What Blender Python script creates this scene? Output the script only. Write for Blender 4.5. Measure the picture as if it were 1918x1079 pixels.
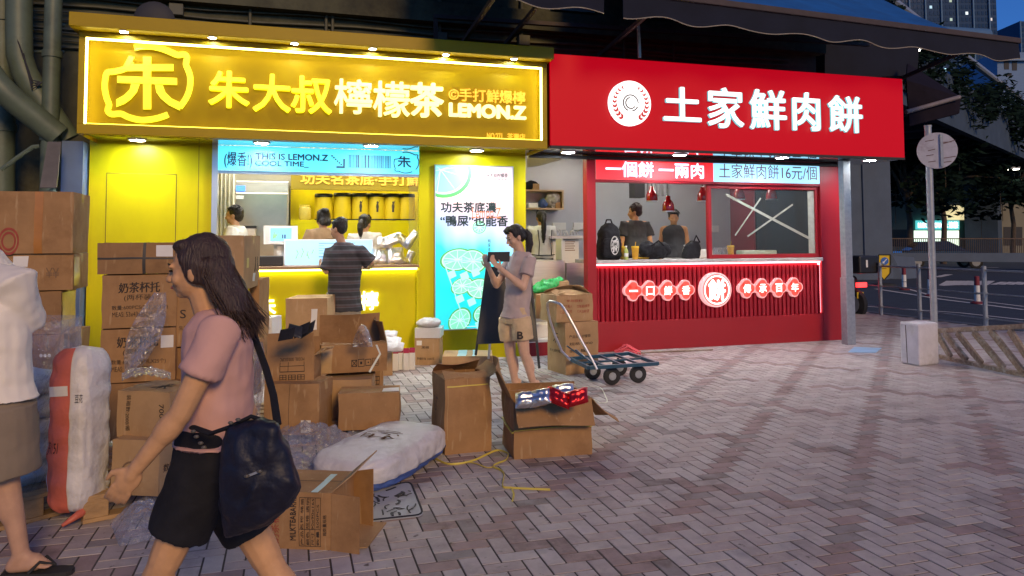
import bpy, bmesh, math, random
from mathutils import Vector, Matrix, noise
R = math.radians
V = Vector
scene = bpy.context.scene
for o in list(bpy.data.objects): bpy.data.objects.remove(o)

# ------------------------------------------------------------------ camera, world, sun, exposure
YAW, PITCH, ROLL, YC, FPX = R(16.73), R(2.873), R(-.257), 381.4, 1385.0
CAM = V((0, 0, 1.45))
_f = V((math.sin(YAW)*math.cos(PITCH), math.cos(YAW)*math.cos(PITCH), math.sin(PITCH)))
_r = V((math.cos(YAW), -math.sin(YAW), 0)); _u = _r.cross(_f)
_r2 = math.cos(ROLL)*_r + math.sin(ROLL)*_u; _u2 = -math.sin(ROLL)*_r + math.cos(ROLL)*_u
cd = bpy.data.cameras.new('camera'); cam = bpy.data.objects.new('camera', cd)
scene.collection.objects.link(cam); scene.camera = cam
cd.sensor_width = 36; cd.lens = 36*FPX/1918; cd.shift_y = -(539.5-YC)/1918
cd.clip_start = .05; cd.clip_end = 2000
m = Matrix((_r2, _u2, -_f)).transposed().to_4x4(); m.translation = CAM; cam.matrix_world = m
def ray(x, y): return _r2*((x-959)/FPX) + _u2*(-(y-YC)/FPX) + _f
def G(x, y, z=0.0):                     # photo pixel -> point on the level z
    d = ray(x, y); return CAM + d*((z-CAM.z)/d.z)
def F(x, y, Y):                         # photo pixel -> point on the facade-parallel plane Y
    d = ray(x, y); return CAM + d*(Y/d.y)
def zat(P, py):                         # height above P whose picture row is py
    lo, hi = -1., 8.
    for _ in range(40):
        z = (lo+hi)/2; q = V((P.x, P.y, z))-CAM
        y = YC - FPX*q.dot(_u2)/q.dot(_f)
        if y > py: lo = z
        else: hi = z
    return lo
SUN_EL, SUN_AZ = R(25), R(172)          # from behind the camera
w = bpy.data.worlds.new("World"); scene.world = w; w.use_nodes = True
nt = w.node_tree; nt.nodes.clear()
sk = nt.nodes.new('ShaderNodeTexSky'); sk.sky_type = 'NISHITA'; sk.sun_disc = False
sk.sun_elevation = SUN_EL; sk.sun_rotation = SUN_AZ; sk.air_density = 1.0; sk.dust_density = .3; sk.ozone_density = 4
tn = nt.nodes.new('ShaderNodeMix'); tn.data_type = 'RGBA'; tn.blend_type = 'MULTIPLY'; tn.inputs[0].default_value = 1
tn.inputs[7].default_value = (.16, .36, .70, 1)
bg = nt.nodes.new('ShaderNodeBackground'); bg.inputs[1].default_value = .053
wo = nt.nodes.new('ShaderNodeOutputWorld')
nt.links.new(sk.outputs[0], tn.inputs[6]); nt.links.new(tn.outputs[2], bg.inputs[0]); nt.links.new(bg.outputs[0], wo.inputs[0])
sl = bpy.data.lights.new('sun', 'SUN'); so = bpy.data.objects.new('sun', sl); scene.collection.objects.link(so)
sl.energy = .72; sl.angle = R(14); sl.color = (1, .64, .27)
so.rotation_euler = V((math.sin(SUN_AZ)*math.cos(SUN_EL), math.cos(SUN_AZ)*math.cos(SUN_EL), math.sin(SUN_EL))).to_track_quat('Z', 'Y').to_euler()
so.location = (0, -5, 12)
vs = scene.view_settings
vs.view_transform = 'Standard'; vs.look = 'None'; vs.gamma = 1; vs.use_curve_mapping = False; vs.exposure = 1.45
scene.cycles.use_denoising = True
scene.cycles.max_bounces = 7; scene.cycles.transparent_max_bounces = 12
scene.cycles.sample_clamp_indirect = 4; scene.cycles.caustics_reflective = False; scene.cycles.caustics_refractive = False
random.seed(7)
FWD = V((math.sin(YAW), math.cos(YAW), 0)); RGT = V((math.cos(YAW), -math.sin(YAW), 0)); UP = V((0,0,1))

# ------------------------------------------------------------------ helpers
class MB:
    def __init__(s): s.v = []; s.f = []; s.m = []; s.mi = 0
    def add(s, vs, fs):
        o = len(s.v); s.v += [V(v) for v in vs]; s.f += [tuple(i+o for i in f) for f in fs]; s.m += [s.mi]*len(fs); return s
    def box(s, a, b):
        a, b = [min(p, q) for p, q in zip(a, b)], [max(p, q) for p, q in zip(a, b)]
        return s.add([(x, y, z) for x in (a[0], b[0]) for y in (a[1], b[1]) for z in (a[2], b[2])],
                     [(0,1,3,2),(4,6,7,5),(0,4,5,1),(2,3,7,6),(0,2,6,4),(1,5,7,3)])
    def obox(s, c, ax, ay, az):
        c, ax, ay, az = V(c), V(ax), V(ay), V(az)
        return s.add([c+i*ax+j*ay+k*az for i in (-1,1) for j in (-1,1) for k in (-1,1)],
                     [(0,1,3,2),(4,6,7,5),(0,4,5,1),(2,3,7,6),(0,2,6,4),(1,5,7,3)])
    def bar(s, a, b, wd, th, up=(0,0,1)):
        a, b = V(a), V(b); d = b-a; x = d.normalized(); u = V(up)
        if abs(x.dot(u)) > .98: u = V((0,1,0))
        y = u.cross(x).normalized(); z = x.cross(y)
        return s.obox((a+b)/2, d/2, y*wd/2, z*th/2)
    def quad(s, a, b, c, d): return s.add([a,b,c,d], [(0,1,2,3)])
    def prism(s, poly, d):
        d = V(d); n = len(poly); P = [V(p) for p in poly]
        return s.add(P+[p+d for p in P], [tuple(range(n)), tuple(range(2*n-1, n-1, -1))]+[(i,(i+1)%n,n+(i+1)%n,n+i) for i in range(n)])
    def tube(s, pts, r, n=8, caps=True, closed=False, flat=1.0):
        P = [V(p) for p in pts]; k = len(P); rr = r if isinstance(r, (list, tuple)) else [r]*k
        T = []
        for i in range(k):
            a = P[(i-1) % k] if closed else P[max(i-1, 0)]; b = P[(i+1) % k] if closed else P[min(i+1, k-1)]
            t = (b-a); T.append(t.normalized() if t.length > 1e-9 else V((0,0,1)))
        u = V((0,0,1)) if abs(T[0].z) < .9 else V((1,0,0)); u = (u-T[0]*u.dot(T[0])).normalized()
        vs = []
        for i in range(k):
            u = u-T[i]*u.dot(T[i]); u = u.normalized() if u.length > 1e-6 else T[i].orthogonal().normalized()
            w_ = T[i].cross(u)
            vs += [P[i]+rr[i]*(math.cos(2*math.pi*j/n)*u*flat+math.sin(2*math.pi*j/n)*w_) for j in range(n)]
        fs = []
        for i in range(k if closed else k-1):
            a, b = i*n, ((i+1) % k)*n
            fs += [(a+j, a+(j+1) % n, b+(j+1) % n, b+j) for j in range(n)]
        if caps and not closed: fs += [tuple(range(n-1, -1, -1)), tuple(range((k-1)*n, k*n))]
        return s.add(vs, fs)
    def lathe(s, prof, c=(0,0,0), n=20, ax='z'):
        c = V(c); vs = []
        for r, h in prof:
            for j in range(n):
                a = 2*math.pi*j/n; x, y = r*math.cos(a), r*math.sin(a)
                vs.append(c+(V((x,y,h)) if ax == 'z' else V((x,h,y)) if ax == 'y' else V((h,x,y))))
        k = len(prof)
        fs = [(i*n+j, i*n+(j+1) % n, (i+1)*n+(j+1) % n, (i+1)*n+j) for i in range(k-1) for j in range(n)]
        fs += [tuple(range(n)), tuple(range((k-1)*n, k*n))]
        return s.add(vs, fs)
    def ell(s, c, r, X=(1,0,0), Y=(0,1,0), Z=(0,0,1), n=14, m=9):
        c, X, Y, Z = V(c), V(X), V(Y), V(Z); r = (r, r, r) if not isinstance(r, (tuple, list)) else r
        vs = [c+Z*r[2]]
        for i in range(1, m):
            t = math.pi*i/m
            for j in range(n):
                a = 2*math.pi*j/n
                vs.append(c+X*(r[0]*math.sin(t)*math.cos(a))+Y*(r[1]*math.sin(t)*math.sin(a))+Z*(r[2]*math.cos(t)))
        vs.append(c-Z*r[2]); L = len(vs)-1
        fs = [(0, 1+j, 1+(j+1) % n) for j in range(n)]
        for i in range(m-2):
            a, b = 1+i*n, 1+(i+1)*n
            fs += [(a+j, b+j, b+(j+1) % n, a+(j+1) % n) for j in range(n)]
        a = 1+(m-2)*n; fs += [(L, a+(j+1) % n, a+j) for j in range(n)]
        return s.add(vs, fs)
    def cap(s, a, b, ra, rb, n=12):      # tapered limb with round ends
        a, b = V(a), V(b); d = b-a; L = max(d.length, 1e-6); t = d/L
        pts = [a-t*ra*c for c in (.999,.87,.5)]+[a+d*i/4 for i in range(5)]+[b+t*rb*c for c in (.5,.87,.999)]
        rs = [ra*.04, ra*.5, ra*.87]+[ra+(rb-ra)*i/4 for i in range(5)]+[rb*.87, rb*.5, rb*.04]
        return s.tube(pts, rs, n)
    def loft(s, rings):                  # rings: lists of points, same count, capped
        n = len(rings[0]); vs = [p for r_ in rings for p in r_]
        fs = [(i*n+j, i*n+(j+1) % n, (i+1)*n+(j+1) % n, (i+1)*n+j) for i in range(len(rings)-1) for j in range(n)]
        fs += [tuple(range(n-1, -1, -1)), tuple(range((len(rings)-1)*n, len(rings)*n))]
        return s.add(vs, fs)
    def grid(s, fn, nu, nv, wrap=False):
        vs = [fn(i/(nu if wrap else nu-1), j/(nv-1)) for j in range(nv) for i in range(nu)]
        fs = [(j*nu+i, j*nu+(i+1) % nu, (j+1)*nu+(i+1) % nu, (j+1)*nu+i) for j in range(nv-1) for i in range(nu if wrap else nu-1)]
        return s.add(vs, fs)
    def mesh(s, name, mats):
        me = bpy.data.meshes.new(name); me.from_pydata([tuple(v) for v in s.v], [], s.f)
        for m_ in mats: me.materials.append(m_)
        if len(mats) > 1: me.polygons.foreach_set('material_index', s.m)
        bm = bmesh.new(); bm.from_mesh(me); bmesh.ops.recalc_face_normals(bm, faces=bm.faces); bm.to_mesh(me); bm.free()
        return me

def link(o): scene.collection.objects.link(o); return o
def tag(o, label=None, cat=None, group=None, kind=None):
    if label: o['label'] = label
    if cat: o['category'] = cat
    if group: o['group'] = group
    if kind: o['kind'] = kind
    return o
def thing(name, label, cat, loc=(0,0,0), rz=0, group=None):
    o = bpy.data.objects.new(name, None); link(o); o.location = V(loc); o.rotation_euler = (0,0,rz)
    o.empty_display_size = .1
    return tag(o, label, cat, group)
def rootmat(p):
    while p.parent: p = p.parent
    return Matrix.Translation(p.location) @ Matrix.Rotation(p.rotation_euler.z, 4, 'Z')
def part(name, mb, mats, parent=None, world=True, smooth=None, bevel=0, label=None):
    """one mesh object; with world=True the verts are world points and are taken into the thing's frame"""
    if not isinstance(mats, (list, tuple)): mats = [mats]
    if parent and world:
        im = rootmat(parent).inverted(); mb.v = [im @ v for v in mb.v]
    me = mb.mesh(name, mats) if isinstance(mb, MB) else mb
    o = link(bpy.data.objects.new(name, me)); o.parent = parent
    if smooth is not None:
        me.shade_smooth(); me.set_sharp_from_angle(angle=R(smooth))
    if bevel:
        b = o.modifiers.new('bevel', 'BEVEL'); b.width = bevel; b.segments = 2; b.limit_method = 'ANGLE'; b.angle_limit = R(50)
    if label: o['label'] = label
    return o
def solo(name, mb, mats, label, cat, group=None, **k):   # a thing that is one mesh, origin at its foot
    lo = min(v.z for v in mb.v); cx = sum(v.x for v in mb.v)/len(mb.v); cy = sum(v.y for v in mb.v)/len(mb.v)
    L = V((cx, cy, lo)); mb.v = [v-L for v in mb.v]
    o = part(name, mb, mats, None, world=False, **k); o.location = L
    return tag(o, label, cat, group)
def struct(name, mb, mats, **k): return tag(part(name, mb, mats, **k), kind='structure')
def copy_tree(o, parent=None):
    c = o.copy(); link(c); c.parent = parent
    for ch in list(o.children): copy_tree(ch, c)
    return c
def remesh(mb, vox, smooth=4, noise_amp=0, nscale=8):
    """weld overlapping closed shapes into one continuous surface"""
    me = mb.mesh('tmp', []); o = link(bpy.data.objects.new('tmp', me))
    r = o.modifiers.new('r', 'REMESH'); r.mode = 'VOXEL'; r.voxel_size = vox; r.adaptivity = 0
    if smooth:
        q = o.modifiers.new('s', 'SMOOTH'); q.factor = .5; q.iterations = smooth
    dg = bpy.context.evaluated_depsgraph_get(); dg.update()
    me2 = bpy.data.meshes.new_from_object(o.evaluated_get(dg))
    bpy.data.objects.remove(o)
    out = MB(); out.v = [v.co.copy() for v in me2.vertices]; out.f = [tuple(p.vertices) for p in me2.polygons]; out.m = [0]*len(out.f)
    if noise_amp:
        nn = [v.normal.copy() for v in me2.vertices]
        out.v = [v+n*(noise_amp*noise.fractal(v*nscale, 1, 2, 3)) for v, n in zip(out.v, nn)]
    bpy.data.meshes.remove(me2)
    return out

# ------------------------------------------------------------------ materials
def mat(name, col, rough=.6, metal=0, var=.12, scale=6, bump=0, bscale=60, emit=None, es=0, spec=.5, alpha=1, trans=0, coat=0, stretch=None, stain=None, specks=None):
    m = bpy.data.materials.new(name); m.use_nodes = True; n = m.node_tree.nodes; L = m.node_tree.links
    b = n['Principled BSDF']; b.inputs['Roughness'].default_value = rough; b.inputs['Metallic'].default_value = metal
    b.inputs['Base Color'].default_value = (*col, 1); b.inputs['Specular IOR Level'].default_value = spec
    b.inputs['Alpha'].default_value = alpha; b.inputs['Transmission Weight'].default_value = trans; b.inputs['Coat Weight'].default_value = coat
    if var or bump:
        tc = n.new('ShaderNodeTexCoord'); src = tc.outputs['Object']
        if stretch:
            mp = n.new('ShaderNodeMapping'); mp.inputs['Scale'].default_value = stretch; L.new(src, mp.inputs[0]); src = mp.outputs[0]
    if var:
        nz = n.new('ShaderNodeTexNoise'); nz.inputs['Scale'].default_value = scale; nz.inputs['Detail'].default_value = 6; nz.inputs['Roughness'].default_value = .62
        L.new(src, nz.inputs['Vector'])
        rp = n.new('ShaderNodeValToRGB'); e = rp.color_ramp.elements
        e[0].position = .28; e[1].position = .72
        e[0].color = (*[c*(1-var) for c in col], 1); e[1].color = (*[min(1, c*(1+var)) for c in col], 1)
        L.new(nz.outputs['Fac'], rp.inputs[0]); out = rp.outputs[0]
        if stain:
            n2 = n.new('ShaderNodeTexNoise'); n2.inputs['Scale'].default_value = scale*.35; n2.inputs['Detail'].default_value = 8; n2.inputs['Roughness'].default_value = .7
            L.new(src, n2.inputs['Vector'])
            r2 = n.new('ShaderNodeValToRGB'); r2.color_ramp.elements[0].position = .5; r2.color_ramp.elements[1].position = .68
            mx = n.new('ShaderNodeMix'); mx.data_type = 'RGBA'; mx.inputs[7].default_value = (*stain, 1)
            L.new(n2.outputs['Fac'], r2.inputs[0]); L.new(r2.outputs[0], mx.inputs[0]); L.new(out, mx.inputs[6]); out = mx.outputs[2]
        if specks:
            n3 = n.new('ShaderNodeTexNoise'); n3.inputs['Scale'].default_value = specks[0]; n3.inputs['Detail'].default_value = 3
            mp3 = n.new('ShaderNodeMapping'); mp3.inputs['Scale'].default_value = specks[3]; L.new(tc.outputs['Object'], mp3.inputs[0]); L.new(mp3.outputs[0], n3.inputs['Vector'])
            r3 = n.new('ShaderNodeValToRGB'); r3.color_ramp.elements[0].position = specks[1]; r3.color_ramp.elements[1].position = specks[1]+.07
            m3 = n.new('ShaderNodeMix'); m3.data_type = 'RGBA'; m3.inputs[7].default_value = (*specks[2], 1)
            L.new(n3.outputs['Fac'], r3.inputs[0]); L.new(r3.outputs[0], m3.inputs[0]); L.new(out, m3.inputs[6]); out = m3.outputs[2]
        L.new(out, b.inputs['Base Color'])
    if bump:
        nb = n.new('ShaderNodeTexNoise'); nb.inputs['Scale'].default_value = bscale; nb.inputs['Detail'].default_value = 5
        L.new(src, nb.inputs['Vector'])
        bp = n.new('ShaderNodeBump'); bp.inputs['Strength'].default_value = bump; bp.inputs['Distance'].default_value = .02
        L.new(nb.outputs['Fac'], bp.inputs['Height']); L.new(bp.outputs[0], b.inputs['Normal'])
    if emit:
        b.inputs['Emission Color'].default_value = (*emit, 1); b.inputs['Emission Strength'].default_value = es
    return m
def glow(name, col, es): return mat(name, (.6*col[0]+.05, .6*col[1]+.05, .6*col[2]+.05), .5, var=0, emit=col, es=es*.46)

M = {}
M['card'] = mat('cardboard', (.36, .205, .092), .85, var=.16, scale=5, bump=.12, bscale=9, spec=.2, stain=(.25, .135, .06), specks=(6, .62, (0.423, 0.270, 0.138), (5, 5, .8)))
M['card2'] = mat('cardboard_pale', (.43, .275, .14), .85, var=.14, scale=4, bump=.1, bscale=8, spec=.2, stain=(.33, .2, .10), specks=(6, .62, (0.478, 0.324, 0.181), (5, 5, .8)))
M['card3'] = mat('cardboard_dark', (.29, .165, .075), .85, var=.16, scale=6, bump=.14, bscale=10, spec=.2, stain=(.2, .11, .05), specks=(6, .62, (0.350, 0.216, 0.103), (5, 5, .8)))
M['ink'] = mat('black_ink', (.035, .025, .02), .8, var=.25, scale=40)
M['redink'] = mat('red_ink', (.34, .06, .04), .8, var=.2, scale=30)
M['greyink'] = mat('faded_ink', (.2, .12, .065), .85, var=.2, scale=30)
M['tape'] = mat('clear_parcel_tape', (.50, .34, .17), .22, var=.1, scale=20, bump=.08, bscale=30)
M['bluetape'] = mat('pale_blue_tape', (.42, .62, .66), .3, var=.15, scale=15)
M['orangetape'] = mat('orange_tape', (.42, .17, .03), .35, var=.15)
M['sticker'] = mat('paper_sticker', (.72, .70, .66), .6, var=.06)
M['strap'] = mat('yellow_strap', (.62, .5, .08), .45, var=.1)
M['whitestrap'] = mat('white_strap', (.66, .68, .55), .45, var=.1)
M['blackstrap'] = mat('black_strap', (.04, .035, .03), .5, var=.1)
M['yellow'] = mat('yellow_paint', (.60, .52, .0), .4, var=.10, scale=1.5, spec=.25, stretch=(1,1,.4), stain=(.50,.39,.01))
M['ydark'] = mat('golden_acrylic', (.31, .205, .0), .4, var=.06, scale=2, spec=.12, emit=(.5,.30,0), es=.03)  # faint emission stands in for the LED light on the panel
M['ycap'] = mat('ochre_sign_frame', (.38, .25, .0), .45, var=.06, scale=3, spec=.25)
M['red'] = mat('red_paint', (.30, .003, .010), .45, var=.06, scale=2)
M['redface'] = mat('red_sign_face', (.12, .0, .002), .5, var=0, emit=(.80, .0, .012), es=.215, spec=.2)
M['steel'] = mat('brushed_steel', (.60, .57, .52), .42, .85, var=.1, scale=3, stretch=(1, 1, 12), bump=.03, bscale=20)
M['galv'] = mat('galvanised_steel', (.34, .36, .38), .5, .45, var=.15, scale=20)
M['alu'] = mat('aluminium', (.62, .64, .66), .3, .9, var=.05)
M['chrome'] = mat('chromed_tube', (.7, .7, .7), .3, 1, var=0)
M['black'] = mat('black_plastic', (.018, .018, .02), .45, var=.15)
M['blackcloth'] = mat('black_cloth', (.014, .014, .018), .85, var=.25, scale=12, bump=.35, bscale=18, spec=.25)
M['navycloth'] = mat('navy_nylon', (.008, .009, .022), .55, var=.3, scale=9, bump=.5, bscale=14)
M['rubber'] = mat('black_rubber', (.02, .02, .02), .75, var=.2)
M['white'] = mat('white_plastic', (.72, .72, .70), .4, var=.04)
M['cream'] = mat('cream_wall', (.62, .58, .46), .6, var=.05)
M['greywall'] = mat('grey_kitchen_wall', (.50, .52, .56), .4, .2, var=.06, scale=2)
M['dark'] = mat('dark_ceiling', (.03, .03, .035), .7, var=.1)
M['oldwall'] = mat('grimy_render', (.085, .085, .05), .9, var=.35, scale=1.6, bump=.5, bscale=12, stain=(.02, .02, .016))
M['pipe'] = mat('painted_drain_pipe', (.10, .13, .088), .5, var=.25, scale=3, bump=.06, bscale=20, stain=(.055, .065, .042))
M['bluewall'] = mat('sky_tinted_side_wall', (.09, .14, .26), .5, var=.15, scale=3)  # blue sky light put into the side wall's colour
M['rust'] = mat('rusty_iron', (.11, .075, .055), .8, var=.3, scale=8, bump=.3, bscale=30)
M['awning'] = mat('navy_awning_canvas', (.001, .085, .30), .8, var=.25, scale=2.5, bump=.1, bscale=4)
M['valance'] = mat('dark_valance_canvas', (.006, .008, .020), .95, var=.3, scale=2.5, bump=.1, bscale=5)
M['awnbar'] = mat('brown_awning_bar', (.05, .034, .034), .7, var=.2)
M['wood'] = mat('pallet_wood', (.40, .25, .12), .8, var=.3, scale=4, stretch=(1, 6, 6), bump=.2, bscale=20)
M['oldwood'] = mat('weathered_ladder_wood', (.24, .175, .12), .8, var=.35, scale=4, stretch=(2, 8, 8), bump=.25, bscale=22, stain=(.4, .37, .32))
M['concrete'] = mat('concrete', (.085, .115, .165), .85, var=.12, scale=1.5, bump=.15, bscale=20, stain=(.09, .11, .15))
M['whiteblock'] = mat('whitewashed_concrete', (.55, .54, .58), .85, var=.14, scale=5, bump=.35, bscale=30, stain=(.38, .36, .35))
M['asphalt'] = mat('asphalt', (.030, .040, .055), .85, var=.25, scale=3, bump=.2, bscale=120)
M['line'] = mat('white_road_paint', (.6, .6, .58), .7, var=.2, scale=8)
M['bluesteel'] = mat('blue_painted_steel', (.015, .07, .12), .4, var=.15)
M['marble'] = mat('grey_marble', (.5, .48, .47), .25, var=.2, scale=6)
M['brownedge'] = mat('brown_counter_edge', (.30, .17, .08), .4, var=.15, scale=5, stretch=(1,8,8))
M['leaf'] = mat('dark_foliage', (.008, .018, .014), .95, var=.4, scale=3, spec=.04)
M['bark'] = mat('bark', (.08, .06, .045), .9, var=.3)
M['sack'] = mat('white_woven_plastic', (.62, .61, .63), .5, var=.10, scale=7, bump=.8, bscale=13, stain=(.5, .48, .47))
M['sackred'] = mat('red_sack_stripe', (.55, .13, .08), .5, var=.12, scale=9, bump=.4, bscale=12)
M['sackblue'] = mat('blue_sack_stripe', (.06, .11, .32), .5, var=.15, scale=9, bump=.3, bscale=12)
M['silver'] = mat('silver_foil', (.72, .72, .72), .3, .95, var=.05, bump=.6, bscale=13)
M['redfoil'] = mat('red_foil', (.55, .02, .03), .28, .7, var=.1, bump=.6, bscale=13)
M['skin'] = mat('skin', (.50, .29, .185), .55, var=.12, scale=14, spec=.35, bump=.06, bscale=90)
M['skin2'] = mat('warm_skin', (.62, .34, .165), .55, var=.13, scale=14, spec=.35, bump=.06, bscale=90)  # orange street light put into the skin colour as extra saturation
M['skin3'] = mat('fair_skin', (.60, .38, .27), .55, var=.10, scale=14, spec=.35, bump=.06, bscale=90)
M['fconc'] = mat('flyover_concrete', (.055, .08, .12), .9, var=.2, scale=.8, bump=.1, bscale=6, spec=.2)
M['hair'] = mat('black_hair', (.012, .009, .008), .42, var=.4, scale=14, stretch=(9, 9, 1), bump=.5, bscale=20)
M['hairbrown'] = mat('dark_brown_hair', (.05, .027, .019), .5, var=.5, scale=14, stretch=(9, 9, 1), bump=.5, bscale=20)
M['lips'] = mat('lips', (.40, .12, .10), .45, var=.05)
M['eye'] = mat('eye_dark', (.02, .015, .012), .15, var=0)
M['pane'] = mat('window_glass', (.12, .14, .15), .02, var=0, alpha=.12, spec=.9)
def film_mat(name, lo, hi, tint):
    """clear crumpled film: see-through face on, bright and glossy along its folds"""
    m = bpy.data.materials.new(name); m.use_nodes = True; n = m.node_tree.nodes; L = m.node_tree.links; n.clear()
    out = n.new('ShaderNodeOutputMaterial'); mx = n.new('ShaderNodeMixShader'); tr = n.new('ShaderNodeBsdfTransparent'); ad = n.new('ShaderNodeMixShader')
    gl = n.new('ShaderNodeBsdfGlossy'); gl.inputs['Roughness'].default_value = .16; gl.inputs['Color'].default_value = (.95, .96, 1, 1); df = n.new('ShaderNodeBsdfDiffuse'); df.inputs['Color'].default_value = (*tint, 1)
    tc = n.new('ShaderNodeTexCoord'); nz = n.new('ShaderNodeTexNoise'); nz.inputs['Scale'].default_value = 6.5; nz.inputs['Detail'].default_value = 5; nz.inputs['Distortion'].default_value = 2.5; L.new(tc.outputs['Object'], nz.inputs['Vector'])
    bp = n.new('ShaderNodeBump'); bp.inputs['Strength'].default_value = 1; bp.inputs['Distance'].default_value = .05; L.new(nz.outputs['Fac'], bp.inputs['Height'])
    lw = n.new('ShaderNodeLayerWeight'); lw.inputs['Blend'].default_value = .42; L.new(bp.outputs[0], lw.inputs['Normal']); L.new(bp.outputs[0], gl.inputs['Normal']); L.new(bp.outputs[0], df.inputs['Normal'])
    mr = n.new('ShaderNodeMapRange'); mr.inputs['To Min'].default_value = lo; mr.inputs['To Max'].default_value = hi; L.new(lw.outputs['Facing'], mr.inputs['Value'])
    ad.inputs[0].default_value = .42; L.new(gl.outputs[0], ad.inputs[1]); L.new(df.outputs[0], ad.inputs[2])
    L.new(mr.outputs[0], mx.inputs[0]); L.new(tr.outputs[0], mx.inputs[1]); L.new(ad.outputs[0], mx.inputs[2]); L.new(mx.outputs[0], out.inputs[0]); return m
M['film'] = film_mat('clear_plastic_film', .05, .75, (.7, .75, .85))
M['film2'] = film_mat('cloudy_plastic_wrap', .20, .9, (.7, .75, .85))
# light givers
M['downlight'] = glow('downlight_lens', (.88, .95, 1), 240)
M['stripglow'] = glow('warm_white_led_strip', (1, .92, .22), 12)
M['yglow'] = glow('yellow_lit_letters', (1, .86, .0), 1.2)
M['pglow'] = glow('pale_yellow_lit_letters', (1, .90, .30), 1.4)
M['oglow'] = glow('amber_neon', (1, .52, .01), .72)
M['letterglow'] = glow('white_lit_letters', (1, 1, 1), 1.25)
M['tealside'] = mat('teal_letter_sides', (.12, .5, .52), .4, var=0, emit=(.2, .75, .8), es=.25)
M['cyanbox'] = glow('cyan_lightbox', (.08, .66, .93), 1.05)
M['paleblue'] = glow('pale_blue_lightbox', (.30, .66, .95), 1.05)
M['redbox'] = glow('red_lightbox', (.85, .012, .02), .95)
M['pinkwhite'] = glow('white_lightbox_letters', (.85, .80, 1), 1.5)
M['navyink'] = mat('navy_print', (.01, .03, .08), .6, var=0)
M['screenblue'] = glow('lit_screen', (.16, .50, .95), 1.0)
M['lampin'] = glow('interior_light_panel', (1, .94, .84), 16)
# ------------------------------------------------------------------ writing
_tcache = {}
def tm(body):
    """glyph outlines of a line of writing, scaled to a unit box; front faces at z=1, back at z=0"""
    if body not in _tcache:
        c = bpy.data.curves.new('t', 'FONT'); c.body = body; c.extrude = .5; c.resolution_u = 3; c.fill_mode = 'BOTH'
        o = link(bpy.data.objects.new('t', c)); dg = bpy.context.evaluated_depsgraph_get(); dg.update()
        me = bpy.data.meshes.new_from_object(o.evaluated_get(dg))
        vs = [v.co.copy() for v in me.vertices]; fs = [tuple(p.vertices) for p in me.polygons]
        bpy.data.objects.remove(o); bpy.data.meshes.remove(me)
        x0, x1 = min(v.x for v in vs), max(v.x for v in vs); y0, y1 = min(v.y for v in vs), max(v.y for v in vs)
        _tcache[body] = ([V(((v.x-x0)/(x1-x0), (v.y-y0)/max(y1-y0, 1e-4), v.z+.5)) for v in vs], fs)
    return _tcache[body]
def text(mb, body, O, ex, ey, n=(0,-1,0), depth=.004, bold=0):
    O, ex, ey, n = V(O), V(ex), V(ey), V(n).normalized(); vs, fs = tm(body)
    offs = [(0, 0)] if not bold else [(0,0),(bold,0),(-bold,0),(0,bold),(0,-bold),(bold*.7,bold*.7),(-bold*.7,bold*.7),(bold*.7,-bold*.7),(-bold*.7,-bold*.7)]
    xu, yu = ex.normalized(), ey.normalized()
    for i, (a, b) in enumerate(offs):
        mb.add([O+ex*v.x+ey*v.y+n*(depth*v.z+.0002*i*min(v.z*2, 1))+xu*a+yu*b for v in vs], fs)
    return mb
def ftext(mb, body, x0, yt0, yb0, x1, yt1, yb1, Y, depth=.004, bold=0):
    """writing on a facade-parallel plane between two picture columns"""
    a, b = F(x0, yb0, Y), F(x1, yb1, Y); c = F(x0, yt0, Y)
    z0 = (a.z+b.z)/2; h = ((c.z-a.z)+(F(x1, yt1, Y).z-b.z))/2
    return text(mb, body, (a.x, Y, z0), (b.x-a.x, 0, 0), (0, 0, h), (0,-1,0), depth, bold)

# ------------------------------------------------------------------ ground
struct('road', MB().box((-80,-60,-.2), (900,900,-.12)), M['asphalt'])
KX = 11.02                               # the kerb line
mort = mat('paver_joint_sand', (.06, .05, .045), .95, var=.2)
struct('pavement_base', MB().box((-14,-12,-.19), (KX,22,-.0028)), mort)
struct('kerb', MB().box((KX,-12,-.19), (KX+.14,22,.012)), M['concrete'], bevel=.02)
PV = [mat('pale_paver', (.43, .385, .375), .72, var=.13, scale=9, bump=.12, bscale=60, stain=(.30, .265, .26), specks=(19, .66, (.13,.11,.10), (1,1,1))),
      mat('pinkish_paver', (.40, .345, .335), .72, var=.13, scale=9, bump=.12, bscale=60, stain=(.27, .235, .23), specks=(19, .66, (.13,.11,.10), (1,1,1))),
      mat('light_grey_paver', (.46, .42, .41), .72, var=.12, scale=9, bump=.12, bscale=60, stain=(.31, .29, .305), specks=(19, .66, (.13,.11,.10), (1,1,1))),
      mat('red_brown_paver', (.315, .235, .225), .72, var=.16, scale=9, bump=.12, bscale=60, stain=(.15,.11,.10)),
      mat('grey_brown_paver', (.275, .245, .24), .72, var=.16, scale=9, bump=.12, bscale=60, stain=(.15,.11,.10))]
U = .0925
mb = MB(); rnd = random.Random(3)
def paver(x, y, w_, d_, k):
    g, c = .0042, .0008
    x0, y0, x1, y1 = x+g, y+g, x+w_-g, y+d_-g; z = rnd.uniform(-.0008, .0008)
    mb.mi = k
    tilt = rnd.uniform(-.0007, .0007)
    mb.add([(x0,y0,-.003),(x1,y0,-.003),(x1,y1,-.003),(x0,y1,-.003),(x0+c,y0+c,z),(x1-c,y0+c,z+tilt),(x1-c,y1-c,z+tilt),(x0+c,y1-c,z)],
           [(4,5,6,7),(0,1,5,4),(1,2,6,5),(2,3,7,6),(3,0,4,7)])
OX, OY = 1.672-18*U, 3.10-4*U            # lattice phase from a brick in the photo
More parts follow.
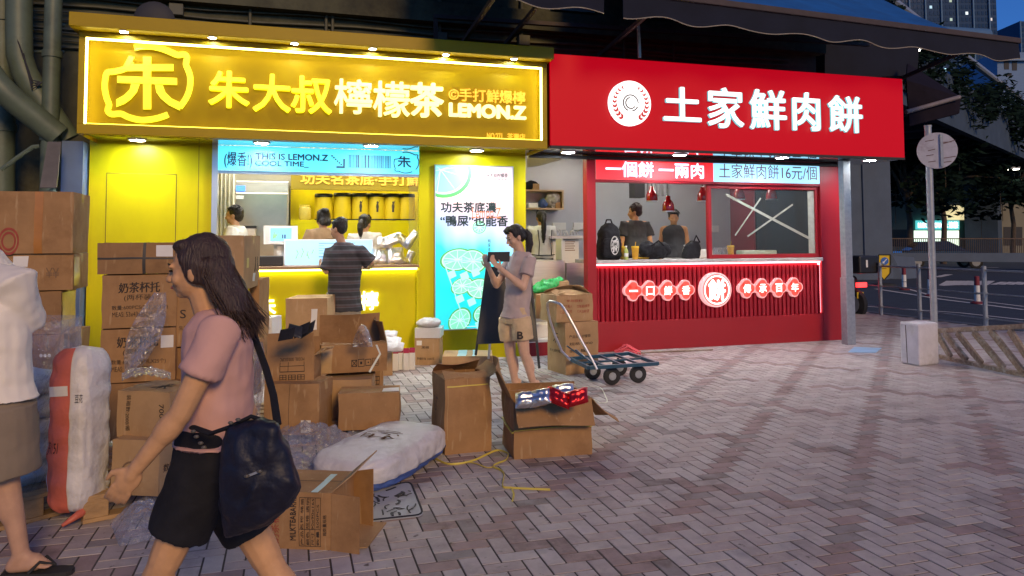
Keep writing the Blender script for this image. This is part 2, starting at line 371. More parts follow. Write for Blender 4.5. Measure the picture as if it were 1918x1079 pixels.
for j in range(-32, 150):
    for i in range(-90, 118):
        r_ = (i-j) % 4
        if r_ in (1, 2): continue
        x, y = OX+i*U, OY+j*U
        if x < -6 or x > KX-.02 or y < -.3 or y > 15.5: continue
        if y > 9.05 and x < 7.7: continue
        if r_ == 0:
            w_, d_ = 2*U, U; mcol = ((i-j)//4) % 3 == 0; zig = (i+j) % 18 in (0, 1)
        else:                            # r_==3
            w_, d_ = U, 2*U; mcol = False; zig = (i+j) % 18 in (0, 1, 2)
        if x+w_ > KX: continue
        k = rnd.choice((0,0,1,1,2))
        if (mcol or zig) and rnd.random() < .9: k = 3 if rnd.random() < .72 else 4
        if noise.noise(V((x*.7, y*.9, 3))) > .34 and x < 1.6 and rnd.random() < .5: k = 4
        paver(x, y, w_, d_, k)
struct('pavement', mb, PV)
# painted road lines (a quiet junction beyond the railing)
mb = MB()
def rline(pts, wd):
    P = [G(x, y, -.116) for x, y in pts]
    for a, b in zip(P, P[1:]):
        d = (b-a).normalized(); n = V((-d.y, d.x, 0))*wd/2
        mb.quad(a-n, b-n, b+n, a+n)
rline([(1625,574),(1700,579),(1800,586),(1918,599)], .10)
rline([(1640,541),(1700,550),(1760,560),(1918,580)], .14)
rline([(1700,541),(1740,552),(1918,574)], .10)
rline([(1755,519),(1778,514)], .3); rline([(1700,501),(1728,501)], .2); rline([(1790,501),(1870,501)], .25)
for k in range(7):                       # worn lettering seen edge-on
    x = 1765+k*13; rline([(x,534),(x+14,526)], .22)
for k in range(4): rline([(1860+k*16,533),(1880+k*16,528)], .2)
rline([(1762,535),(1800,533)], .2)
struct('road_marking', mb, M['line'])

# ------------------------------------------------------------------ old building behind, with pipes and awnings
bld = thing('old_building', 'grimy dark rendered building rising behind the two lit shopfronts', 'building', (0, 9.7, 0))
mb = MB(); mb.box((-14, 9.7, -.1), (-2.25, 9.95, 9)); mb.box((-2.25, 9.7, 3.05), (7.95, 9.95, 9)); mb.box((-2.25,9.951,3.05),(7.95,16,9)); mb.box((7.735, 11.85, -.1), (7.95, 16, 3.049)); mb.box((-2.25,11.85,-.1),(7.73,12.05,3.049)); mb.box((-2.25,9.951,-.1),(-2.10,11.849,3.049))
part('wall', mb, M['oldwall'], bld)
mb = MB(); mb.box((-14, 9.52, 4.35), (8, 9.699, 4.62)); part('ledge', mb, M['oldwall'], bld)
mb = MB()
for k in range(9):                       # conduits clipped to the wall
    z = 3.72+.085*k+random.uniform(-.02, .02)
    pts = [(x, 9.66-.01*(k % 3), z+.02*math.sin(x*2+k)) for x in [-4+.6*i for i in range(20)]]
    mb.tube(pts, .011 if k % 3 else .018, 6)
for x in (-.5, .42, .5, 1.9, 3.05, 4.6, 5.4): mb.tube([(x, 9.64, 3.6), (x, 9.64, 5.2)], .02, 6)
part('conduit', mb, mat('dusty_conduit', (.085, .085, .055), .7, var=.25), bld)
jb_ = mat('grey_junction_box', (.10,.10,.075), .7, var=.2)
for x, z in ((.46,3.98),(3.06,4.2),(-1.35,4.25),(1.9,4.15)): part('junction_box', MB().box((x-.07,9.57,z-.06),(x+.09,9.68,z+.08)), jb_, bld, bevel=.008)
for x0, x1 in ((3.5,4.15),(4.75,5.5),(5.6,6.3),(6.4,7.1)):
    mb = MB()
    for a, b in (((x0,4.7),(x0+.05,5.6)),((x1-.05,4.7),(x1,5.6)),((x0+.05,4.7),(x1-.05,4.75)),((x0+.05,5.55),(x1-.05,5.6))):
        mb.box((a[0],9.64,a[1]),(b[0],9.699,b[1]))
    fr = part('window', mb, mat('window_frame', (.14,.15,.15), .6, var=.1), bld)
    part('pane', MB().box((x0+.05,9.67,4.75),(x1-.05,9.68,5.55)), mat('dark_glass', (.01,.014,.02), .08, var=0), fr)
# left dark recess and drain pipes
mb = MB(); mb.tube([(-2.42, 8.78, 0), (-2.42, 8.78, 5.5)], .083, 16)
for z in (.5, 1.45, 2.52, 3.4): mb.tube([(-2.42,8.78,z),(-2.42,8.78,z+.07)], .096, 16)
solo('drain_pipe', mb, M['pipe'], 'upright grey-green drain pipe against the left edge of the yellow shopfront', 'pipe', 'drain pipes on the left wall', smooth=40)
def pipe(pts, r, label):
    mb = MB(); mb.tube(pts, r, 16)
    for i in range(len(pts)-1):
        a, b = V(pts[i]), V(pts[i+1])
        if (b-a).length > .9:
            d = (b-a).normalized(); q = a+(b-a)*.5; mb.tube([q-d*.04, q+d*.04], r*1.14, 16)
    return solo('drain_pipe', mb, M['pipe'], label, 'pipe', 'drain pipes on the left wall', smooth=40)
P = lambda x, y, Y: tuple(F(x, y, Y))
pipe([P(36,-90,8.9), P(36,60,8.9), P(37,105,8.9), P(46,135,8.9), P(62,165,8.9), P(112,240,8.9), P(128,262,8.92)], .125, 'thick drain pipe coming down then bending diagonally right to the upright one')
pipe([P(-60,60,8.6), P(-25,130,8.6), P(-5,158,8.6), P(15,178,8.6), P(35,195,8.65), P(110,255,8.75)], .125, 'thick diagonal drain pipe entering from the left frame edge')
pipe([P(5,-80,9.2), P(5,150,9.2), P(4,330,9.2), P(6,620,9.2)], .12, 'grey-green drain pipe standing at the far left frame edge')
mb = MB(); mb.tube([P(2,318,8.5), P(30,297,8.5), P(62,275,8.5), P(74,274,8.5)], .022, 8)
solo('pipe_bracket', mb, M['pipe'], 'thin pale bent tube rising across the dark recess behind the boxes', 'pipe', smooth=40)
mb = MB()
mb.tube([P(96,45,9.3),P(96,150,9.3)], .025, 8); mb.tube([P(94,46,9.3),P(122,48,9.3)], .022, 8); mb.tube([P(0,100,9.4),P(60,97,9.4),P(120,97,9.4)], .02, 6)
solo('wall_tube', mb, M['pipe'], 'thin grey tubes fixed to the old wall between the drain pipes', 'pipe', smooth=40)
mb = MB()
for k in range(4):
    a = [P(20+8*k,40+20*k,8.8), P(60,150+6*k,8.75), P(90,158-4*k,8.75), P(118,150+5*k,8.8)]
    mb.tube([V(a[0]).lerp(V(a[1]), t) if s_ == 0 else V(a[1]).lerp(V(a[2]), t) if s_ == 1 else V(a[2]).lerp(V(a[3]), t) for s_ in range(3) for t in (0,.33,.66)], .007, 5)
solo('loose_cable', mb, M['dark'], 'tangle of loose dark cables hanging across the drain pipes', 'cable')
mb = MB()
for k in range(4): 
    a = F(80+7*k, 352, 8.3); b = F(95+5*k, 266, 8.5); mb.bar(a, b, .05, .012, (0,1,0))
solo('metal_strips', mb, mat('dull_metal_strip', (.13,.12,.11), .5, .5, var=.2), 'bundle of long metal strips leaning in the recess behind the carton stack', 'metal strips')
solo('side_wall_strip', MB().box((-2.30,8.75,0),(-2.10,9.3,2.52)), M['bluewall'], 'side wall at the left end of the yellow shopfront, coloured by blue sky light', 'post')
# awnings
P1 = F(1906, 77, 7.6); AZ = P1.z; P0 = G(1290, 0, AZ); AD = (P1-P0).normalized()
def awn(pa, pb, label, cut=1):
    pa, pb = V(pa), V(pb); n = int((pb-pa).length/.12)+2
    t = thing('awning', label, 'awning', (pa+pb)/2, 0, 'retractable awnings over the signs')
    up = V((-AD.y, AD.x, 0))
    mb = MB(); fn = lambda u, v: pa.lerp(pb, u*(cut-.0*v))+AD*(.5*v if cut < 1 else 0)+up*(2.3*v)+V((0, 0, 1.55*v+.03-.06*math.sin(v*3.14)+.01*math.sin(u*40)))
    mb.grid(fn, n, 6); mb.add([v-V((0,0,.012)) for v in mb.v], list(mb.f))
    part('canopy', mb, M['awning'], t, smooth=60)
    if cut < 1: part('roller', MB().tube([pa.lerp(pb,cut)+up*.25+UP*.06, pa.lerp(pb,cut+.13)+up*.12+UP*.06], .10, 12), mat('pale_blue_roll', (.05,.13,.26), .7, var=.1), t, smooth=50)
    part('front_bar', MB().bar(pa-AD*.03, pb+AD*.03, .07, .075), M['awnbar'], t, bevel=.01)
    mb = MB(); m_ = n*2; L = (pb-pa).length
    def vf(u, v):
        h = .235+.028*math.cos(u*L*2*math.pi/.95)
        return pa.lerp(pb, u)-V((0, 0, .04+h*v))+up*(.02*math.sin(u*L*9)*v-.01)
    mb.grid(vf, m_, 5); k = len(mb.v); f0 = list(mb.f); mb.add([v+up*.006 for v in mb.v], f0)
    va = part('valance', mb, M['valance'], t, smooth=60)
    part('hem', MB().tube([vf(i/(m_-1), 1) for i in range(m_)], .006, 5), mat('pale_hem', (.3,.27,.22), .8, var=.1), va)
    for q in (pa+AD*.5, pb-AD*.6):
        part('arm', MB().bar(q-V((0,0,.06)), q+up*1.9-V((0,0,.35)), .04, .05), M['awnbar'], t)
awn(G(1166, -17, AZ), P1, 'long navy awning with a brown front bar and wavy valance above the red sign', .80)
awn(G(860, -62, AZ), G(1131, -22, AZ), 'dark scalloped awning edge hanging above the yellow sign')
t = thing('hanging_label', 'small white printed plate hanging from the awning gap', 'sign', F(1195, 32, 8))
part('plate', MB().obox(F(1193,21,7.95), (.085,0,-.004), (0,.004,0), (0,0,.05)), M['sticker'], t)
part('hanger', MB().bar(F(1195,33,7.97), F(1198,108,8.0), .03, .03), M['galv'], t)
mb = MB(); text(mb, 'MK', F(1181,25,7.94), (.07,0,0), (0,0,.045), depth=.002); part('lettering', mb, M['greyink'], t)
mb = MB(); mb.bar(F(812,31,9.2), F(1628,84,9.0), .07, .05)
for x, y in ((816,55),(1197,85)): mb.bar(F(x,y-20,9.15), F(x,y+25,9.2), .05, .04)
solo('awning_beam', mb, M['awnbar'], 'long thin steel beam fixed in front of the old wall above the signs', 'beam')
t = thing('small_awning', 'folded dark side awning with a pale roller tube beyond the red sign', 'awning', F(1740,190,8.8))
mb = MB(); mb.add([F(1698,150,9.1), F(1700,118,10), F(1800,182,9.2), F(1797,212,9.15), F(1704,236,9.1)], [(0,1,2),(0,2,3,4)]); mb.add([v+V((0,.02,-.01)) for v in mb.v], list(mb.f))
part('canopy', mb, mat('maroon_canvas', (.014,.011,.018), .9, var=.2, spec=.1), t)
part('roller', MB().tube([F(1697,210,9.05), F(1797,182,9.1)], .035, 10), mat('dull_roller', (.20,.17,.17), .5, var=.1), t, smooth=50)
cn_ = MB().prism([F(1545,150,10.2), F(1718,140,10.2), F(1722,84,10.2), F(1545,76,10.2)], (0,3,0)); solo('dark_fill_box', cn_, M['valance'], 'box added to fill the dark area above the right end of the red sign', 'canopy')  # added box, fills the dark area under the awning end
# round dish on top of the yellow sign
mb = MB(); c = F(288, 36, 8.75); mb.lathe([(.02,-.02),(.13,.0),(.20,.03),(.21,.04),(.19,.045)], c, 24, 'y'); solo('round_disc', mb, M['dark'], 'dull round metal disc leaning on top of the yellow sign', 'disc', smooth=40)

# ------------------------------------------------------------------ yellow shop
YW = 8.95; SZ = 2.55
X0, XW0, XW1, X1 = -2.085, -.814, 1.508, 2.874
ys = thing('yellow_shop', 'yellow takeaway tea shop with a serving window and lit counter', 'shop', (.4, YW, 0))
mb = MB()
mb.box((X0, YW, 0), (XW0, YW+.1, 2.9)); mb.box((XW1, YW, 0), (X1, YW+.1, 2.9)); mb.box((XW0, YW+.0, 2.62), (XW1, YW+.1, 2.9))
mb.box((X1-.1, YW+.101, 0), (X1, 11.8, 2.9)); mb.box((X0, YW+.101, 0), (X0+.08, 11.6, 2.9))
part('wall', mb, M['yellow'], ys)
mb = MB(); mb.box((X0+.08, 11.5, 0), (X1-.1, 11.6, 2.9)); part('back_wall', mb, M['cream'], ys)
mb = MB(); mb.box((X0+.08, YW+.121, -.1), (X1-.1, 11.5, .2)); part('floor', mb, M['concrete'], ys)
mb = MB(); mb.box((X0, YW+.1, 2.90), (X1, 11.6, 3.0)); part('ceiling', mb, M['cream'], ys)
for cx_ in (-.3, 1.3):
    part('ceiling_light', MB().box((cx_-.6, 10.0, 2.86), (cx_+.6, 10.5, 2.895)), M['lampin'], ys)
a, b = F(201, 325, YW), F(330, 325, YW)
dr = part('door', MB().box((a.x, YW-.006, .03), (b.x, YW-.0005, a.z)), M['yellow'], ys)
mb = MB(); g = .008
for bx in (((a.x-g,YW-.004,.03),(a.x-.0005,YW-.0006,a.z+g)), ((b.x+.0005,YW-.004,.03),(b.x+g,YW-.0006,a.z+g)), ((a.x-.0005,YW-.004,a.z+.0005),(b.x+.0005,YW-.0006,a.z+g))): mb.box(*bx)
part('door_gap', mb, mat('dark_groove', (.12,.10,.01), .7, var=0), dr)
x = F(372, 300, YW).x
part('panel_joint', MB().box((x, YW-.003, .03), (x+.006, YW-.0005, 2.54)), mat('panel_groove', (.16,.13,.01), .7, var=0), ys)
mb = MB(); mb.box((XW0-.03, YW-.05, 1.16), (XW0+.03, YW+.12, SZ)); mb.box((XW0+.03, YW+.02, 2.23), (XW1, YW+.08, 2.262))
part('window_frame', mb, M['alu'], ys)
part('pane', MB().box((XW1-.12, YW+.04, 1.17), (XW1-.002, YW+.048, 2.23)), M['pane'], ys)
part('counter_front', MB().box((XW0, YW+.05, 0), (XW1, YW+.12, 1.105)), M['yellow'], ys)
part('countertop', MB().box((XW0+.031, YW-.03, 1.13), (XW1-.002, YW+.75, 1.165)), M['brownedge'], ys, bevel=.004)
part('light_strip', MB().box((XW0+.02, YW-.0, 1.106), (XW1-.02, YW+.045, 1.128)), glow('counter_led', (1,.95,.2), 6), ys)
mb = MB(); mb.box((XW0, YW-.03, .02), (XW1, YW+.049, .16)); mb.box((XW1-.03, YW-.02, .161), (XW1-.001, YW+.049, 1.10)); part('plinth', mb, M['yellow'], ys)
mb = MB(); mb.box((-2.0,9.5,1.0),(-.85,11.4,1.02)); mb.box((-.75, 10.1, .03), (2.7, 10.75, .95)); part('work_bench', mb, M['steel'], ys)
# counter-front lettering
cl_ = glow('warm_white_letters', (1,.97,.6), 2.2)
for ch, x0_, yy in (('檸',676,546),('朱',484,556),('大',540,554),('叔',606,552)):
    mb = MB(); ftext(mb, ch, x0_, yy, yy+34, x0_+32, yy, yy+34, YW+.05, .02, .005); part('counter_letter', mb, cl_, ys)
# neon band over the niche, niche and shelf at the back
YB = 10.9
a, b = F(545, 322, YB), F(790, 364, YB); n0 = F(545, 366, YB); n1 = F(790, 422, YB)
mb = MB(); mb.box((a.x-.0, YB, F(660,356,YB).z), (2.7, YB+.1, 2.6)); part('sign_band', mb, mat('olive_gold_panel', (.26,.19,.01), .35, var=.05), ys)
zt, zb = F(660, 366, YB).z, F(660, 412, YB).z
mb = MB(); mb.box((a.x, YB+.1, zb-.03), (2.7, YB+.45, zb)); mb.box((a.x, YB+.45, zb), (2.7, YB+.5, zt+.3)); mb.box((a.x,YB+.101,.96),(2.7,YB+.3,zb-.031))
part('niche', mb, M['yellow'], ys)
part('niche_light', MB().box((a.x+.02, YB+.2, zt+.14), (2.68, YB+.3, zt+.16)), glow('niche_led', (1,.85,.3), 9), ys)
mb = MB(); ftext(mb, '功夫名茶底·手打鮮爆檸', 563, 326, 345, 838, 329, 349, YB, .015, .004)
part('neon_lettering', mb, M['oglow'], ys)
# header lightbox
hb = thing('header_lightbox', 'cyan lit banner with black print above the tea shop window', 'sign', (.36, YW, 2.27))
bx0, bx1 = F(407,300,YW).x, XW1-.004; bz0, bz1 = 2.265, 2.545
part('box', MB().box((bx0, YW-.01, bz0), (bx1, YW+.018, bz1)), M['cyanbox'], hb)
mb = MB(); YH = YW-.012
ftext(mb, '(爆香!)', 420, 284, 314, 472, 286, 316, YH, .002, .002)
ftext(mb, 'THIS IS LEMON.Z', 479, 286, 297.5, 614, 291, 302, YH, .002, .003); ftext(mb, 'COOL TIME_', 478, 301, 311.5, 578, 303, 314, YH, .002, .003)
rb = random.Random(5); x = 653
while x < 731:
    w_ = rb.choice((.8,1.2,1.8,2.6)); p, q = F(x, 314, YH), F(min(x+w_,732), 291, YH); mb.box((p.x, YH-.002, bz0+.06), (q.x, YH, bz0+.215)); x += w_+rb.choice((.8,1.0,1.4))
for k in range(6):
    p = F(622+k*3.4, 292+k*3.3, YH); mb.box((p.x-.009,YH-.002,p.z-.009),(p.x+.009,YH,p.z+.009))
p = F(646,315,YH); mb.box((p.x-.10,YH-.002,p.z),(p.x,YH,p.z+.022)); mb.box((p.x-.02,YH-.002,p.z+.0225),(p.x,YH,p.z+.11))
part('print', mb, M['navyink'], hb)
def lemon(mb, fx, r):
    """open lemon-outline ring in two strokes; fx maps logo units to a point"""
    A = [(755,270),(800,262),(850,262),(900,272),(950,290),(1000,311),(1030,306),(1052,322),(1045,362),(1060,400),(1070,440),(1066,500),(1045,555),(1010,605)]
    B = [(740,345),(715,380),(680,395),(640,404),(603,410),(592,450),(590,500),(600,550),(614,590),(606,622),(628,642),(680,640),(720,658),(780,674),(830,674),(890,664),(945,645)]
    for s_ in (A, B):
        out = []
        for i in range(len(s_)-1):
            p0, p1, p2, p3 = (V((*s_[max(i-1,0)],0)), V((*s_[i],0)), V((*s_[i+1],0)), V((*s_[min(i+2,len(s_)-1)],0)))
            for t in (0,.33,.66):
                out.append(.5*((2*p1)+(p2-p0)*t+(2*p0-5*p1+4*p2-p3)*t*t+(3*p1-p0-3*p2+p3)*t**3))
        out.append(V((*s_[-1],0))); n = len(out); L, Rr = [], []
        for i in range(n):
            d = (out[min(i+1,n-1)]-out[max(i-1,0)]).normalized(); nn = V((-d.y, d.x, 0))*r
            L.append(out[i]+nn); Rr.append(out[i]-nn)
        for i in range(n-1):
            q = [fx(p.x, p.y) for p in (L[i], L[i+1], Rr[i+1], Rr[i])]; mb.prism([p[0] for p in q], q[0][1])
def zhu(mb, fx):
    S = [[(805,320),(850,320),(850,615),(805,615)], [(735,362),(975,362),(975,400),(700,400)], [(660,428),(995,440),(995,478),(660,466)], [(725,315),(757,322),(718,400),(680,400)],
         [(740,470),(785,476),(770,520),(735,560),(700,585),(655,602),(655,560),(700,535),(730,505)], [(872,476),(915,480),(930,520),(965,555),(1015,578),(1012,622),(950,592),(905,555),(880,520)]]
    for i_, s_ in enumerate(S):
        q = [fx(*p) for p in s_]; mb.prism([p[0]-V((0,.0007*i_,0)) for p in q], q[0][1])
mb = MB(); p0 = F(738,288,YH); sc = .27/430
def fx(x, y): return V((p0.x+(x-590)*sc, YH, bz0+.27-(y-255)*sc*.98)), V((0,-.002,0))
lemon(mb, fx, 9); zhu(mb, lambda x, y: (V((p0.x+.045+(x-655)*sc*.72, YH, bz0+.215-(y-315)*sc*.72)), V((0,-.002,0))))
part('emblem', mb, M['navyink'], hb)
# poster lightbox on the pillar
po = thing('poster_lightbox', 'tall glowing lime drink poster on the yellow pillar', 'poster', (2.2, YW, .37))
px0, px1, pz0, pz1 = 1.705, 2.69, .375, 2.375
pm = mat('poster_print', (.5,.6,.7), .25, var=0); n = pm.node_tree.nodes; L = pm.node_tree.links; bs = n['Principled BSDF']
tc = n.new('ShaderNodeTexCoord'); sx = n.new('ShaderNodeSeparateXYZ'); L.new(tc.outputs['Generated'], sx.inputs[0])
nz = n.new('ShaderNodeTexNoise'); nz.inputs['Scale'].default_value = 2.2; L.new(tc.outputs['Generated'], nz.inputs['Vector'])
ad = n.new('ShaderNodeMath'); ad.operation = 'MULTIPLY_ADD'; ad.inputs[1].default_value = .35; L.new(nz.outputs['Fac'], ad.inputs[0]); L.new(sx.outputs['Z'], ad.inputs[2])
a3 = n.new('ShaderNodeMath'); a3.operation = 'MULTIPLY_ADD'; a3.inputs[1].default_value = .12; L.new(sx.outputs['X'], a3.inputs[0]); L.new(ad.outputs[0], a3.inputs[2])
rp = n.new('ShaderNodeValToRGB'); L.new(a3.outputs[0], rp.inputs[0]); e = rp.color_ramp.elements
e[0].position = .15; e[0].color = (.03,.62,.66,1); e[1].position = 1.25; e[1].color = (.8,.48,.42,1)
for ps, c in ((.45,(.015,.66,.80,1)),(.68,(.04,.74,.88,1)),(.82,(.42,.56,.86,1)),(1.0,(.60,.58,.80,1)),): 
    q = e.new(ps); q.color = c
e[len(e)-1].position = 1.0; e[len(e)-1].color = (.74,.52,.52,1)
L.new(rp.outputs[0], bs.inputs['Emission Color']); bs.inputs['Emission Strength'].default_value = .36; L.new(rp.outputs[0], bs.inputs['Base Color'])
part('panel', MB().box((px0, YW-.03, pz0), (px1, YW-.001, pz1)), pm, po)
mb = MB()
for a, b in (((px0-.012,pz0-.012),(px0,pz1+.012)),((px1,pz0-.012),(px1+.012,pz1+.012)),((px0,pz1),(px1,pz1+.012)),((px0,pz0-.012),(px1,pz0))): mb.box((a[0],YW-.034,a[1]),(b[0],YW-.001,b[1]))
part('frame', mb, M['alu'], po)
YP = YW-.0305
gl = glow('lime_rind_print', (.06,.50,.10), .6); gp = glow('lime_flesh_print', (.22,.78,.50), .8); gw = glow('lime_pith_print', (.55,.95,.80), .85); ic = glow('ice_print', (.40,.85,.90), .8)
def clipx(p): return V((min(max(p.x, px0), px1), p.y, min(max(p.z, pz0), pz1)))
def lime(cx_, cz, rx, rz, tilt, lay=0):
    y = YP-.0004*lay
    def ring(s_, yy, n_=40): return [clipx(V((cx_+s_*(rx*math.cos(t)*math.cos(tilt)-rz*math.sin(t)*math.sin(tilt)), yy, cz+s_*(rx*math.cos(t)*math.sin(tilt)+rz*math.sin(t)*math.cos(tilt))))) for t in [2*math.pi*i/n_ for i in range(n_)]]
    out = []
    for s_, mm in ((1, gl), (.88, gw), (.80, gp)):
        q = MB(); r0 = ring(s_, y); q.prism(r0, (0,-.0003,0)); out.append((q, mm)); y -= .0004
    q = MB()
    for k in range(9):
        t = 2*math.pi*k/9+tilt; d = V((math.cos(t)*rx*.8, 0, math.sin(t)*rz*.8)); c = V((cx_, y, cz)); w_ = V((-d.z, 0, d.x)).normalized()*.006
        q.prism([clipx(c+w_), clipx(c+d+w_*.7), clipx(c+d-w_*.7), clipx(c-w_)], (0,-.0003,0))
    out.append((q, gw)); return out
for args in ((px0+.06, pz1-.05, .40, .34, -.3), (px0+.55, 1.62, .085, .08, .2, 1), (px0+.27, 1.22, .22, .14, .15, 2), (px0+.47, 1.2, .18, .15, -.2, 3), (px0+.33,.90,.15,.10,.4,4), (px0+.55,.86,.17,.13,0,5), (px0+.3,.48,.17,.13,.9,6), (px0+.62,.55,.16,.12,.3,7)):
    q = MB()
    for i_, (q2, mm) in enumerate(lime(*args)): q.mi = i_; q.add(q2.v, q2.f)
    part('lime_slice_art', q, [gl, gw, gp, gw], po)
q = MB(); 
for a, b in (((.10,1.20),(.38,.40)), ((.70,1.20),(.62,.40)), ((.10,1.20),(.70,1.22)), ((.38,.40),(.62,.40))): q.bar((px0+a[0],YP-.006,a[1]),(px0+b[0],YP-.006,b[1]), .012, .001, (0,1,0))
for x, z in ((.2,1.04),(.36,1.02),(.5,1.06),(.3,.74),(.45,.70),(.55,.42)): q.obox((px0+x,YP-.006,z), (.045,0,.02), (0,.0005,0), (-.015,0,.04))
part('cup_art', q, ic, po)
mb = MB(); ftext(mb, '功夫茶底濃', 826, 379, 398, 929, 379, 398, YP, .001, .004); ftext(mb, '“鴨屎”也能香', 825, 404, 423, 951, 404, 424, YP, .001, .004)
ftext(mb, '朱大叔柠檬茶', 911, 324, 332, 951, 325, 333, YP, .001, .0005); ftext(mb, 'LEMON.Z', 911, 334, 337, 950, 335, 338, YP, .001)
for k, ch in enumerate('鸭屎香'): ftext(mb, ch, 914, 448+8*k, 455+8*k, 919, 448+8*k, 455+8*k, YP, .001)
part('print', mb, mat('dark_green_print', (.01,.035,.04), .6, var=0), po)
mb = MB(); ftext(mb, 'Lemon.Z', 884, 388, 408, 938, 390, 410, YP-.002, .001); part('script_print', mb, glow('orange_script', (.8,.2,.06), .8), po)

# yellow sign board
SY = 8.2
yg = thing('yellow_sign_board', 'long yellow sign with glowing border, lemon emblem and characters', 'sign', (.43, SY, SZ))
gx0, gx1, gz0, gz1 = -2.03, 2.905, SZ-.02, 3.70
mb = MB(); mb.box((gx0, SY, gz0), (gx1, SY+.14, gz0+.10)); mb.box((gx0, SY, gz0+.1), (gx0+.06, SY+.14, 3.50)); mb.box((gx1-.06, SY, gz0+.1), (gx1, SY+.14, 3.50))
mb.box((gx0, SY+.14, gz0), (gx0+.02, YW, 3.5)); mb.box((gx1-.02, SY+.14, gz0), (gx1, YW, 3.5)); mb.box((gx0, SY, 3.50), (gx1, SY+.14, 3.56))
part('frame', mb, M['ycap'], yg, bevel=.004)
part('top_cap', MB().box((gx0-.05, SY-.17, 3.561), (gx1+.03, YW, 3.70)), M['ycap'], yg, bevel=.006)
part('soffit', MB().box((gx0+.021, SY+.141, SZ), (gx1-.021, YW+.1, SZ+.02)), mat('glossy_yellow_soffit', (.42,.32,.008), .06, var=0, coat=1, spec=.8), yg)
part('panel', MB().box((gx0+.06, SY+.115, gz0+.1), (gx1-.06, SY+.13, 3.50)), M['ydark'], yg)
mb = MB(); t_ = .016; sy0, sy1 = SY+.004, SY+.03
ix0, ix1, iz0, iz1 = gx0+.062, gx1-.062, gz0+.102, 3.498
mb.box((ix0, sy0, iz1-t_), (ix1, sy1, iz1)); mb.box((ix0, sy0, iz0), (ix0+t_, sy1, iz1-t_)); mb.box((ix1-t_, sy0, iz0), (ix1, sy1, iz1-t_))
part('light_border', mb, M['stripglow'], yg)
part('light_border', MB().box((ix0+t_, sy0+.012, iz0), (ix1-t_, sy1, iz0+.008)), glow('dim_yellow_strip', (1,.85,.05), 3.2), yg)
YL = SY+.114
mb = MB(); fxl = lambda x, y: (F(x/3, y/3, YL-.03), V((0,-.012,0)))
lemon(mb, fxl, 17); zhu(mb, fxl)
part('emblem', mb, M['yglow'], yg)
for ch, x0_, x1_, t0_, b0_ in (('朱',392,466,133,200),('大',475,543,139,208),('叔',546,620,143,211),('檸',626,696,148,212),('檬',699,766,152,218),('茶',768,829,155,218)):
    mb = MB(); ftext(mb, ch, x0_, t0_, b0_, x1_, t0_+5, b0_+3, YL, .05, .0085 if ch in '朱大叔茶' else .004); part('letter', mb, M['yglow'] if ch in '朱大叔' else M['pglow'], yg)
mb = MB(); ftext(mb, '©手打鮮爆檸', 840, 165, 190, 983, 172, 194, YL, .02, .0025); ftext(mb, 'NO.271', 912, 249, 261, 940, 250, 262, YL, .012, .001); ftext(mb, '荃灣店', 950, 250, 262, 983, 251, 263, YL, .012, .001)
part('small_letters', mb, M['oglow'], yg)
mb = MB(); ftext(mb, 'LEMON.Z', 842, 195, 218, 983, 200, 223, YL, .03, .010); part('latin_letters', mb, M['pglow'], yg)
def downlight(p, r, par, mm=None):
    mb = MB().lathe([(r*1.25,.004),(r*1.25,-.008),(r,-.012),(r*.98,-.0)], p, 20); d = part('downlight', mb, M['white'], par, smooth=40)
    part('lens', MB().lathe([(r*.97,-.002),(r*.97,-.010)], p, 20), mm or M['downlight'], d)
for x, y in ((230,55),(397,67),(552,77),(698,90),(835,101),(963,109)):
    p = G(x, y, 3.561); downlight((p.x, max(min(p.y, SY-.06), SY-.11), 3.559), .036, yg)
for x, y in ((257,261),(490,267),(695,272),(893,281)):
    p = G(x, y, SZ); downlight((p.x, min(max(p.y, SY+.2), YW-.12), SZ-.002), .075, yg)

# ------------------------------------------------------------------ red shop
rs = thing('red_shop', 'red stall with ribbed counter selling meat pies', 'shop', (5.6, YW, 0))
XA, XB, XC, XD = 3.705, 3.83, 7.335, 7.73
mb = MB(); mb.box((XA, YW-.02, 0), (XB, YW+.12, 2.9)); mb.box((XC, YW-.02, 0), (XD, YW+.12, 2.9)); mb.box((XB, YW, 2.54), (XC, YW+.1, 2.9)); mb.box((X1+.001, YW+.02, 2.62), (XA, YW+.1, 2.9))
mb.box((XB, YW-.02, 0), (XC, YW+.12, .385)); mb.box((XD-.08, YW+.121, 0), (XD, 11.8, 1.15)); mb.box((XD-.08, YW+.121, 2.3), (XD, 11.8, 2.9)); mb.box((XD-.08,11.0,1.15),(XD,11.8,2.3))
part('wall', mb, M['red'], rs, bevel=.004)
mb = MB(); mb.box((X1, 11.7, 0), (XD, 11.8, 2.9)); part('back_wall', mb, M['greywall'], rs)
part('floor', MB().box((X1, YW+.3, -.1), (XD-.08, 11.7, .3)), M['concrete'], rs)
mb = MB(); mb.box((X1, YW+.1, 2.90), (XD, 11.8, 3.0)); part('ceiling', mb, M['dark'], rs)
mb = MB(); mb.add([F(987,314,11.0), F(987,293,10.2), F(1070,293,10.2), F(1010,311,11.0)], [(0,1,2,3)]); mb.add([v+V((0,0,.02)) for v in mb.v], list(mb.f)); part('duct_panel', mb, M['white'], rs)
for cx_ in (3.35, 4.9, 6.5):
    part('ceiling_light', MB().box((cx_-.4, 10.1, 2.86), (cx_+.4, 10.5, 2.895)), M['lampin'], rs)
mb = MB(); mb.box((X1, YW-.05, 0), (XA, YW+.3, .17)); part('step_riser', mb, M['red'], rs); mb = MB(); mb.box((X1, YW-.06, .1701), (XA, YW+.3, .2)); mb.box((X1,YW+.15,.201),(XA,YW+.45,.36)); part('step', mb, M['white'], rs)
mb = MB(); k = 0; x = XB
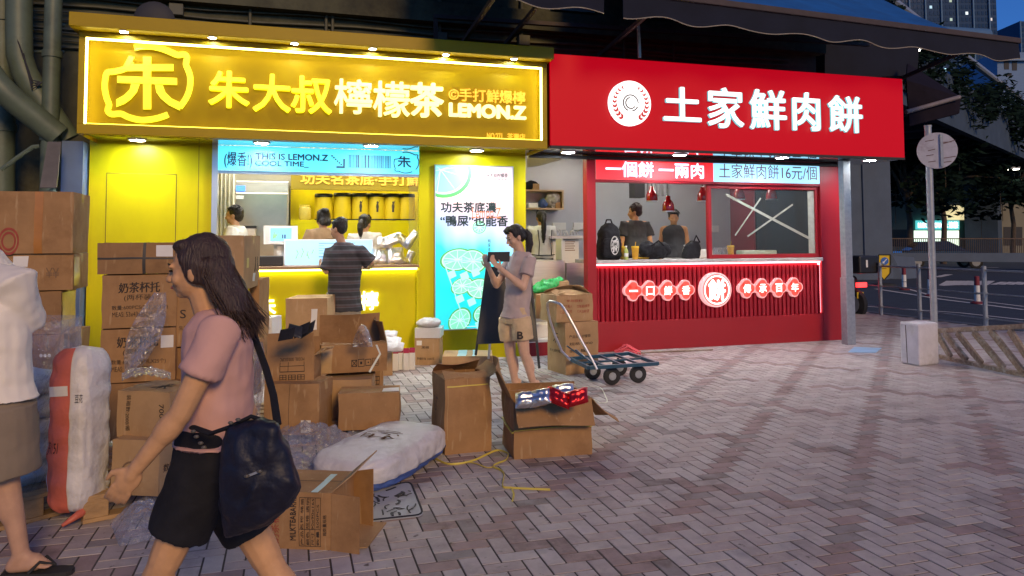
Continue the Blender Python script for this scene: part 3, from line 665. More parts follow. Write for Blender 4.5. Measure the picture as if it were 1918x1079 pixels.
while x < XC-.01:                        # ribbed counter front
    x2 = min(x+.068, XC-.002); mid = (x+x2)/2
    mb.prism([(x+.004,YW+.06,.386),(x+.012,YW+.025,.386),(mid,YW+.012,.386),(x2-.012,YW+.025,.386),(x2-.004,YW+.06,.386)], (0,0,.70)); x = x2
mb.box((XB, YW+.061, .386), (XC, YW+.12, 1.12)); part('ribbed_front', mb, mat('ribbed_red_panel', (.36,.012,.025), .45, var=.06), rs)
part('countertop', MB().box((XB+.001, YW-.05, 1.14), (XC-.001, YW+.75, 1.19)), M['marble'], rs, bevel=.006)
mb = MB(); mb.box((XB+.02, YW-.01, 1.118), (XC-.02, YW+.03, 1.136)); mb.box((XC-.016,YW+.03,.40),(XC-.002,YW+.058,1.11)); part('light_strip', mb, glow('red_white_led', (1,.24,.28), 8), rs)
mb = MB(); mb.box((3.9, 10.2, .31), (7.4, 10.8, 1.12)); mb.box((3.15,9.75,.31),(3.70,11.0,1.17)); part('work_bench', mb, M['steel'], rs)
sw_ = MB().box((XD-.05, YW+.121, 1.15), (XD-.03, 11.0, 2.3)); part('side_dark_sheet', sw_, mat('dark_side_fill', (.012,.016,.022), .06, var=0), rs)  # opaque dark sheet added to darken the view through the side opening
# sliding window on the right half
wx = F(1328, 420, YW).x; wz0, wz1 = 1.191, 2.215
mb = MB(); f_ = .055
mb.box((wx, YW+.02, wz0), (wx+f_, YW+.08, wz1)); mb.box((XC-f_, YW+.02, wz0), (XC-.001, YW+.08, wz1)); mb.box((wx+f_, YW+.02, wz0), (XC-f_, YW+.08, wz0+f_)); mb.box((wx+f_, YW+.02, wz1-f_), (XC-f_, YW+.08, wz1))
wn = part('sliding_window', mb, M['red'], rs, bevel=.004)
pn = part('pane', MB().box((wx+f_, YW+.045, wz0+f_), (XC-f_, YW+.053, wz1-f_)), M['pane'], wn)
mb = MB(); YT = YW+.043
for i, (a, b, wd) in enumerate((((1359,364),(1517,447),.036), ((1425,371),(1377,441),.022), ((1485,383),(1400,443),.024))):
    mb.bar(F(*a, YT-.002*i), F(*b, YT-.002*i), wd, .001, (0,1,0))
mb.box((XC-.17, YT-.001, wz0+.06), (XC-.06, YT, wz1-.06))
part('masking_tape', mb, mat('masking_tape', (.34,.35,.31), .6, var=.25, scale=12), wn)
part('head_bar', MB().box((XB, YW-.015, 2.216), (XC, YW+.1, 2.25)), M['red'], rs)
# header banners
for nm, label, x0_, x1_, mm, body, ink, cols in (('header_banner', 'red lit banner with white characters above the stall counter', 1116, 1335, M['redbox'], '一個餅 一兩肉', M['pinkwhite'], (1135,303,332,1318,305,333)),
        ('header_banner', 'pale blue lit price banner beside the red one', 1335, 1535, M['paleblue'], '土家鮮肉餅16元/個', mat('maroon_print', (.10,.012,.06), .6, var=0), (1347,308,334,1530,310,337))):
    t = thing(nm, label, 'sign', (F((x0_+x1_)/2,330,YW).x, YW, 2.25), 0, 'lit banners over the pie stall window')
    a, b = max(F(x0_,320,YW).x, XB+.002), min(F(x1_,320,YW).x, XC)-.004
    part('box', MB().box((a, YW-.02, 2.252), (b, YW-.001, 2.538)), mm, t)
    mb = MB(); ftext(mb, body, *cols, YW-.021, .002, .0045 if '一' in body else .0); part('print', mb, ink, t)
part('shutter_rail', MB().box((X1+.03, YW-.09, SZ-.045), (XD-.02, YW-.03, SZ-.002)), M['dark'], rs)
# red sign board
rg = thing('red_sign_board', 'bright red sign with white wheat-wreath disc and five characters', 'sign', (5.55, SY, SZ))
rx0, rx1, rz0, rz1 = 2.945, 8.15, SZ+.005, 3.675
part('face', MB().box((rx0, SY, rz0+.02), (rx1, SY+.03, rz1)), M['redface'], rg, bevel=.006)
mb = MB(); mb.box((rx0, SY+.031, rz0+.03), (rx0+.03, YW, rz1-.01)); mb.box((rx1-.03, SY+.031, rz0+.03), (rx1, YW, rz1-.01)); mb.box((rx0,SY+.031,rz1-.04),(rx1,YW,rz1-.011))
part('case', mb, M['red'], rg)
part('trim', MB().box((rx0, SY-.004, rz0-.01), (rx1, SY+.035, rz0+.0195)), M['dark'], rg)
part('soffit', MB().box((rx0, SY+.036, rz0), (rx1, YW+.1, rz0+.02)), mat('glossy_dark_soffit', (.12,.05,.055), .05, var=0, coat=1, spec=.8), rg)
YL = SY-.001
for ch, x0_, x1_, t0_, b0_ in (('土',1242,1310,164,226),('家',1325,1390,165,239),('鮮',1404,1470,169,242),('肉',1484,1533,174,244),('餅',1551,1612,180,247)):
    mb = MB(); ftext(mb, ch, x0_, t0_, b0_, x1_, t0_+3, b0_+2, YL, .045, .0085); lt = part('letter', mb, M['tealside'], rg)
    mb = MB(); ftext(mb, ch, x0_+2.5, t0_-1, b0_-1.5, x1_+2.5, t0_+2, b0_+.5, YL-.047, .003, .0075); part('letter_face', mb, M['letterglow'], lt)
c = F(1179, 194, YL-.03); r = .275
em = part('emblem', MB().lathe([(r,.03),(r,-.03),(r*.985,-.034)], c, 48, 'y'), M['letterglow'], rg, smooth=40)
wr_ = glow('wreath_red', (.55,.01,.01), .6)
for s_ in (-1, 1):
    for k in range(9):
        a = R(238-k*14.5) if s_ < 0 else R(-58+k*14.5); rr = r*.78; sz = .060*(1-.055*k)
        q = c+V((rr*math.cos(a), -.036, rr*math.sin(a))); nr = V((math.cos(a), 0, math.sin(a))); fw = V((-math.sin(a),0,math.cos(a)))*(1 if s_ > 0 else -1)
        mb = MB(); mb.prism([q-fw*sz*.25, q+fw*sz*.05+nr*sz*.55, q+fw*sz*.85+nr*sz*.62, q+fw*sz*.30, q+fw*sz*.85-nr*sz*.62, q+fw*sz*.05-nr*sz*.55], (0,-.003,0))
        part('leaf', mb, wr_, em)
mb = MB()
for rr, g0, g1 in ((r*.36,0,250),(r*.36,280,340),(r*.24,100,330)):
    mb.tube([c+V((rr*math.cos(R(t_)), -.036, rr*math.sin(R(t_)))) for t_ in range(g0, g1, 8)], .009, 5)
part('ring_lines', mb, mat('grey_line', (.2,.18,.18), .6, var=0), em)
for x, y in ((1064,285),(1273,290),(1465,295),(1636,299)):
    p = G(x, y, SZ); downlight((p.x, min(max(p.y, SY+.2), YW-.14), rz0-.002), .08, rg)
# lit emblems on the ribbed counter
def quatre(c, r, y):
    pts = []
    for k in range(4):
        a0 = math.pi/2*k
        for i in range(-6, 7):
            t = a0+i*R(130)/6; pts.append(V((c.x+r*.50*math.cos(a0)+r*.50*math.cos(t), y, c.z+r*.50*math.sin(a0)+r*.50*math.sin(t))))
    return pts
YE = YW+.011
for label, chars, cs in (('row of four lit clover plaques on the left of the ribbed counter', '一口鮮香', ((1186.7,545),(1218,545),(1251.6,544.3),(1285,543.5))), ('row of four lit clover plaques on the right of the ribbed counter', '傳承百年', ((1399.5,540.5),(1429,540),(1459,539),(1489,538)))):
    t = thing('clover_sign', label, 'sign', (F(cs[1][0],545,YE).x, YE, F(*cs[1],YE).z-.14), 0, 'lit clover plaque rows on the counter')
    for ch, (x, y) in zip(chars, cs):
        c = F(x, y, YE-.06); r = .138
        p = part('plaque', MB().prism(quatre(c, r*1.0, YE-.0), (0,-.055,0)), glow('pink_plaque_edge', (1,.42,.42), .6), t)
        part('plaque_face', MB().prism(quatre(c, r*.86, YE-.0555), (0,-.004,0)), glow('coral_plaque', (.95,.05,.03), .8), p)
        mb = MB(); text(mb, ch, (c.x-.058, YE-.06, c.z-.058 if ch != '一' else c.z-.009), (.116,0,0), (0,0,.116 if ch != '一' else .018), depth=.004, bold=.003); part('letter', mb, glow('warm_white_glyph', (1,.88,.8), 1.6), p)
t = thing('round_lit_sign', 'round lit character emblem at the middle of the ribbed counter', 'sign', (F(1342,543,YE).x, YE, .7))
c = F(1342, 543, YE-.08); r = .235
part('disc', MB().lathe([(r,.08),(r,0.0),(r*.98,-.004)], c, 48, 'y'), glow('pink_disc_edge', (1,.45,.45), .8), t, smooth=40)
mb = MB(); mb.lathe([(r*.9,-.0045),(r*.9,-.008)], c, 48, 'y'); part('disc_face', mb, glow('coral_disc', (.95,.045,.03), .85), t)
mb = MB(); mb.tube([c+V((r*.8*math.cos(R(k*7.5)), -.012, r*.8*math.sin(R(k*7.5)))) for k in range(48)], .010, 6, closed=True); part('ring', mb, glow('white_ring', (1,.9,.85), 2), t)
mb = MB(); text(mb, '餅', (c.x-.125, c.y-.009, c.z-.135), (.25,0,0), (0,0,.27), depth=.008, bold=.009); part('letter', mb, glow('white_glyph', (1,.95,.9), 2.2), t)
# galvanised post at the outer corner
p = G(1590, 645); mb = MB(); mb.box((p.x-.06, p.y-.05, 0), (p.x+.06, p.y+.05, SZ)); mb.box((p.x-.07,p.y-.06,0),(p.x+.07,p.y+.06,.92))
solo('metal_post', mb, M['galv'], 'slim galvanised post at the outer corner of the red stall', 'post', bevel=.006)
# ------------------------------------------------------------------ people
FWD = V((math.sin(YAW), math.cos(YAW), 0)); RGT = V((math.cos(YAW), -math.sin(YAW), 0)); UP = V((0,0,1))
def PD(x, y, d): return CAM+ray(x, y)*d          # photo pixel at a given depth
def at_depth(x, d):
    p = PD(x, 430, d); return V((p.x, p.y, 0))
def stance(P, face, H, z0=0):
    """joints of a relaxed standing figure of height H facing 'face'"""
    k = H/1.65; f = V(face); f.z = 0; f.normalize(); l = UP.cross(f)  # l = the figure's left
    def q(a, b, c): return P+l*(a*k)+f*(b*k)+UP*(c*k+z0)
    J = dict(pel=q(0,0,.92), chest=q(0,-.005,1.22), neck=q(0,-.02,1.40), head=q(0,.01,1.535), f=f, l=l, k=k, hf=f.copy(), hu=UP.copy())
    for s_, n in ((1,'L'),(-1,'R')):
        J['sh'+n] = q(.165*s_,-.015,1.345); J['el'+n] = q(.215*s_,-.03,1.07); J['wr'+n] = q(.21*s_,.07,.84); J['hd'+n] = q(.20*s_,.10,.76)
        J['hi'+n] = q(.085*s_,0,.89); J['kn'+n] = q(.095*s_,.015,.475); J['an'+n] = q(.10*s_,-.03,.075); J['to'+n] = q(.115*s_,.16,.02)
    return J
def hand(mb, w_, tip, nrm, thumb, k, curl=.5):
    """palm, four bent fingers and a thumb leaving the side of the palm"""
    d = (tip-w_).normalized(); n_ = nrm-d*nrm.dot(d); n_.normalize(); sd = thumb-d*thumb.dot(d)-n_*thumb.dot(n_); sd.normalize()
    pc = w_+d*.045*k
    mb.ell(pc, (.040*k, .052*k, .016*k), sd, d, n_, 12, 8); mb.cap(w_-d*.02*k, w_+d*.03*k, .024*k, .024*k, 8)
    for i, (o, L) in enumerate(((.028,.072),(.010,.080),(-.009,.075),(-.027,.058))):
        b = w_+d*.085*k+sd*o*k; a = .15+curl*(.35+.05*i); p = b; ang = a
        for j, f_ in enumerate((.45,.32,.26)):
            q = p+(d*math.cos(ang)+n_*math.sin(ang)+sd*(o*1.5))*L*f_*k; mb.cap(p, q, .0092*k-.0007*j, .0086*k-.0008*j, 7); p = q; ang += curl*.75
    b = w_+d*.03*k+sd*.03*k; q = b+(d*.6+sd*.6+n_*.4*curl)*.04*k; r_ = q+(d*.85+sd*.1+n_*.6*curl)*.034*k
    mb.cap(b, q, .0125*k, .0105*k, 7); mb.cap(q, r_, .010*k, .0082*k, 7)
def head_shape(mb, J, face=True):
    k = J['k']; f = J['hf'].normalized(); u = J['hu'].normalized(); s_ = u.cross(f).normalized(); c = J['head']
    e = lambda a, b, z, r_: mb.ell(c+s_*a*k+f*b*k+u*z*k, tuple(x*k for x in r_) if isinstance(r_, tuple) else r_*k, s_, f, u)
    e(0,-.008,.022,(.074,.092,.090)); e(0,.020,-.045,(.058,.066,.062)); e(0,.032,-.02,(.060,.056,.07)); e(0,.058,-.083,(.026,.022,.020))
    for a in (-1, 1):
        e(.074*a,-.008,-.018,(.010,.020,.031)); e(.036*a,.058,-.035,(.026,.022,.024)); e(.030*a,.078,.012,(.022,.012,.010))
    mb.cap(c+f*.088*k+u*.0*k, c+f*.104*k-u*.034*k, .009*k, .0125*k, 8)
    for a in (-1, 1): e(.011*a,.096,-.038,(.008,.009,.007))
    e(0,.082,-.058,(.020,.012,.006)); e(0,.080,-.068,(.018,.012,.007))
def face_parts(root, J):
    k = J['k']; f = J['hf'].normalized(); u = J['hu'].normalized(); s_ = u.cross(f).normalized(); c = J['head']
    for a in (-1, 1):
        mb = MB(); mb.ell(c+s_*.031*a*k+f*.0815*k-u*.004*k, (.0125*k,.008*k,.0045*k), s_, f, u, 10, 6); part('eye', mb, M['eye'], root, smooth=60)
        mb = MB(); mb.tube([c+s_*(.016*a)*k+f*.0925*k+u*.016*k, c+s_*(.032*a)*k+f*.090*k+u*.021*k, c+s_*(.047*a)*k+f*.079*k+u*.017*k], .0034*k, 6); part('eyebrow', mb, M['hair'], root)
    mb = MB(); mb.ell(c+f*.089*k-u*.0625*k, (.019*k,.008*k,.0065*k), s_, f, u, 10, 6); part('lips', mb, M['lips'], root, smooth=60)
def ringpts(c, X, Y, a, b, n=20): return [c+X*(a*math.cos(2*math.pi*i/n))+Y*(b*math.sin(2*math.pi*i/n)) for i in range(n)]
def human(label, J, skin='skin', top=None, bottom=None, hair=None, vox=.009, fat=1.0, face=False, hands=('L','R'), curl=.5, group=None, hn=None, z0=0, shoes=None):
    k = J['k']; f, l = J['f'], J['l']; base = V((J['pel'].x, J['pel'].y, z0))
    root = thing('person', label, 'person', base, 0, group)
    su = (J['neck']-J['pel']).normalized(); sx = (J['shL']-J['shR']).normalized(); hx = (J['hiL']-J['hiR']); hx.z = 0; hx.normalize()
    mx = (sx+hx).normalized(); sy = su.cross(mx).normalized(); hy = su.cross(hx).normalized(); ty = su.cross(sx).normalized()
    mb = MB()
    mb.ell(J['pel']-su*.0*k, (.155*k*fat,.108*k*fat,.115*k), hx, hy, su); mb.ell((J['pel']+J['chest'])/2, (.128*k*fat,.092*k*fat,.17*k), mx, sy, su)
    mb.ell(J['chest']+su*.02*k, (.148*k*fat,.100*k*fat,.17*k), sx, ty, su); mb.cap(J['shL']*.9+J['shR']*.1, J['shR']*.9+J['shL']*.1, .058*k, .058*k)
    mb.cap(J['neck']-su*.06*k, J['head']-J['hu']*.05*k, .054*k, .048*k)
    head_shape(mb, J)
    for n in 'LR':
        a, b, c = J['sh'+n], J['el'+n], J['wr'+n]
        mb.cap(a, b, .050*k*fat, .037*k); mb.cap(b, c, .038*k, .025*k); mb.ell(b.lerp(c,.25), (.041*k,.041*k,.075*k), *(lambda d: (d.orthogonal().normalized(), d.cross(d.orthogonal()).normalized(), d))((c-b).normalized()))
        if n in hands:
            nn = (hn or {}).get(n, (J['l']*(-1 if n == 'L' else 1), J['f'])); hand(mb, c, J['hd'+n], nn[0], nn[1], k*1.0, curl)
        h, kn, an, to = J['hi'+n], J['kn'+n], J['an'+n], J['to'+n]
        mb.cap(h, kn, .086*k*fat, .055*k); mb.cap(kn, an, .052*k, .034*k); d = (an-kn).normalized()
        td = (to-an); td.z = 0; td.normalize()
        mb.ell(kn.lerp(an,.3)-td*.018*k, (.05*k,.052*k,.12*k), d.cross(td).normalized(), td, d)
        heel = an-td*.035*k-d*0; heel = V((heel.x, heel.y, max(an.z-.045*k, z0+.03*k))); mb.cap(an, heel, .036*k, .030*k)
        mb.cap(heel, an.lerp(to,.55)-UP*.012*k, .030*k, .034*k); mb.cap(an, an.lerp(to,.7), .032*k, .022*k); mb.cap(an.lerp(to,.55), to, .033*k, .018*k)
        sdv = UP.cross(td)
        for i in range(5): 
            o = (i-2)*.014*k; mb.cap(to+sdv*o-td*.02*k, to+sdv*o+td*(.022-.004*abs(i-1))*k, .0095*k, .008*k, 7)
    body = remesh(mb, vox, 3)
    part('body', body, M[skin], root, smooth=180)
    if face: face_parts(root, J)
    if top:
        tmat, sf, hem, loose = top[:4]; mb = MB(); rings = []
        seq = [(-hem, .180, .134), (-hem*.5, .172, .126), (.12, .152, .112), (.45, .150, .112), (.72, .162, .118), (.88, .150, .105), (.97, .105, .082), (1.02, .066, .062)]
        L = (J['neck']-J['pel']).length
        for t_, a, b in seq:
            c = J['pel'].lerp(J['chest'], t_/.62) if t_ < .62 else J['chest'].lerp(J['neck'], (t_-.62)/.38)
            w_ = min(max(t_, 0), 1); X = hx.lerp(sx, w_).normalized(); Y = su.cross(X).normalized()
            rings.append(ringpts(c, X, Y, (a*fat+loose)*k, (b*fat+loose)*k))
        mb.loft(rings)
        for n in 'LR':
            a, b, c = J['sh'+n], J['el'+n], J['wr'+n]; inn = a.lerp(J['neck']-su*.06*k, .45)
            if sf <= 0: continue
            if sf <= 1: e_ = a.lerp(b, sf); mb.tube([inn, a, a.lerp(b, sf*.5), e_], [.06*k, (.062*fat+loose*.8)*k, (.058*fat+loose)*k, (.057*fat+loose*1.25)*k], 16)
            else: e_ = b.lerp(c, sf-1); mb.tube([inn, a, b, e_], [.06*k, (.064*fat+loose)*k, (.052+loose)*k, (.043+loose)*k], 16); mb.ell(b, .053*k+loose*k)
        sh = remesh(mb, max(vox, .008), 3, .015*k, 6)
        part('shirt', sh, M[tmat] if isinstance(tmat, str) else tmat, root, smooth=180)
    if bottom:
        bm_, frac, loose = bottom[:3]; mb = MB()
        mb.loft([ringpts(J['pel']+su*t_*k, hx, hy, (a*fat+loose*.6)*k, (b*fat+loose*.6)*k) for t_, a, b in ((.09,.146,.105),(.03,.158,.115),(-.04,.172,.125),(-.09,.165,.115))])
        for n in 'LR':
            h, kn, an = J['hi'+n], J['kn'+n], J['an'+n]; h2 = h+UP*.02*k
            if frac <= 1: e_ = h.lerp(kn, frac); mb.tube([h2, h.lerp(e_,.5), e_], [(.094*fat+loose)*k, (.092*fat+loose*1.2)*k, (.086*fat+loose*1.5)*k], 20)
            else: e_ = kn.lerp(an, frac-1); mb.tube([h2, h.lerp(kn,.5), kn, e_], [(.092*fat+loose)*k, (.085*fat+loose)*k, (.066+loose)*k, (.055+loose)*k], 20); mb.ell(kn, .067*k+loose*k)
        part(bottom[3] if len(bottom) > 3 else 'trousers', remesh(mb, max(vox, .008), 3, .008*k, 8), M[bm_] if isinstance(bm_, str) else bm_, root, smooth=180)
    if hair: hairdo(root, J, hair, vox)
    if shoes:
        for n in 'LR':
            an, to = J['an'+n], J['to'+n]; td = to-an; td.z = 0; td.normalize(); mb = MB()
            mb.cap(an-td*.05*k-UP*.03*k, an.lerp(to,.6)-UP*.0*k, .04*k, .042*k); mb.cap(an.lerp(to,.5), to+td*.02, .043*k, .03*k)
            part('shoe', remesh(mb, .008, 2), M[shoes], root, smooth=180)
    return root
def hairdo(root, J, style, vox):
    """skull cap plus fringe / tail / long fall; strands are added as thin tapering tubes"""
    k = J['k']; f = J['hf'].normalized(); u = J['hu'].normalized(); s_ = u.cross(f).normalized(); c = J['head']
    q = lambda a, b, z: c+s_*a*k+f*b*k+u*z*k
    kind = style['kind']; m_ = M[style.get('mat', 'hair')]; rg_ = random.Random(style.get('seed', 1)); mb = MB()
    mb.ell(q(0,-.022,.036), (.083*k,.092*k,.088*k), s_, f, u, 20, 14); mb.ell(q(0,-.055,-.01), (.072*k,.058*k,.07*k), s_, f, u)
    mb.ell(q(0,.030,.080), (.066*k,.052*k,.026*k), s_, f, u)
    for a in (-1, 1): mb.ell(q(.064*a,-.005,.03), (.018*k,.045*k,.045*k), s_, f, u)
    strands = []
    if kind in ('long', 'bun'):
        for a in (-1, 1): mb.ell(q(.066*a,-.02,.005), (.019*k,.055*k,.062*k), s_, f, u)
        mb.ell(q(0,-.06,-.04), (.062*k,.05*k,.055*k), s_, f, u)
    if kind in ('short', 'tuft'):
        for i in range(150):
            a, b = rg_.uniform(0, 6.28), rg_.uniform(.05, 1.25)
            d = s_*math.cos(a)*math.sin(b)+f*(math.sin(a)*math.sin(b)*.9-.1)+u*math.cos(b)
            p = q(0,-.02,.03)+V((d.x*.088,d.y*.092,d.z*.088))*k; strands.append(([p, p+(d*.018+f*.012-u*.006)*k*(1.6 if kind == 'tuft' else 1), p+(d*.02+f*.02-u*.025)*k], .004*k))
    if kind == 'long':
        D = style.get('drop', .30); rr = []
        for t_, w_, dp, bk in ((-.02,.080,.070,-.050),(.10,.086,.066,-.068),(.22,.096,.064,-.096),(.34,.100,.060,-.122),(.44,.092,.050,-.142),(.52,.06,.028,-.155)):
            rr.append(ringpts(q(0, bk, .02)-UP*t_*k*D/.30+f*0, s_, f, w_*k, dp*k))
        mb.loft(rr)
        for i in range(420):
            a = rg_.uniform(-1, 1); b = rg_.uniform(-1, 1)
            p0 = q(.078*a, -.03-.055*abs(b)*(1-a*a*.4), .075-.04*abs(a)); L = rg_.uniform(.40,.60)*D/.30; o = rg_.uniform(-.02,.02)
            side = q(.090*a, -.06-.06*(1-abs(a))+.02*b, -.03)
            strands.append(([p0, side, side-UP*L*.3*k-f*.025*k+s_*o*.6*k, side-UP*L*.65*k-f*.065*k+s_*o*1.3*k, side-UP*L*.98*k-f*(.095+rg_.uniform(-.03,.03))*k+s_*o*1.8*k], .0026*k))
    if kind == 'tail':
        D = style.get('drop', .22); b0 = q(0,-.098,.02)
        g_ = f.copy(); g_.z = 0; g_.normalize(); pts = [b0+f*.01*k, b0-g_*.035*k, b0-g_*.062*k-UP*.04*k, b0-g_*.07*k-UP*D*.5*k, b0-g_*.055*k-UP*D*.85*k, b0-g_*.045*k-UP*D*k]
        mb.tube(pts, [.024*k,.028*k,.038*k,.042*k,.030*k,.008*k], 12)
        for i in range(60):
            a = rg_.uniform(0,6.28); r_ = .03*k; o = s_*math.cos(a)*r_+f*math.sin(a)*r_
            strands.append(([pts[1]+o*.5, pts[2]+o, pts[3]+o*1.1, pts[5]+o*.5-UP*rg_.uniform(-.03,.03)], .004*k))
        for i in range(26):             # fringe combed over the forehead
            a = -1+2*i/25; strands.append(([q(.05*a,.03,.118), q(.062*a,.082,.088), q(.070*a,.090-.02*abs(a),.052)], .005*k))
    if kind == 'bun':
        mb.ell(q(0,-.085,.075), (.045*k,.045*k,.045*k)); mb.ell(q(.03,-.075,.09), (.03*k,.035*k,.03*k)); mb.ell(q(-.03,-.08,-.05), (.05*k,.04*k,.06*k)); mb.ell(q(.03,-.08,-.05), (.05*k,.04*k,.05*k))
    h = remesh(mb, max(vox*.8, .006), 2, .006*k, 16)
    for pts, r_ in strands:
        sm = []
        for i in range(len(pts)-1):
            for t_ in (0, .5): sm.append(V(pts[i]).lerp(V(pts[i+1]), t_))
        sm.append(V(pts[-1])); n = len(sm); h.mi = 0; h.tube(sm, [r_*(1-.75*i/(n-1)) for i in range(n)], 5)
    part('hair', h, m_, root, smooth=180)

# the woman walking past in the foreground
pinkm = mat('dusty_pink_jersey', (.66, .38, .32), .85, var=.05, scale=5, bump=.4, bscale=7, spec=.2)
D = 2.30
J = stance(at_depth(395, D), -RGT, 1.46); J['hf'] = (-RGT-UP*.06-FWD*.02).normalized(); J['hu'] = (UP-RGT*.06).normalized()
J['head'] = PD(372, 502, D); J['neck'] = PD(404, 585, D); J['chest'] = PD(410, 675, D); J['pel'] = PD(398, 838, D)
J['shL'] = PD(412, 622, D-.15); J['elL'] = PD(338, 775, D-.20); J['wrL'] = PD(256, 876, D-.22); J['hdL'] = PD(216, 935, D-.22)
J['shR'] = PD(408, 622, D+.16); J['elR'] = PD(462, 770, D+.2); J['wrR'] = PD(452, 850, D+.2); J['hdR'] = PD(440, 890, D+.2)
J['hiL'] = PD(394, 862, D-.052); J['hiR'] = PD(402, 862, D+.055)
J['knL'] = PD(308, 1052, D-.08); J['anL'] = PD(205, 1258, D-.08); J['toL'] = PD(118, 1262, D-.08)
J['knR'] = PD(500, 1046, D+.06); J['anR'] = PD(590, 1215, D+.05); J['toR'] = PD(540, 1285, D+.06)
pw = human('long haired woman in a dusty pink tee and black shorts striding past the cartons', J, 'skin2', (pinkm, .52, -.055, .010), ('blackcloth', .72, .016, 'shorts'), dict(kind='long', mat='hairbrown', drop=.12), vox=.0048, face=True, curl=.32, fat=.96, hn={'L':(FWD*.9-RGT*.2, -RGT), 'R':(-FWD, -RGT)})
bag = thing('shoulder_bag', 'slouchy navy black shoulder bag hanging at the hip of the walking woman', 'bag', PD(492, 990, D-.22))
mb = MB()
B = [(425,800),(455,788),(495,782),(520,792),(535,830),(556,880),(566,912),(545,950),(500,985),(450,1000),(422,1006),(418,985),(412,940),(412,870),(418,825)]
cxy = (484, 893)
def bagf(u, v):
    t_ = u*len(B); i = int(t_) % len(B); g = t_-int(t_); a, b = B[i], B[(i+1) % len(B)]
    x, y = a[0]+(b[0]-a[0])*g, a[1]+(b[1]-a[1])*g; w_ = math.sin(math.pi*v); ww = w_**.5
    return PD(cxy[0]+(x-cxy[0])*ww, cxy[1]+(y-cxy[1])*ww, D-.24-.075*math.cos(math.pi*v)*(1+.25*noise.noise(V((u*9,v*5,1)))))
mb.grid(bagf, 60, 22, wrap=True)
part('body', remesh(mb, .008, 2, .009, 14), M['navycloth'], bag, smooth=180)
mb = MB()
mb.tube([PD(x,y,D-dd) for x,y,dd in ((520,795,.24),(512,740,.14),(498,690,.06),(480,640,-.06),(462,600,-.13),(430,585,-.16))], .011, 8, flat=.45)
mb.tube([PD(x,y,D-dd) for x,y,dd in ((520,795,.22),(470,780,.25),(430,800,.25),(395,812,.24),(360,800,.2))], .012, 8, flat=.5)
part('strap', mb, M['blackcloth'], bag, smooth=60)
bk_ = mat('dull_brass', (.22,.19,.14), .4, .7, var=.1)
for x, y, dd in ((362,808,.24),(368,818,.25),(376,830,.26),(382,838,.26),(432,792,.28),(446,786,.28),(462,892,.335),(486,883,.335)):
    mb = MB(); mb.ell(PD(x,y,D-dd), (.008,.005,.005), RGT, FWD, UP, 8, 5); part('buckle', mb, bk_, bag)
part('zip', MB().bar(PD(460,893,D-.33), PD(488,882,D-.33), .006, .006), M['galv'], bag)

# the man in white at the left edge, seen from behind
wm = mat('white_cotton', (.84,.77,.66), .85, var=.03, bump=.2, bscale=5, spec=.2); gs = mat('khaki_grey_cotton', (.24,.19,.14), .85, var=.08, bump=.25, bscale=9, spec=.2)
D = 3.28
J = stance(at_depth(-22, D), (FWD*.75+RGT*.66), 1.62)
J['pel'] = PD(-18, 740, D); J['chest'] = PD(-22, 615, D); J['neck'] = PD(-42, 478, D+.1); J['head'] = PD(-60, 425, D+.2); J['hf'] = (FWD*.8+RGT*.2-UP*.5).normalized(); J['hu'] = (UP+FWD*.5).normalized()
J['shR'] = PD(30, 530, D-.03); J['elR'] = PD(42, 640, D+.12); J['wrR'] = PD(0, 690, D+.28); J['hdR'] = PD(-20, 705, D+.35)
J['shL'] = PD(-88, 530, D+.1); J['hiR'] = PD(8, 765, D-.04); J['hiL'] = PD(-46, 765, D+.05)
J['knR'] = PD(12, 895, D-.04); J['anR'] = PD(40, 1040, D-.06); J['toR'] = PD(88, 1057, D-.05)
J['knL'] = PD(-70, 895, D+.0); J['anL'] = PD(-120, 1030, D+.0); J['toL'] = PD(-70, 1047, D+.06)
human('man in a white tee and khaki shorts standing at the left frame edge', J, 'skin', (wm, .68, .02, .030), (gs, .93, .024, 'shorts'), dict(kind='short'), vox=.008, fat=1.1)
for nm, lab in (('R', 'dark flip flop under the right foot of the man in white'), ('L', 'dark flip flop of the man in white, the one outside the frame')):
    if nm == 'L': continue
    a, t_ = J['an'+nm], J['to'+nm]; d = t_-a; d.z = 0; d.normalize(); sd = UP.cross(d); fl = thing('flip_flop', lab, 'flip flop', (a.x, a.y, 0))
    mb = MB(); prof = [(-.07,.022),(-.05,.034),(.02,.033),(.10,.042),(.16,.042),(.20,.032),(.215,.015)]
    ol = [V((a.x,a.y,.004))+d*x+sd*y for x, y in prof]+[V((a.x,a.y,.004))+d*x-sd*y for x, y in reversed(prof)]
    mb.prism(ol, (0,0,.02)); part('sole', mb, M['rubber'], fl)
    mb = MB(); c = V((a.x,a.y,0)); mb.tube([c+d*.05+sd*.042+UP*.03, c+d*.09+sd*.03+UP*.07, c+d*.14+UP*.045, c+d*.09-sd*.03+UP*.07, c+d*.05-sd*.042+UP*.03], .007, 6); part('strap', mb, M['rubber'], fl)

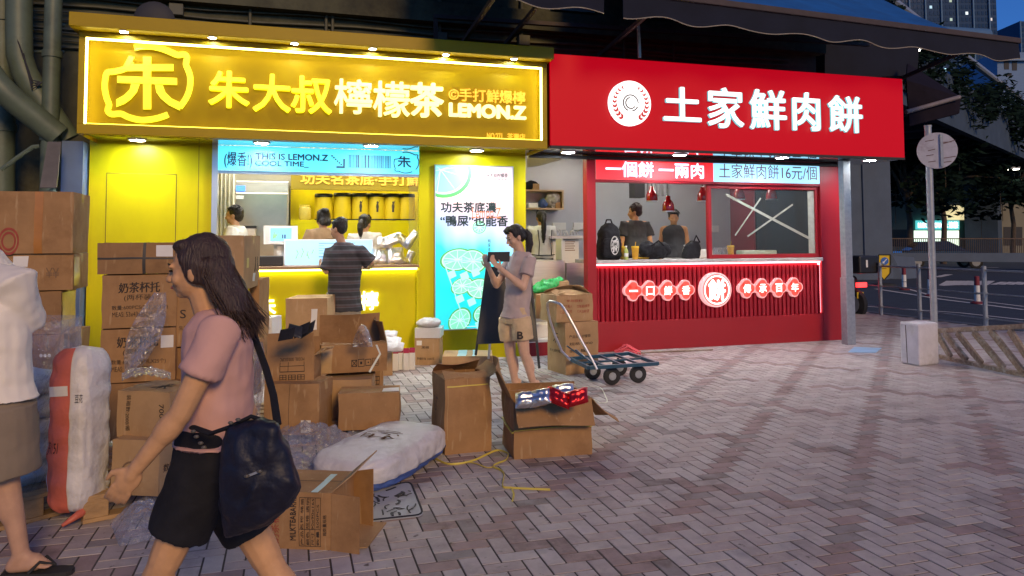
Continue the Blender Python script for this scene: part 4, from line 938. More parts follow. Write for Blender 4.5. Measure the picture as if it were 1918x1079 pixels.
# the woman reading a tablet
tee = mat('mauve_grey_tee', (.45,.36,.345), .85, var=.05, bump=.2, bscale=10, spec=.2)
sho = mat('tan_patterned_shorts', (.58,.43,.26), .85, var=.12, scale=14, bump=.15, bscale=10, spec=.2)
P = G(982, 722); D = (P-CAM).dot(_f); fc = (-RGT*.93-FWD*.36)
J = stance(P, fc, 1.63); J['hf'] = (fc.normalized()-UP*.38).normalized(); J['hu'] = (UP+fc.normalized()*.36).normalized()
J['head'] = PD(965, 443, D); J['neck'] = PD(979, 474, D); J['chest'] = PD(972, 520, D); J['pel'] = PD(966, 590, D)
J['shL'] = PD(993, 489, D-.13); J['elL'] = PD(980, 538, D-.22); J['wrL'] = PD(936, 502, D-.26); J['hdL'] = PD(921, 488, D-.20)
J['shR'] = PD(958, 490, D+.13); J['elR'] = PD(930, 534, D+.12); J['wrR'] = PD(916, 503, D-.02); J['hdR'] = PD(910, 488, D-.06)
J['hiL'] = PD(975, 598, D-.07); J['hiR'] = PD(952, 598, D+.06)
J['knL'] = PD(982, 660, D-.08); J['anL'] = PD(1000, 722, D-.03); J['knR'] = PD(956, 662, D+.05); J['anR'] = PD(966, 722, D+.06)
for n in 'LR': J['to'+n] = J['an'+n]+fc*.17-UP*.05
tw = human('young woman in a mauve tee and tan shorts looking at a black tablet', J, 'skin3', (tee, .55, .05, .016), (sho, .62, .018, 'shorts'), dict(kind='tail', drop=.27), vox=.0065, face=True, curl=.5, fat=.92, hn={'L':(UP*.3-FWD*.4+RGT*.3, UP), 'R':(UP*.3+FWD*.1, UP*.8-RGT*.2)}, shoes='black')
mb = MB(); text(mb, 'B', PD(969,635,D-.215), RGT*.055, UP*.07, -FWD, .004, .003); part('letter', mb, M['ink'], tw)
t = thing('tablet', 'black tablet held up by the woman in the mauve tee', 'tablet', PD(934,482,D-.17))
tc_ = PD(934, 481, D-.13); tx = (RGT*.96+FWD*.28); tz = (UP*.85+RGT*.05+FWD*.5).normalized(); tn_ = tx.cross(tz)
part('case', MB().obox(tc_, tx*.112, tn_*.006, tz*.055), M['black'], t, bevel=.004)
part('screen', MB().obox(tc_+tn_*.0075*(1 if tn_.dot(FWD) > 0 else -1), tx*.103, tn_*.0008, tz*.047), M['screenblue'], t)

# customer at the tea counter
stripe = mat('striped_knit', (.05,.05,.055), .85, var=0)
n = stripe.node_tree.nodes; L = stripe.node_tree.links; tc = n.new('ShaderNodeTexCoord'); sx = n.new('ShaderNodeSeparateXYZ'); L.new(tc.outputs['Object'], sx.inputs[0])
wv = n.new('ShaderNodeMath'); wv.operation = 'MULTIPLY'; wv.inputs[1].default_value = 1/.085; L.new(sx.outputs['Z'], wv.inputs[0])
fr = n.new('ShaderNodeMath'); fr.operation = 'FRACT'; L.new(wv.outputs[0], fr.inputs[0]); rp = n.new('ShaderNodeValToRGB'); rp.color_ramp.interpolation = 'CONSTANT'; L.new(fr.outputs[0], rp.inputs[0])
rp.color_ramp.elements[0].color = (.035,.035,.04,1); rp.color_ramp.elements[1].position = .5; rp.color_ramp.elements[1].color = (.085,.083,.095,1); q = rp.color_ramp.elements.new(.62); q.color = (.075,.05,.055,1); q = rp.color_ramp.elements.new(.78); q.color=(.085,.083,.095,1)
L.new(rp.outputs[0], n['Principled BSDF'].inputs['Base Color'])
P = F(644, 600, 8.5); P.z = 0; D = (P-CAM).dot(_f)
J = stance(P, V((-.12,1,0)), 1.60); J['hf'] = V((-.75,.6,-.25)).normalized(); J['head'] = PD(634, 428, D); J['neck'] = PD(643, 456, D); J['chest'] = PD(646, 505, D); J['pel'] = PD(645, 575, D)
J['shL'] = PD(620, 472, D); J['elL'] = PD(612, 508, D-.05); J['wrL'] = PD(602, 497, D+.2); J['hdL'] = PD(598, 491, D+.27)
J['shR'] = PD(674, 472, D); J['elR'] = PD(695, 492, D+.05); J['wrR'] = PD(694, 500, D+.25); J['hdR'] = PD(688, 500, D+.3)
grs = mat('grey_khaki_twill', (.30,.26,.20), .85, var=.08, bump=.2, bscale=9)
human('man in a dark striped tee and khaki trousers ordering at the tea counter', J, 'skin', (stripe, .95, .06, .024), (grs, 1.9, .02), dict(kind='short', seed=3), vox=.009, fat=1.05, shoes='black')

# staff inside the tea shop
def staff(label, px, Y, H, face, topm, hair, head=None, sf=.6, bot='blackcloth', z0=.2, grp=None, skin='skin', arms=None):
    P = F(px, 430, Y); P = V((P.x, Y, 0)); J = stance(P, face, H, z0)
    if head: J['head'] += V(head[:3]); J['hf'] = V(head[3:6]).normalized()
    if arms:
        for kx, v in arms.items(): J[kx] = J[kx]+V(v)
    return human(label, J, skin, (topm, sf, .04, .02), (bot, 1.9, .02), hair, vox=.011, hands=('L','R'), z0=z0, shoes='black', group=grp)
brn = mat('tan_brown_tee', (.30,.19,.10), .85, var=.06, bump=.2, bscale=9); wtee = mat('off_white_tee', (.62,.62,.58), .85, var=.04, bump=.2, bscale=9)
fwdarm = dict(elL=(0,.1,.05), wrL=(.02,.2,.18), hdL=(.05,.28,.2), elR=(0,.1,.05), wrR=(-.02,.2,.18), hdR=(-.05,.28,.2))
staff('tea shop worker in a tan brown tee with her hair pinned up', 605, 9.62, 1.66, (-.3,1,0), brn, dict(kind='bun'), (0,0,0,-.4,1,-.1))
staff('tea shop worker in a white tee with a black ponytail and hair clip', 683, 9.85, 1.60, (.3,1,0), wtee, dict(kind='tail', drop=.22, seed=5), (0,0,0,.5,1,-.1))
staff('tea shop worker in a white tee half hidden at the left of the window', 440, 9.75, 1.70, (-1,.3,0), wtee, dict(kind='short', seed=8), None)
# the kitchen worker in the gap, and the two pie cooks
kb = mat('black_apron_strap', (.02,.02,.022), .8, var=.1)
k1 = staff('kitchen worker in a white tee and black apron with a long ponytail', 1014, 10.6, 1.60, (.25,1,0), wtee, dict(kind='tail', drop=.42, seed=6), (0,0,0,.1,1,0), z0=.31, arms=fwdarm)
c = V(k1.location)
mb = MB()
for s_ in (-1, 1): mb.tube([c+V((.11*s_,-.165,1.30)), c+V((.09*s_,-.17,1.10)), c+V((.10*s_,-.17,.92))], .016, 6, flat=.4)
mb.tube([c+V((-.18,-.08,.93)), c+V((-.1,-.165,.92)), c+V((.1,-.165,.92)), c+V((.18,-.08,.93))], .016, 6, flat=.5)
part('apron_strap', mb, kb, k1)
dk = mat('charcoal_tee', (.045,.05,.058), .85, var=.1, bump=.2, bscale=9)
staff('pie cook in a charcoal tee with short brown tufted hair looking left', 1190, 10.0, 1.68, (.2,1,0), dk, dict(kind='tuft', mat='hairbrown', seed=9), (.0,0,0,-.8,.6,-.1), z0=.31, skin='skin2')
staff('pie cook in a dark sleeveless top standing behind the red heat lamp', 1262, 10.1, 1.60, (-.5,-.9,0), dk, dict(kind='short', seed=11), (0,0,0,-.4,-1,-.3), sf=0, z0=.31, skin='skin2')
# ------------------------------------------------------------------ cartons, pallets, sacks and film on the pavement
class Carton:
    def __init__(s, O, ex, w, d, h, amp=.004, bulge=.006, seed=0):
        s.O, s.ex = V(O), V(ex).normalized(); s.ey = UP.cross(s.ex); s.w, s.d, s.h = w, d, h; s.amp, s.bulge, s.seed = amp, bulge, seed
    def pt(s, x, y, z, n=None, bu=0):
        p = s.O+s.ex*x+s.ey*y+UP*z
        nv = noise.noise_vector(p*6.5+V((s.seed, s.seed*.3, 0)))*s.amp*min(1, z/(.15*s.h)+.0)
        if n is not None: p = p+n*bu
        return p+V((nv.x, nv.y, nv.z*.6))
    def surf(s, face, u, v, off=0):
        bu = s.bulge*16*u*(1-u)*v*(1-v) if 0 <= u <= 1 and 0 <= v <= 1 else 0
        if face == 'front': n = -s.ey; return s.pt(u*s.w, 0, v*s.h, n, bu+off)
        if face == 'back': n = s.ey; return s.pt(u*s.w, s.d, v*s.h, n, bu+off)
        if face == 'right': n = s.ex; return s.pt(s.w, u*s.d, v*s.h, n, bu+off)
        if face == 'left': n = -s.ex; return s.pt(0, (1-u)*s.d, v*s.h, n, bu+off)
        if face == 'top': n = UP; return s.pt(u*s.w, v*s.d, s.h, n, bu*.4-s.bulge*.6*math.sin(math.pi*u)*math.sin(math.pi*v)+off)
        return s.pt(u*s.w, v*s.d, 0)
def on_face(c, face, u0, v0, u1, v1, off=.0015, nu=8, nv=8):
    mb = MB(); mb.grid(lambda a, b: c.surf(face, u0+(u1-u0)*a, v0+(v1-v0)*b, off), nu, nv); return mb
def print_on(c, face, body, u0, v0, u1, v1, rot=0, bold=0, off=.002):
    vs, fs = tm(body); mb = MB(); out = []
    for v in vs:
        x, y = (v.x, v.y) if rot == 0 else (1-v.y, v.x) if rot == 90 else (v.y, 1-v.x) if rot == -90 else (1-v.x, 1-v.y)
        out.append(c.surf(face, u0+(u1-u0)*x, v0+(v1-v0)*y, off+.0006*v.z))
    mb.add(out, fs)
    if bold: 
        for k in (-1, 1): mb.add([p+c.ex*bold*k*(1 if face in ('front','top') else 0)+c.ey*bold*k*(1 if face in ('left','right') else 0)+UP*bold*.3*k for p in out], fs)
    return mb
def carton(label, O, ex, w, d, h, m='card', flaps=None, prints=(), patches=(), tape=True, amp=.008, bulge=.011, seed=0, group='cardboard cartons in front of the shops', Lf=None, name='cardboard_box', inner=.0):
    c = Carton(O, ex, w, d, h, amp, bulge, seed); t = thing(name, label, 'box', V(O), 0, group); mm = M[m]
    mb = MB(); N = 9
    for f_ in ('front','back','left','right','bottom')+(('top',) if not flaps else ()): mb.grid(lambda a, b: c.surf(f_, a, b), N, N)
    if flaps:
        e = .006
        cor = [(e,e),(w-e,e),(w-e,d-e),(e,d-e)]; zi = .02
        for i in range(4):
            a, b = cor[i], cor[(i+1) % 4]; mb.grid(lambda u, v: c.pt(a[0]+(b[0]-a[0])*u, a[1]+(b[1]-a[1])*u, zi+(h-zi)*v), N, 4)
        mb.add([c.pt(*q, zi) for q in cor], [(0,1,2,3)])
        oc = [(0,0),(w,0),(w,d),(0,d)]
        for i in range(4): mb.grid(lambda u, v: c.pt(*[(oc[i][k]+(oc[(i+1) % 4][k]-oc[i][k])*u)*(1-v)+(cor[i][k]+(cor[(i+1) % 4][k]-cor[i][k])*u)*v for k in (0,1)], h), N, 2)
    o = part('body', mb, mm, t)
    bm = bmesh.new(); bm.from_mesh(o.data); bmesh.ops.remove_doubles(bm, verts=bm.verts, dist=.0008); bmesh.ops.recalc_face_normals(bm, faces=bm.faces); bm.to_mesh(o.data); bm.free()
    o.data.shade_smooth(); o.data.set_sharp_from_angle(angle=R(40))
    if flaps:
        for key, spec in flaps.items():
            ang, L = (spec if isinstance(spec, tuple) else (spec, None)); key = key[0]
            hv = {'F':((0,0),(w,0)),'B':((w,d),(0,d)),'L':((0,d),(0,0)),'R':((w,0),(w,d))}[key]
            inn = {'F':c.ey,'B':-c.ey,'L':c.ex,'R':-c.ex}[key]; L = L or Lf or .5*min(w, d)
            a, b = c.pt(*hv[0], h), c.pt(*hv[1], h); ed = (b-a).normalized(); mb = MB(); A = R(ang)
            def fl(u, v): 
                aa = A+.25*(v-.3)*math.sin(u*3+seed); dd = inn*math.cos(aa)+UP*math.sin(aa)
                return a.lerp(b, .015+.97*u)+dd*L*v+ed*(.012*noise.noise(V((u*3,v*2,seed))))
            mb.grid(fl, 8, 5); k = len(mb.v); nn = (inn*(-math.sin(A))+UP*math.cos(A))*.005
            top = list(mb.v); f0 = list(mb.f); mb.add([p-nn for p in top], [tuple(reversed(q)) for q in f0])
            rim = [i for i in range(8)]+[8*j+7 for j in range(1,5)]+[32+i for i in range(6,-1,-1)]+[8*j for j in range(3,0,-1)]
            mb.f += [(rim[i], rim[(i+1) % len(rim)], rim[(i+1) % len(rim)]+k, rim[i]+k) for i in range(len(rim))]; mb.m += [0]*len(rim)
            part('flap', mb, mm, t, smooth=40)
    elif tape:
        mb = on_face(c, 'top', 0, .5-.028/d, 1, .5+.028/d, .0012, 12, 3)
        for q in ('left','right'): mb2 = on_face(c, q, .5-.028/d, 1-.06/h, .5+.028/d, 1, .0012, 3, 3); mb.add(mb2.v, mb2.f)
        part('tape', mb, M['tape'], t, smooth=60)
        mb = on_face(c, 'top', 0, .5-.0015/d, 1, .5+.0015/d, .0020, 12, 2); part('seam', mb, M['ink'], t)
    for p in patches:
        face, u0, v0, u1, v1, mk = p[:6]; part(p[6] if len(p) > 6 else 'tape', on_face(c, face, u0, v0, u1, v1, .0024), M[mk], t, smooth=60)
    for p in prints:
        face, body, u0, v0, u1, v1 = p[:6]; part('print', print_on(c, face, body, u0, v0, u1, v1, *(p[7:9] if len(p) > 7 else ())), M[p[6] if len(p) > 6 else 'ink'], t)
    return t, c
def bx(label, p1, p2, ytop, d, z0=0.0, **k):
    A, B = G(*p1, z0), G(*p2, z0); h = zat(A, ytop)-z0; return carton(label, A, (B-A), (B-A).length, d, h, **k)
def bxD(label, x1, x2, yb, yt, D, d, ang=0, **k):
    A = PD(x1, yb, D); B = PD(x2, yb, D); ex = Matrix.Rotation(R(ang), 3, 'Z') @ RGT; return carton(label, A, ex, (B-A).length, d, zat(A, yt)-A.z, **k)
def pallet(label, O, ex, w, d):
    O = V((O.x, O.y, 0)); ex = V((ex.x, ex.y, 0)).normalized(); ey = UP.cross(ex); t = thing('pallet', label, 'pallet', O, 0, 'wooden pallets under the cartons')
    n = max(4, int(d/.13)); 
    for i in range(n):
        y = .05+(d-.1)*i/(n-1); part('deck_board', MB().obox(O+ex*w/2+ey*y+UP*.128, ex*w/2, ey*.046, UP*.010), M['wood'], t)
    for i in range(3):
        y = .05+(d-.1)*i/2
        part('bottom_board', MB().obox(O+ex*w/2+ey*y+UP*.012, ex*w/2, ey*.045, UP*.010), M['wood'], t)
        for j in range(3): part('block', MB().obox(O+ex*(.06+(w-.12)*j/2)+ey*y+UP*.07, ex*.058, ey*.045, UP*.0475), M['wood'], t, bevel=.004)
    return t
# left pallet and its stack
A = G(155, 984, 0); B = G(318, 951, 0); pallet('pallet under the milk tea cartons beside the red striped bundle', A, B-A, 1.05, 1.0)
Z = .139
bx('milk carton with faded round mark at the bottom of the stack by the walking arm', (207,926), (296,930), 823, .27, Z, m='card2', seed=2, prints=(('front','○',.25,.30,.62,.62,'greyink'),('right','数量2000箱',.1,.4,.9,.55)), patches=(('front',.55,.62,.7,.66,'greyink','print'),))
_, c0 = bx('pale carton printed 2000 sitting on the marked carton in the left stack', (219,818), (316,823), 731, .30, Z+.272, m='card2', seed=3, prints=(('front','装箱数:2000/箱',.18,.15,.27,.92,'ink',-90),('front','700',.82,.45,.9,.75,'ink',-90),('top','朱',.45,.2,.75,.7)))
DT = 5.05
bxD('carton at the back foot of the left stack below the printed cup holder cartons', 196, 322, 826, 721, DT-.02, .42, ang=18, m='card3', seed=4)
cup = (('front','奶茶杯托',.22,.66,.76,.86,'ink',0,.002),('front','(两杯装)',.30,.50,.68,.63),('front','数量:600PCS(24扎X25个)',.14,.33,.88,.43),('front','MEAS: 53x43x39CM',.14,.21,.66,.30))
bxD('lower of the two cup holder cartons, half covered by hanging film', 187, 316, 719, 618, DT, .42, ang=18, seed=5, prints=cup, patches=(('front',.80,.62,.97,.86,'sticker','sticker'),))
bxD('upper of the two cup holder cartons printed with black characters', 190, 318, 616, 516, DT+.02, .42, ang=19.5, seed=6, prints=cup)
bxD('squat carton crossed by black straps on top of the left stack', 182, 320, 514, 455, DT+.03, .42, m='card3', seed=7, ang=17, patches=(('front',.56,.0,.60,1,'blackstrap','strap'),('front',0,.46,1,.52,'blackstrap','strap'),('front',.73,.55,.94,.92,'sticker','label'),('top',.56,0,.60,1,'blackstrap','strap')))
bxD('carton with a round quality mark just behind the face of the walking woman', 320, 440, 650, 548, DT+.18, .42, ang=17, seed=8, prints=(('front','S',.13,.52,.22,.68),('front','生产日期',.12,.30,.4,.38)))
bxD('large taped carton behind the dark hair of the walking woman', 352, 451, 546, 441, DT+.32, .72, ang=10, m='card2', seed=9, bulge=.012, prints=(('right','规格',.55,.3,.62,.6),('right','数量',.72,.3,.78,.6)), patches=(('right',.10,.40,.24,.58,'strap','sticker'),('right',.5,.12,.65,.28,'sticker','label')))
bxD('carton on the ground hidden behind the walking woman', 330, 445, 760, 652, DT+.2, .5, m='card3', seed=10)
bxD('tall narrow carton standing beside the taped stack near the counter', 466, 484, 655, 524, DT+1.0, .42, ang=8, m='card', seed=11, tape=False)
bxD('white foam box between the tall carton and the counter', 484, 508, 650, 596, 6.9, .3, m='white', seed=12, tape=False, bulge=.001)
# far left stack
DL = 5.0
bxD('big carton with an orange tape band at the top of the far left stack', -60, 113, 476, 357, DL, .45, ang=18, m='card', seed=13, prints=(('front','◎',.28,-.02,.48,.42,'redink'),), patches=(('front',.62,.0,.70,1,'orangetape','tape'),))
bxD('carton under the orange taped one in the far left stack', -60, 113, 547, 477, DL+.01, .45, ang=18, m='card', seed=14, prints=(('front','¥¥',.74,.35,.86,.62,'greyink'),), patches=(('front',.42,.66,.56,.95,'sticker','label'),('right',.02,.1,.3,.9,'tape','tape')))
bxD('smaller carton in the middle of the far left stack', -20, 97, 630, 548, DL+.05, .40, ang=18, m='card3', seed=15, patches=(('right',.05,.05,.95,.95,'tape','tape'),))
bxD('greyish carton with a strap at the foot of the far left stack', 0, 114, 742, 630, DL+.02, .5, ang=16, m='card3', seed=16, prints=(('front','●●●',.56,.62,.74,.68,'sticker'),), patches=(('front',.92,.55,.97,1,'blackstrap','strap'),))
# centre pallet group
A = G(574, 836, 0); B = G(760, 816, 0); ex = (B-A).normalized(); pallet('pallet carrying the open cartons in the middle of the heap', A-ex*.42, ex, 1.06, .95)
bx('tall carton with a white label at the front left of the centre pallet', (494,814), (597,815), 719, .30, Z, m='card', seed=17, patches=(('front',.68,.04,.86,.30,'sticker','label'),('front',.462,.0,.468,1,'ink','seam')), prints=(('front','数量',.72,.08,.78,.24),))
p = G(497,718,Z+.33)
A = G(495,715,Z+.325)
bx('open carton of dark pouches standing on the tall labelled carton', (496,718), (588,716), 668, .30, Z+.325, m='card', seed=18, flaps={'F':(82,.16),'R':(160,.1),'L':(120,.12),'B':(95,.1)}, prints=(('front','MODEL: 3030.03.2PC',.30,.82,.80,.94,'ink',180),('front','田田田',.30,.10,.80,.30)), patches=(('front',.30,.40,.80,.43,'ink','print'),('front',.30,.62,.80,.64,'ink','print'),('front',.30,.40,.312,.78,'ink','print'),('front',.79,.40,.80,.78,'ink','print'),('front',.47,.40,.48,.78,'ink','print')))
bx('carton with a bright taped top behind the front box on the centre pallet', (603,785), (696,782), 713, .34, Z, m='card2', seed=19)
bx('small carton glimpsed behind the two boxes on the centre pallet', (650,748), (717,744), 690, .30, Z, m='card3', seed=20, prints=(('front','田',.75,.4,.9,.7),))
bx('sagging carton with a white taped lid at the front of the centre pallet', (634,807), (747,803), 738, .26, Z, m='card', seed=21, bulge=.012, amp=.008, patches=(('top',.72,.15,1.0,.6,'sticker','label'),))
A = G(606,700,.46); 
bx('wide open carton with tall back flaps resting across two boxes', (601,701), (725,694), 648, .40, .45, m='card', seed=22, flaps={'B':(86,.20),'L':(150,.12),'R':(78,.17),'F':(8,.1)}, prints=(('front','⊠▣⊡▤',.45,.20,.86,.48,'ink'),), patches=(('front',-.0,.02,.16,.98,'tape','tape'),))
bxD('big worn carton with a torn white sticker beside the customer at the counter', 534, 611, 708, 559, 7.55, .5, ang=4, m='card2', seed=23, bulge=.015, amp=.014, patches=(('front',.60,.60,.76,.86,'sticker','sticker'),('left',.1,.1,.95,.95,'tape','tape')), prints=(('left','中国制造',.3,.3,.5,.9,'greyink',-90),))
bx('pale carton with printed side standing behind the open one', (706,705), (735,703), 655, .3, 0, m='card2', seed=24, tape=False)
bx('small brown carton with two printed lines below the white towel box', (776,684), (823,684), 634, .33, 0, m='card2', seed=25, prints=(('front','黑糖珍珠 1000克',.1,.2,.8,.30),('front','黑糖',.3,.62,.6,.72)), patches=(('front',.08,.75,.3,.92,'sticker','label'),))
P = G(777,684); zt = zat(P,634)
A = V((P.x,P.y,zt+.004)); B = G(823,684); carton('flat white box of towels on the small brown carton', A, (B-P), (B-P).length+.01, .33, .115, m='white', seed=26, tape=False, bulge=.002)
mb = MB(); c_ = A+(B-P)*.5+FWD*.15+UP*.16
mb.ell(c_, (.155,.14,.055), RGT, FWD, UP, 24, 14); mb2 = remesh(mb, .012, 2, .02, 9); solo('grey_bag', mb2, M['sack'], 'grey white plastic bag lying on the flat white towel box', 'bag', smooth=180)
bx('low carton with cyan tape lying between the woman and the tall carton', (828,700), (922,699), 668, .46, 0, m='card2', seed=27, patches=(('top',.30,0,.48,1,'bluetape','tape'),('top',.60,0,.66,1,'bluetape','tape')), tape=False)
bx('tall dented carton with torn taped flaps in the centre foreground', (833,853), (920,844), 712, .36, 0, m='card', seed=28, amp=.014, bulge=.016, flaps={'F':(20,.12),'B':(35,.15),'L':(8,.14),'R':(150,.10)}, patches=(('front',.04,.90,.96,.915,'strap','strap'),('front',.05,.2,.06,.9,'tape','tape')), prints=(('left','奶茶',.3,.4,.6,.75,'greyink'),))
T, cy = bx('open carton of silver and red pouches with a folded down flap', (963,861), (1109,851), 754, .40, 0, m='card', seed=29, amp=.014, bulge=.014, flaps={'F':(236,.185),'L':(112,.26),'R':(228,.26),'B':(80,.05)})
mb = MB(); st = []
for f_, us in (('left', (.3,.65,1.0)), ('front', [i/8 for i in range(9)])):
    for u in us: st.append(cy.surf(f_, u, (.62 if f_ == 'left' else .50)-(.16*u if f_ == 'left' else -.05*math.sin(3*u)), .010))
mb.tube(st, .008, 6, flat=.35); part('strap', mb, M['strap'], T)
# foreground carton on its side, mouth to the right
A = G(490,1026); B = G(621,1031); ex = (B-A).normalized(); ey = UP.cross(ex); w_, h_, d_ = (B-A).length, zat(B, 924), .34
tz, cz = carton('empty printed carton lying open mouthed in the foreground beside the floral mat', A, ex, w_, d_, h_, m='card', seed=30, tape=False, amp=.004, prints=(('front','MILKTEABARREL',.42,.16,.50,.99,'ink',90,.0012),('front','奶茶桶',.14,.10,.26,.60,'redink',90),('front','箱数量规格',.88,.25,.93,.62,'ink',90),('front','产品名称 桶盖',.57,.08,.61,.9,'ink',90),('front','颜色 规格 透明',.65,.08,.69,.9,'ink',90),('front','尺寸 90x90x165',.72,.08,.76,.9,'ink',90),('front','数量 500PCS',.79,.08,.83,.8,'ink',90)),
   patches=[('front',a_,.06,a_+.006,.92,'ink','print') for a_ in (.545,.625,.70,.77,.845)]+[('front',.545,v_,.85,v_+.01,'ink','print') for v_ in (.06,.36,.91)]+[('top',.70,.0,.80,.8,'bluetape','tape'),('top',0,.48,1,.50,'ink','seam')])
Lq = .155
def panel(pts): 
    mb = MB(); q = [V(p) for p in pts]; n_ = (q[1]-q[0]).cross(q[2]-q[0]).normalized()*.005; mb.prism(q, n_); return mb
F0, F1 = A+ex*w_, A+ex*w_+UP*h_; B0, B1 = F0+ey*d_, F1+ey*d_
f2 = (ex*.93-ey*.18)*Lq
part('flap', panel([F0, F0+f2-UP*.0, F1+f2-UP*.005, F1]), M['card'], tz); part('flap', panel([B0, B0+ex*Lq*.75-ey*.05, B1+ex*Lq*.75-ey*.05+UP*.03, B1]), M['card'], tz)
part('flap', panel([F1+UP*.003, F1+ex*.10+UP*.085, B1+ex*.12+UP*.105, B1+UP*.003]), M['card2'], tz); part('flap', panel([F0+UP*.004, F0+ex*Lq*1.05+ey*.03+UP*.004, B0+ex*Lq*1.1+UP*.004, B0+UP*.004]), M['card2'], tz)
# step cartons by the doorway
bx('tall carton with lemon ring print beside the hand truck', (1060,703), (1121,697), 605, .40, 0, m='card2', seed=31, prints=(('left','朱',.35,.58,.68,.82),('left','朱大叔柠檬茶',.2,.40,.85,.46),('front','产品名称 柠檬茶',.1,.70,.75,.76),('front','规格 1000',.1,.56,.8,.62),('front','数量',.1,.42,.7,.48)))
P = G(1060,703); zt = zat(P,605)
A = V((P.x, P.y, zt+.004))-RGT*.10; B = G(1121,697); bx_ex = B-P
carton('half open carton with red boxed print on top of the lemon ring carton', A, bx_ex, .47, .36, .29, m='card2', seed=32, amp=.02, bulge=.01, flaps={'F':(12,.14),'B':(25,.16),'L':(20,.12),'R':(30,.14)}, prints=(('front','□东方美人',.10,.52,.42,.64,'redink'),('front','□正宗红茶',.10,.32,.42,.44,'redink'),('front','□茉莉绿茶',.55,.52,.9,.64,'redink'),('front','□大吉岭茶',.55,.32,.9,.44,'redink'),('front','专用原料',.25,.74,.7,.84,'redink')))
bxD('carton sitting on the white doorway step behind the tablet woman', 1004, 1034, 597, 553, 9.0, .35, m='card', seed=33, patches=(('front',.5,.3,.85,.5,'sticker','label'),))
bxD('carton with a grey top beside the green bag inside the doorway', 1038, 1066, 560, 527, 9.35, .3, m='card2', seed=34)
bxD('carton under the green bag inside the doorway', 1000, 1038, 560, 545, 9.35, .3, m='card', seed=35)
mb = MB(); c_ = PD(1024,537,9.4)
for d_, r_ in (((0,0,0),.12),((.1,0,.04),.09),((-.11,0,-.03),.08),((.16,0,.07),.05)): mb.ell(c_+V(d_), (r_*1.2,r_,r_*.7))
solo('green_bag', remesh(mb,.012,1,.03,10), mat('green_plastic_bag', (.03,.42,.10), .25, var=.1, bump=.8, bscale=20), 'crumpled bright green plastic bag on the cartons inside the doorway', 'bag', smooth=180)

# sacks
def sack(label, base, ax, L, ry, rz, m, stripe=None, sd=None, amp=.006, bx_=5, name='white_sack', group='white sacks on the pavement', fold=6):
    """pillow-shaped filled sack; ax is its long axis, stripe = (angle0, angle1, material)"""
    ax = V(ax).normalized(); sd = V(sd) if sd else UP.cross(ax); sd = (sd-ax*sd.dot(ax)).normalized(); nn = ax.cross(sd)
    def fn(u, v, off=0):
        a = 2*math.pi*u; t_ = v; e = max(0, 1-abs(2*t_-1)**bx_)**.36; ca, sa = math.cos(a), math.sin(a)
        pw = lambda q: math.copysign(abs(q)**.54, q)
        r_ = 1+.05*noise.noise(V((ca*2, sa*2, t_*fold)))+amp*math.sin(t_*fold*6.28+ca*2)+.03*noise.noise(V((ca*3+5, sa*3, t_*4)))+.035*noise.noise(V((ca*5, sa*5, t_*fold*2)))*1+.03*(1-abs(noise.noise(V((ca*4+3, sa*4, t_*9))))*3)*.6
        return base+ax*(L*(t_-.5))+sd*(ry*e*pw(ca)*r_+off*ca)+nn*(rz*e*pw(sa)*r_+off*sa)
    t = thing(name, label, 'sack', base-UP*0, 0, group)
    mb = MB(); mb.grid(lambda u, v: fn(u, v), 56, 44, wrap=True); part('body', mb, M[m], t, smooth=180)
    if stripe:
        mb = MB(); mb.grid(lambda u, v: fn((stripe[0]+(stripe[1]-stripe[0])*u)/360, .015+.97*v, .004), 14, 44); part('stripe', mb, M[stripe[2]], t, smooth=180)
    return t, fn
a_ = G(655,925); b_ = G(800,850); ax = (b_-a_).normalized()
t, fn = sack('fat white sack with a blue edge stripe lying on the floral mat', (a_+b_)/2+UP*.112+FWD*.03-RGT*.06, ax+UP*.04, .95, .27, .105, 'sack', (190,222,'sackblue'))
q = (a_+b_)/2+FWD*.03-RGT*.06+ax*.47+UP*.10
mb = MB(); mb.tube([q-ax*.03, q+ax*.05, q+ax*.09+UP*.02, q+ax*.13], [.05,.018,.03,.012], 10); part('knot', mb, M['sackblue'], t, smooth=180)
mb = MB(); tx_, fs_ = tm('金沙'); mb.add([fn(.21+.07*p.y*1.0, .42+.18*p.x, .006) for p in tx_], fs_); part('print', mb, M['greyink'], t)
base = G(158, 945); 
t, fn = sack('upright white bundle with a broad red stripe leaning beside the pallet', PD(150, 800, 3.95), UP*1+RGT*-.06+FWD*.12, .86, .118, .12, 'sack', (232,274,'sackred'), sd=RGT-FWD*.12, amp=.024, fold=7, bx_=9)
mb = MB(); q = PD(163, 935, 3.85); mb.tube([q, q-UP*.05-RGT*.01, PD(150,962,3.8), PD(116,985,3.72)], [.02,.03,.022,.008], 8); part('tail', mb, M['sackred'], t, smooth=180)
mb = on = MB(); mb.grid(lambda u, v: fn((232+40*u)/360, .70+.06*v, .008), 8, 4); part('label', mb, M['sticker'], t)
mb = MB(); tx_, fs_ = tm('豆花'); mb.add([fn((284+22*p.x)/360, .655+.05*p.y, .006) for p in tx_], fs_); tx_, fs_ = tm('多1/51'); mb.add([fn((240+26*p.x)/360, .36+.08*p.y, .008) for p in tx_], fs_); part('print', mb, M['ink'], t)
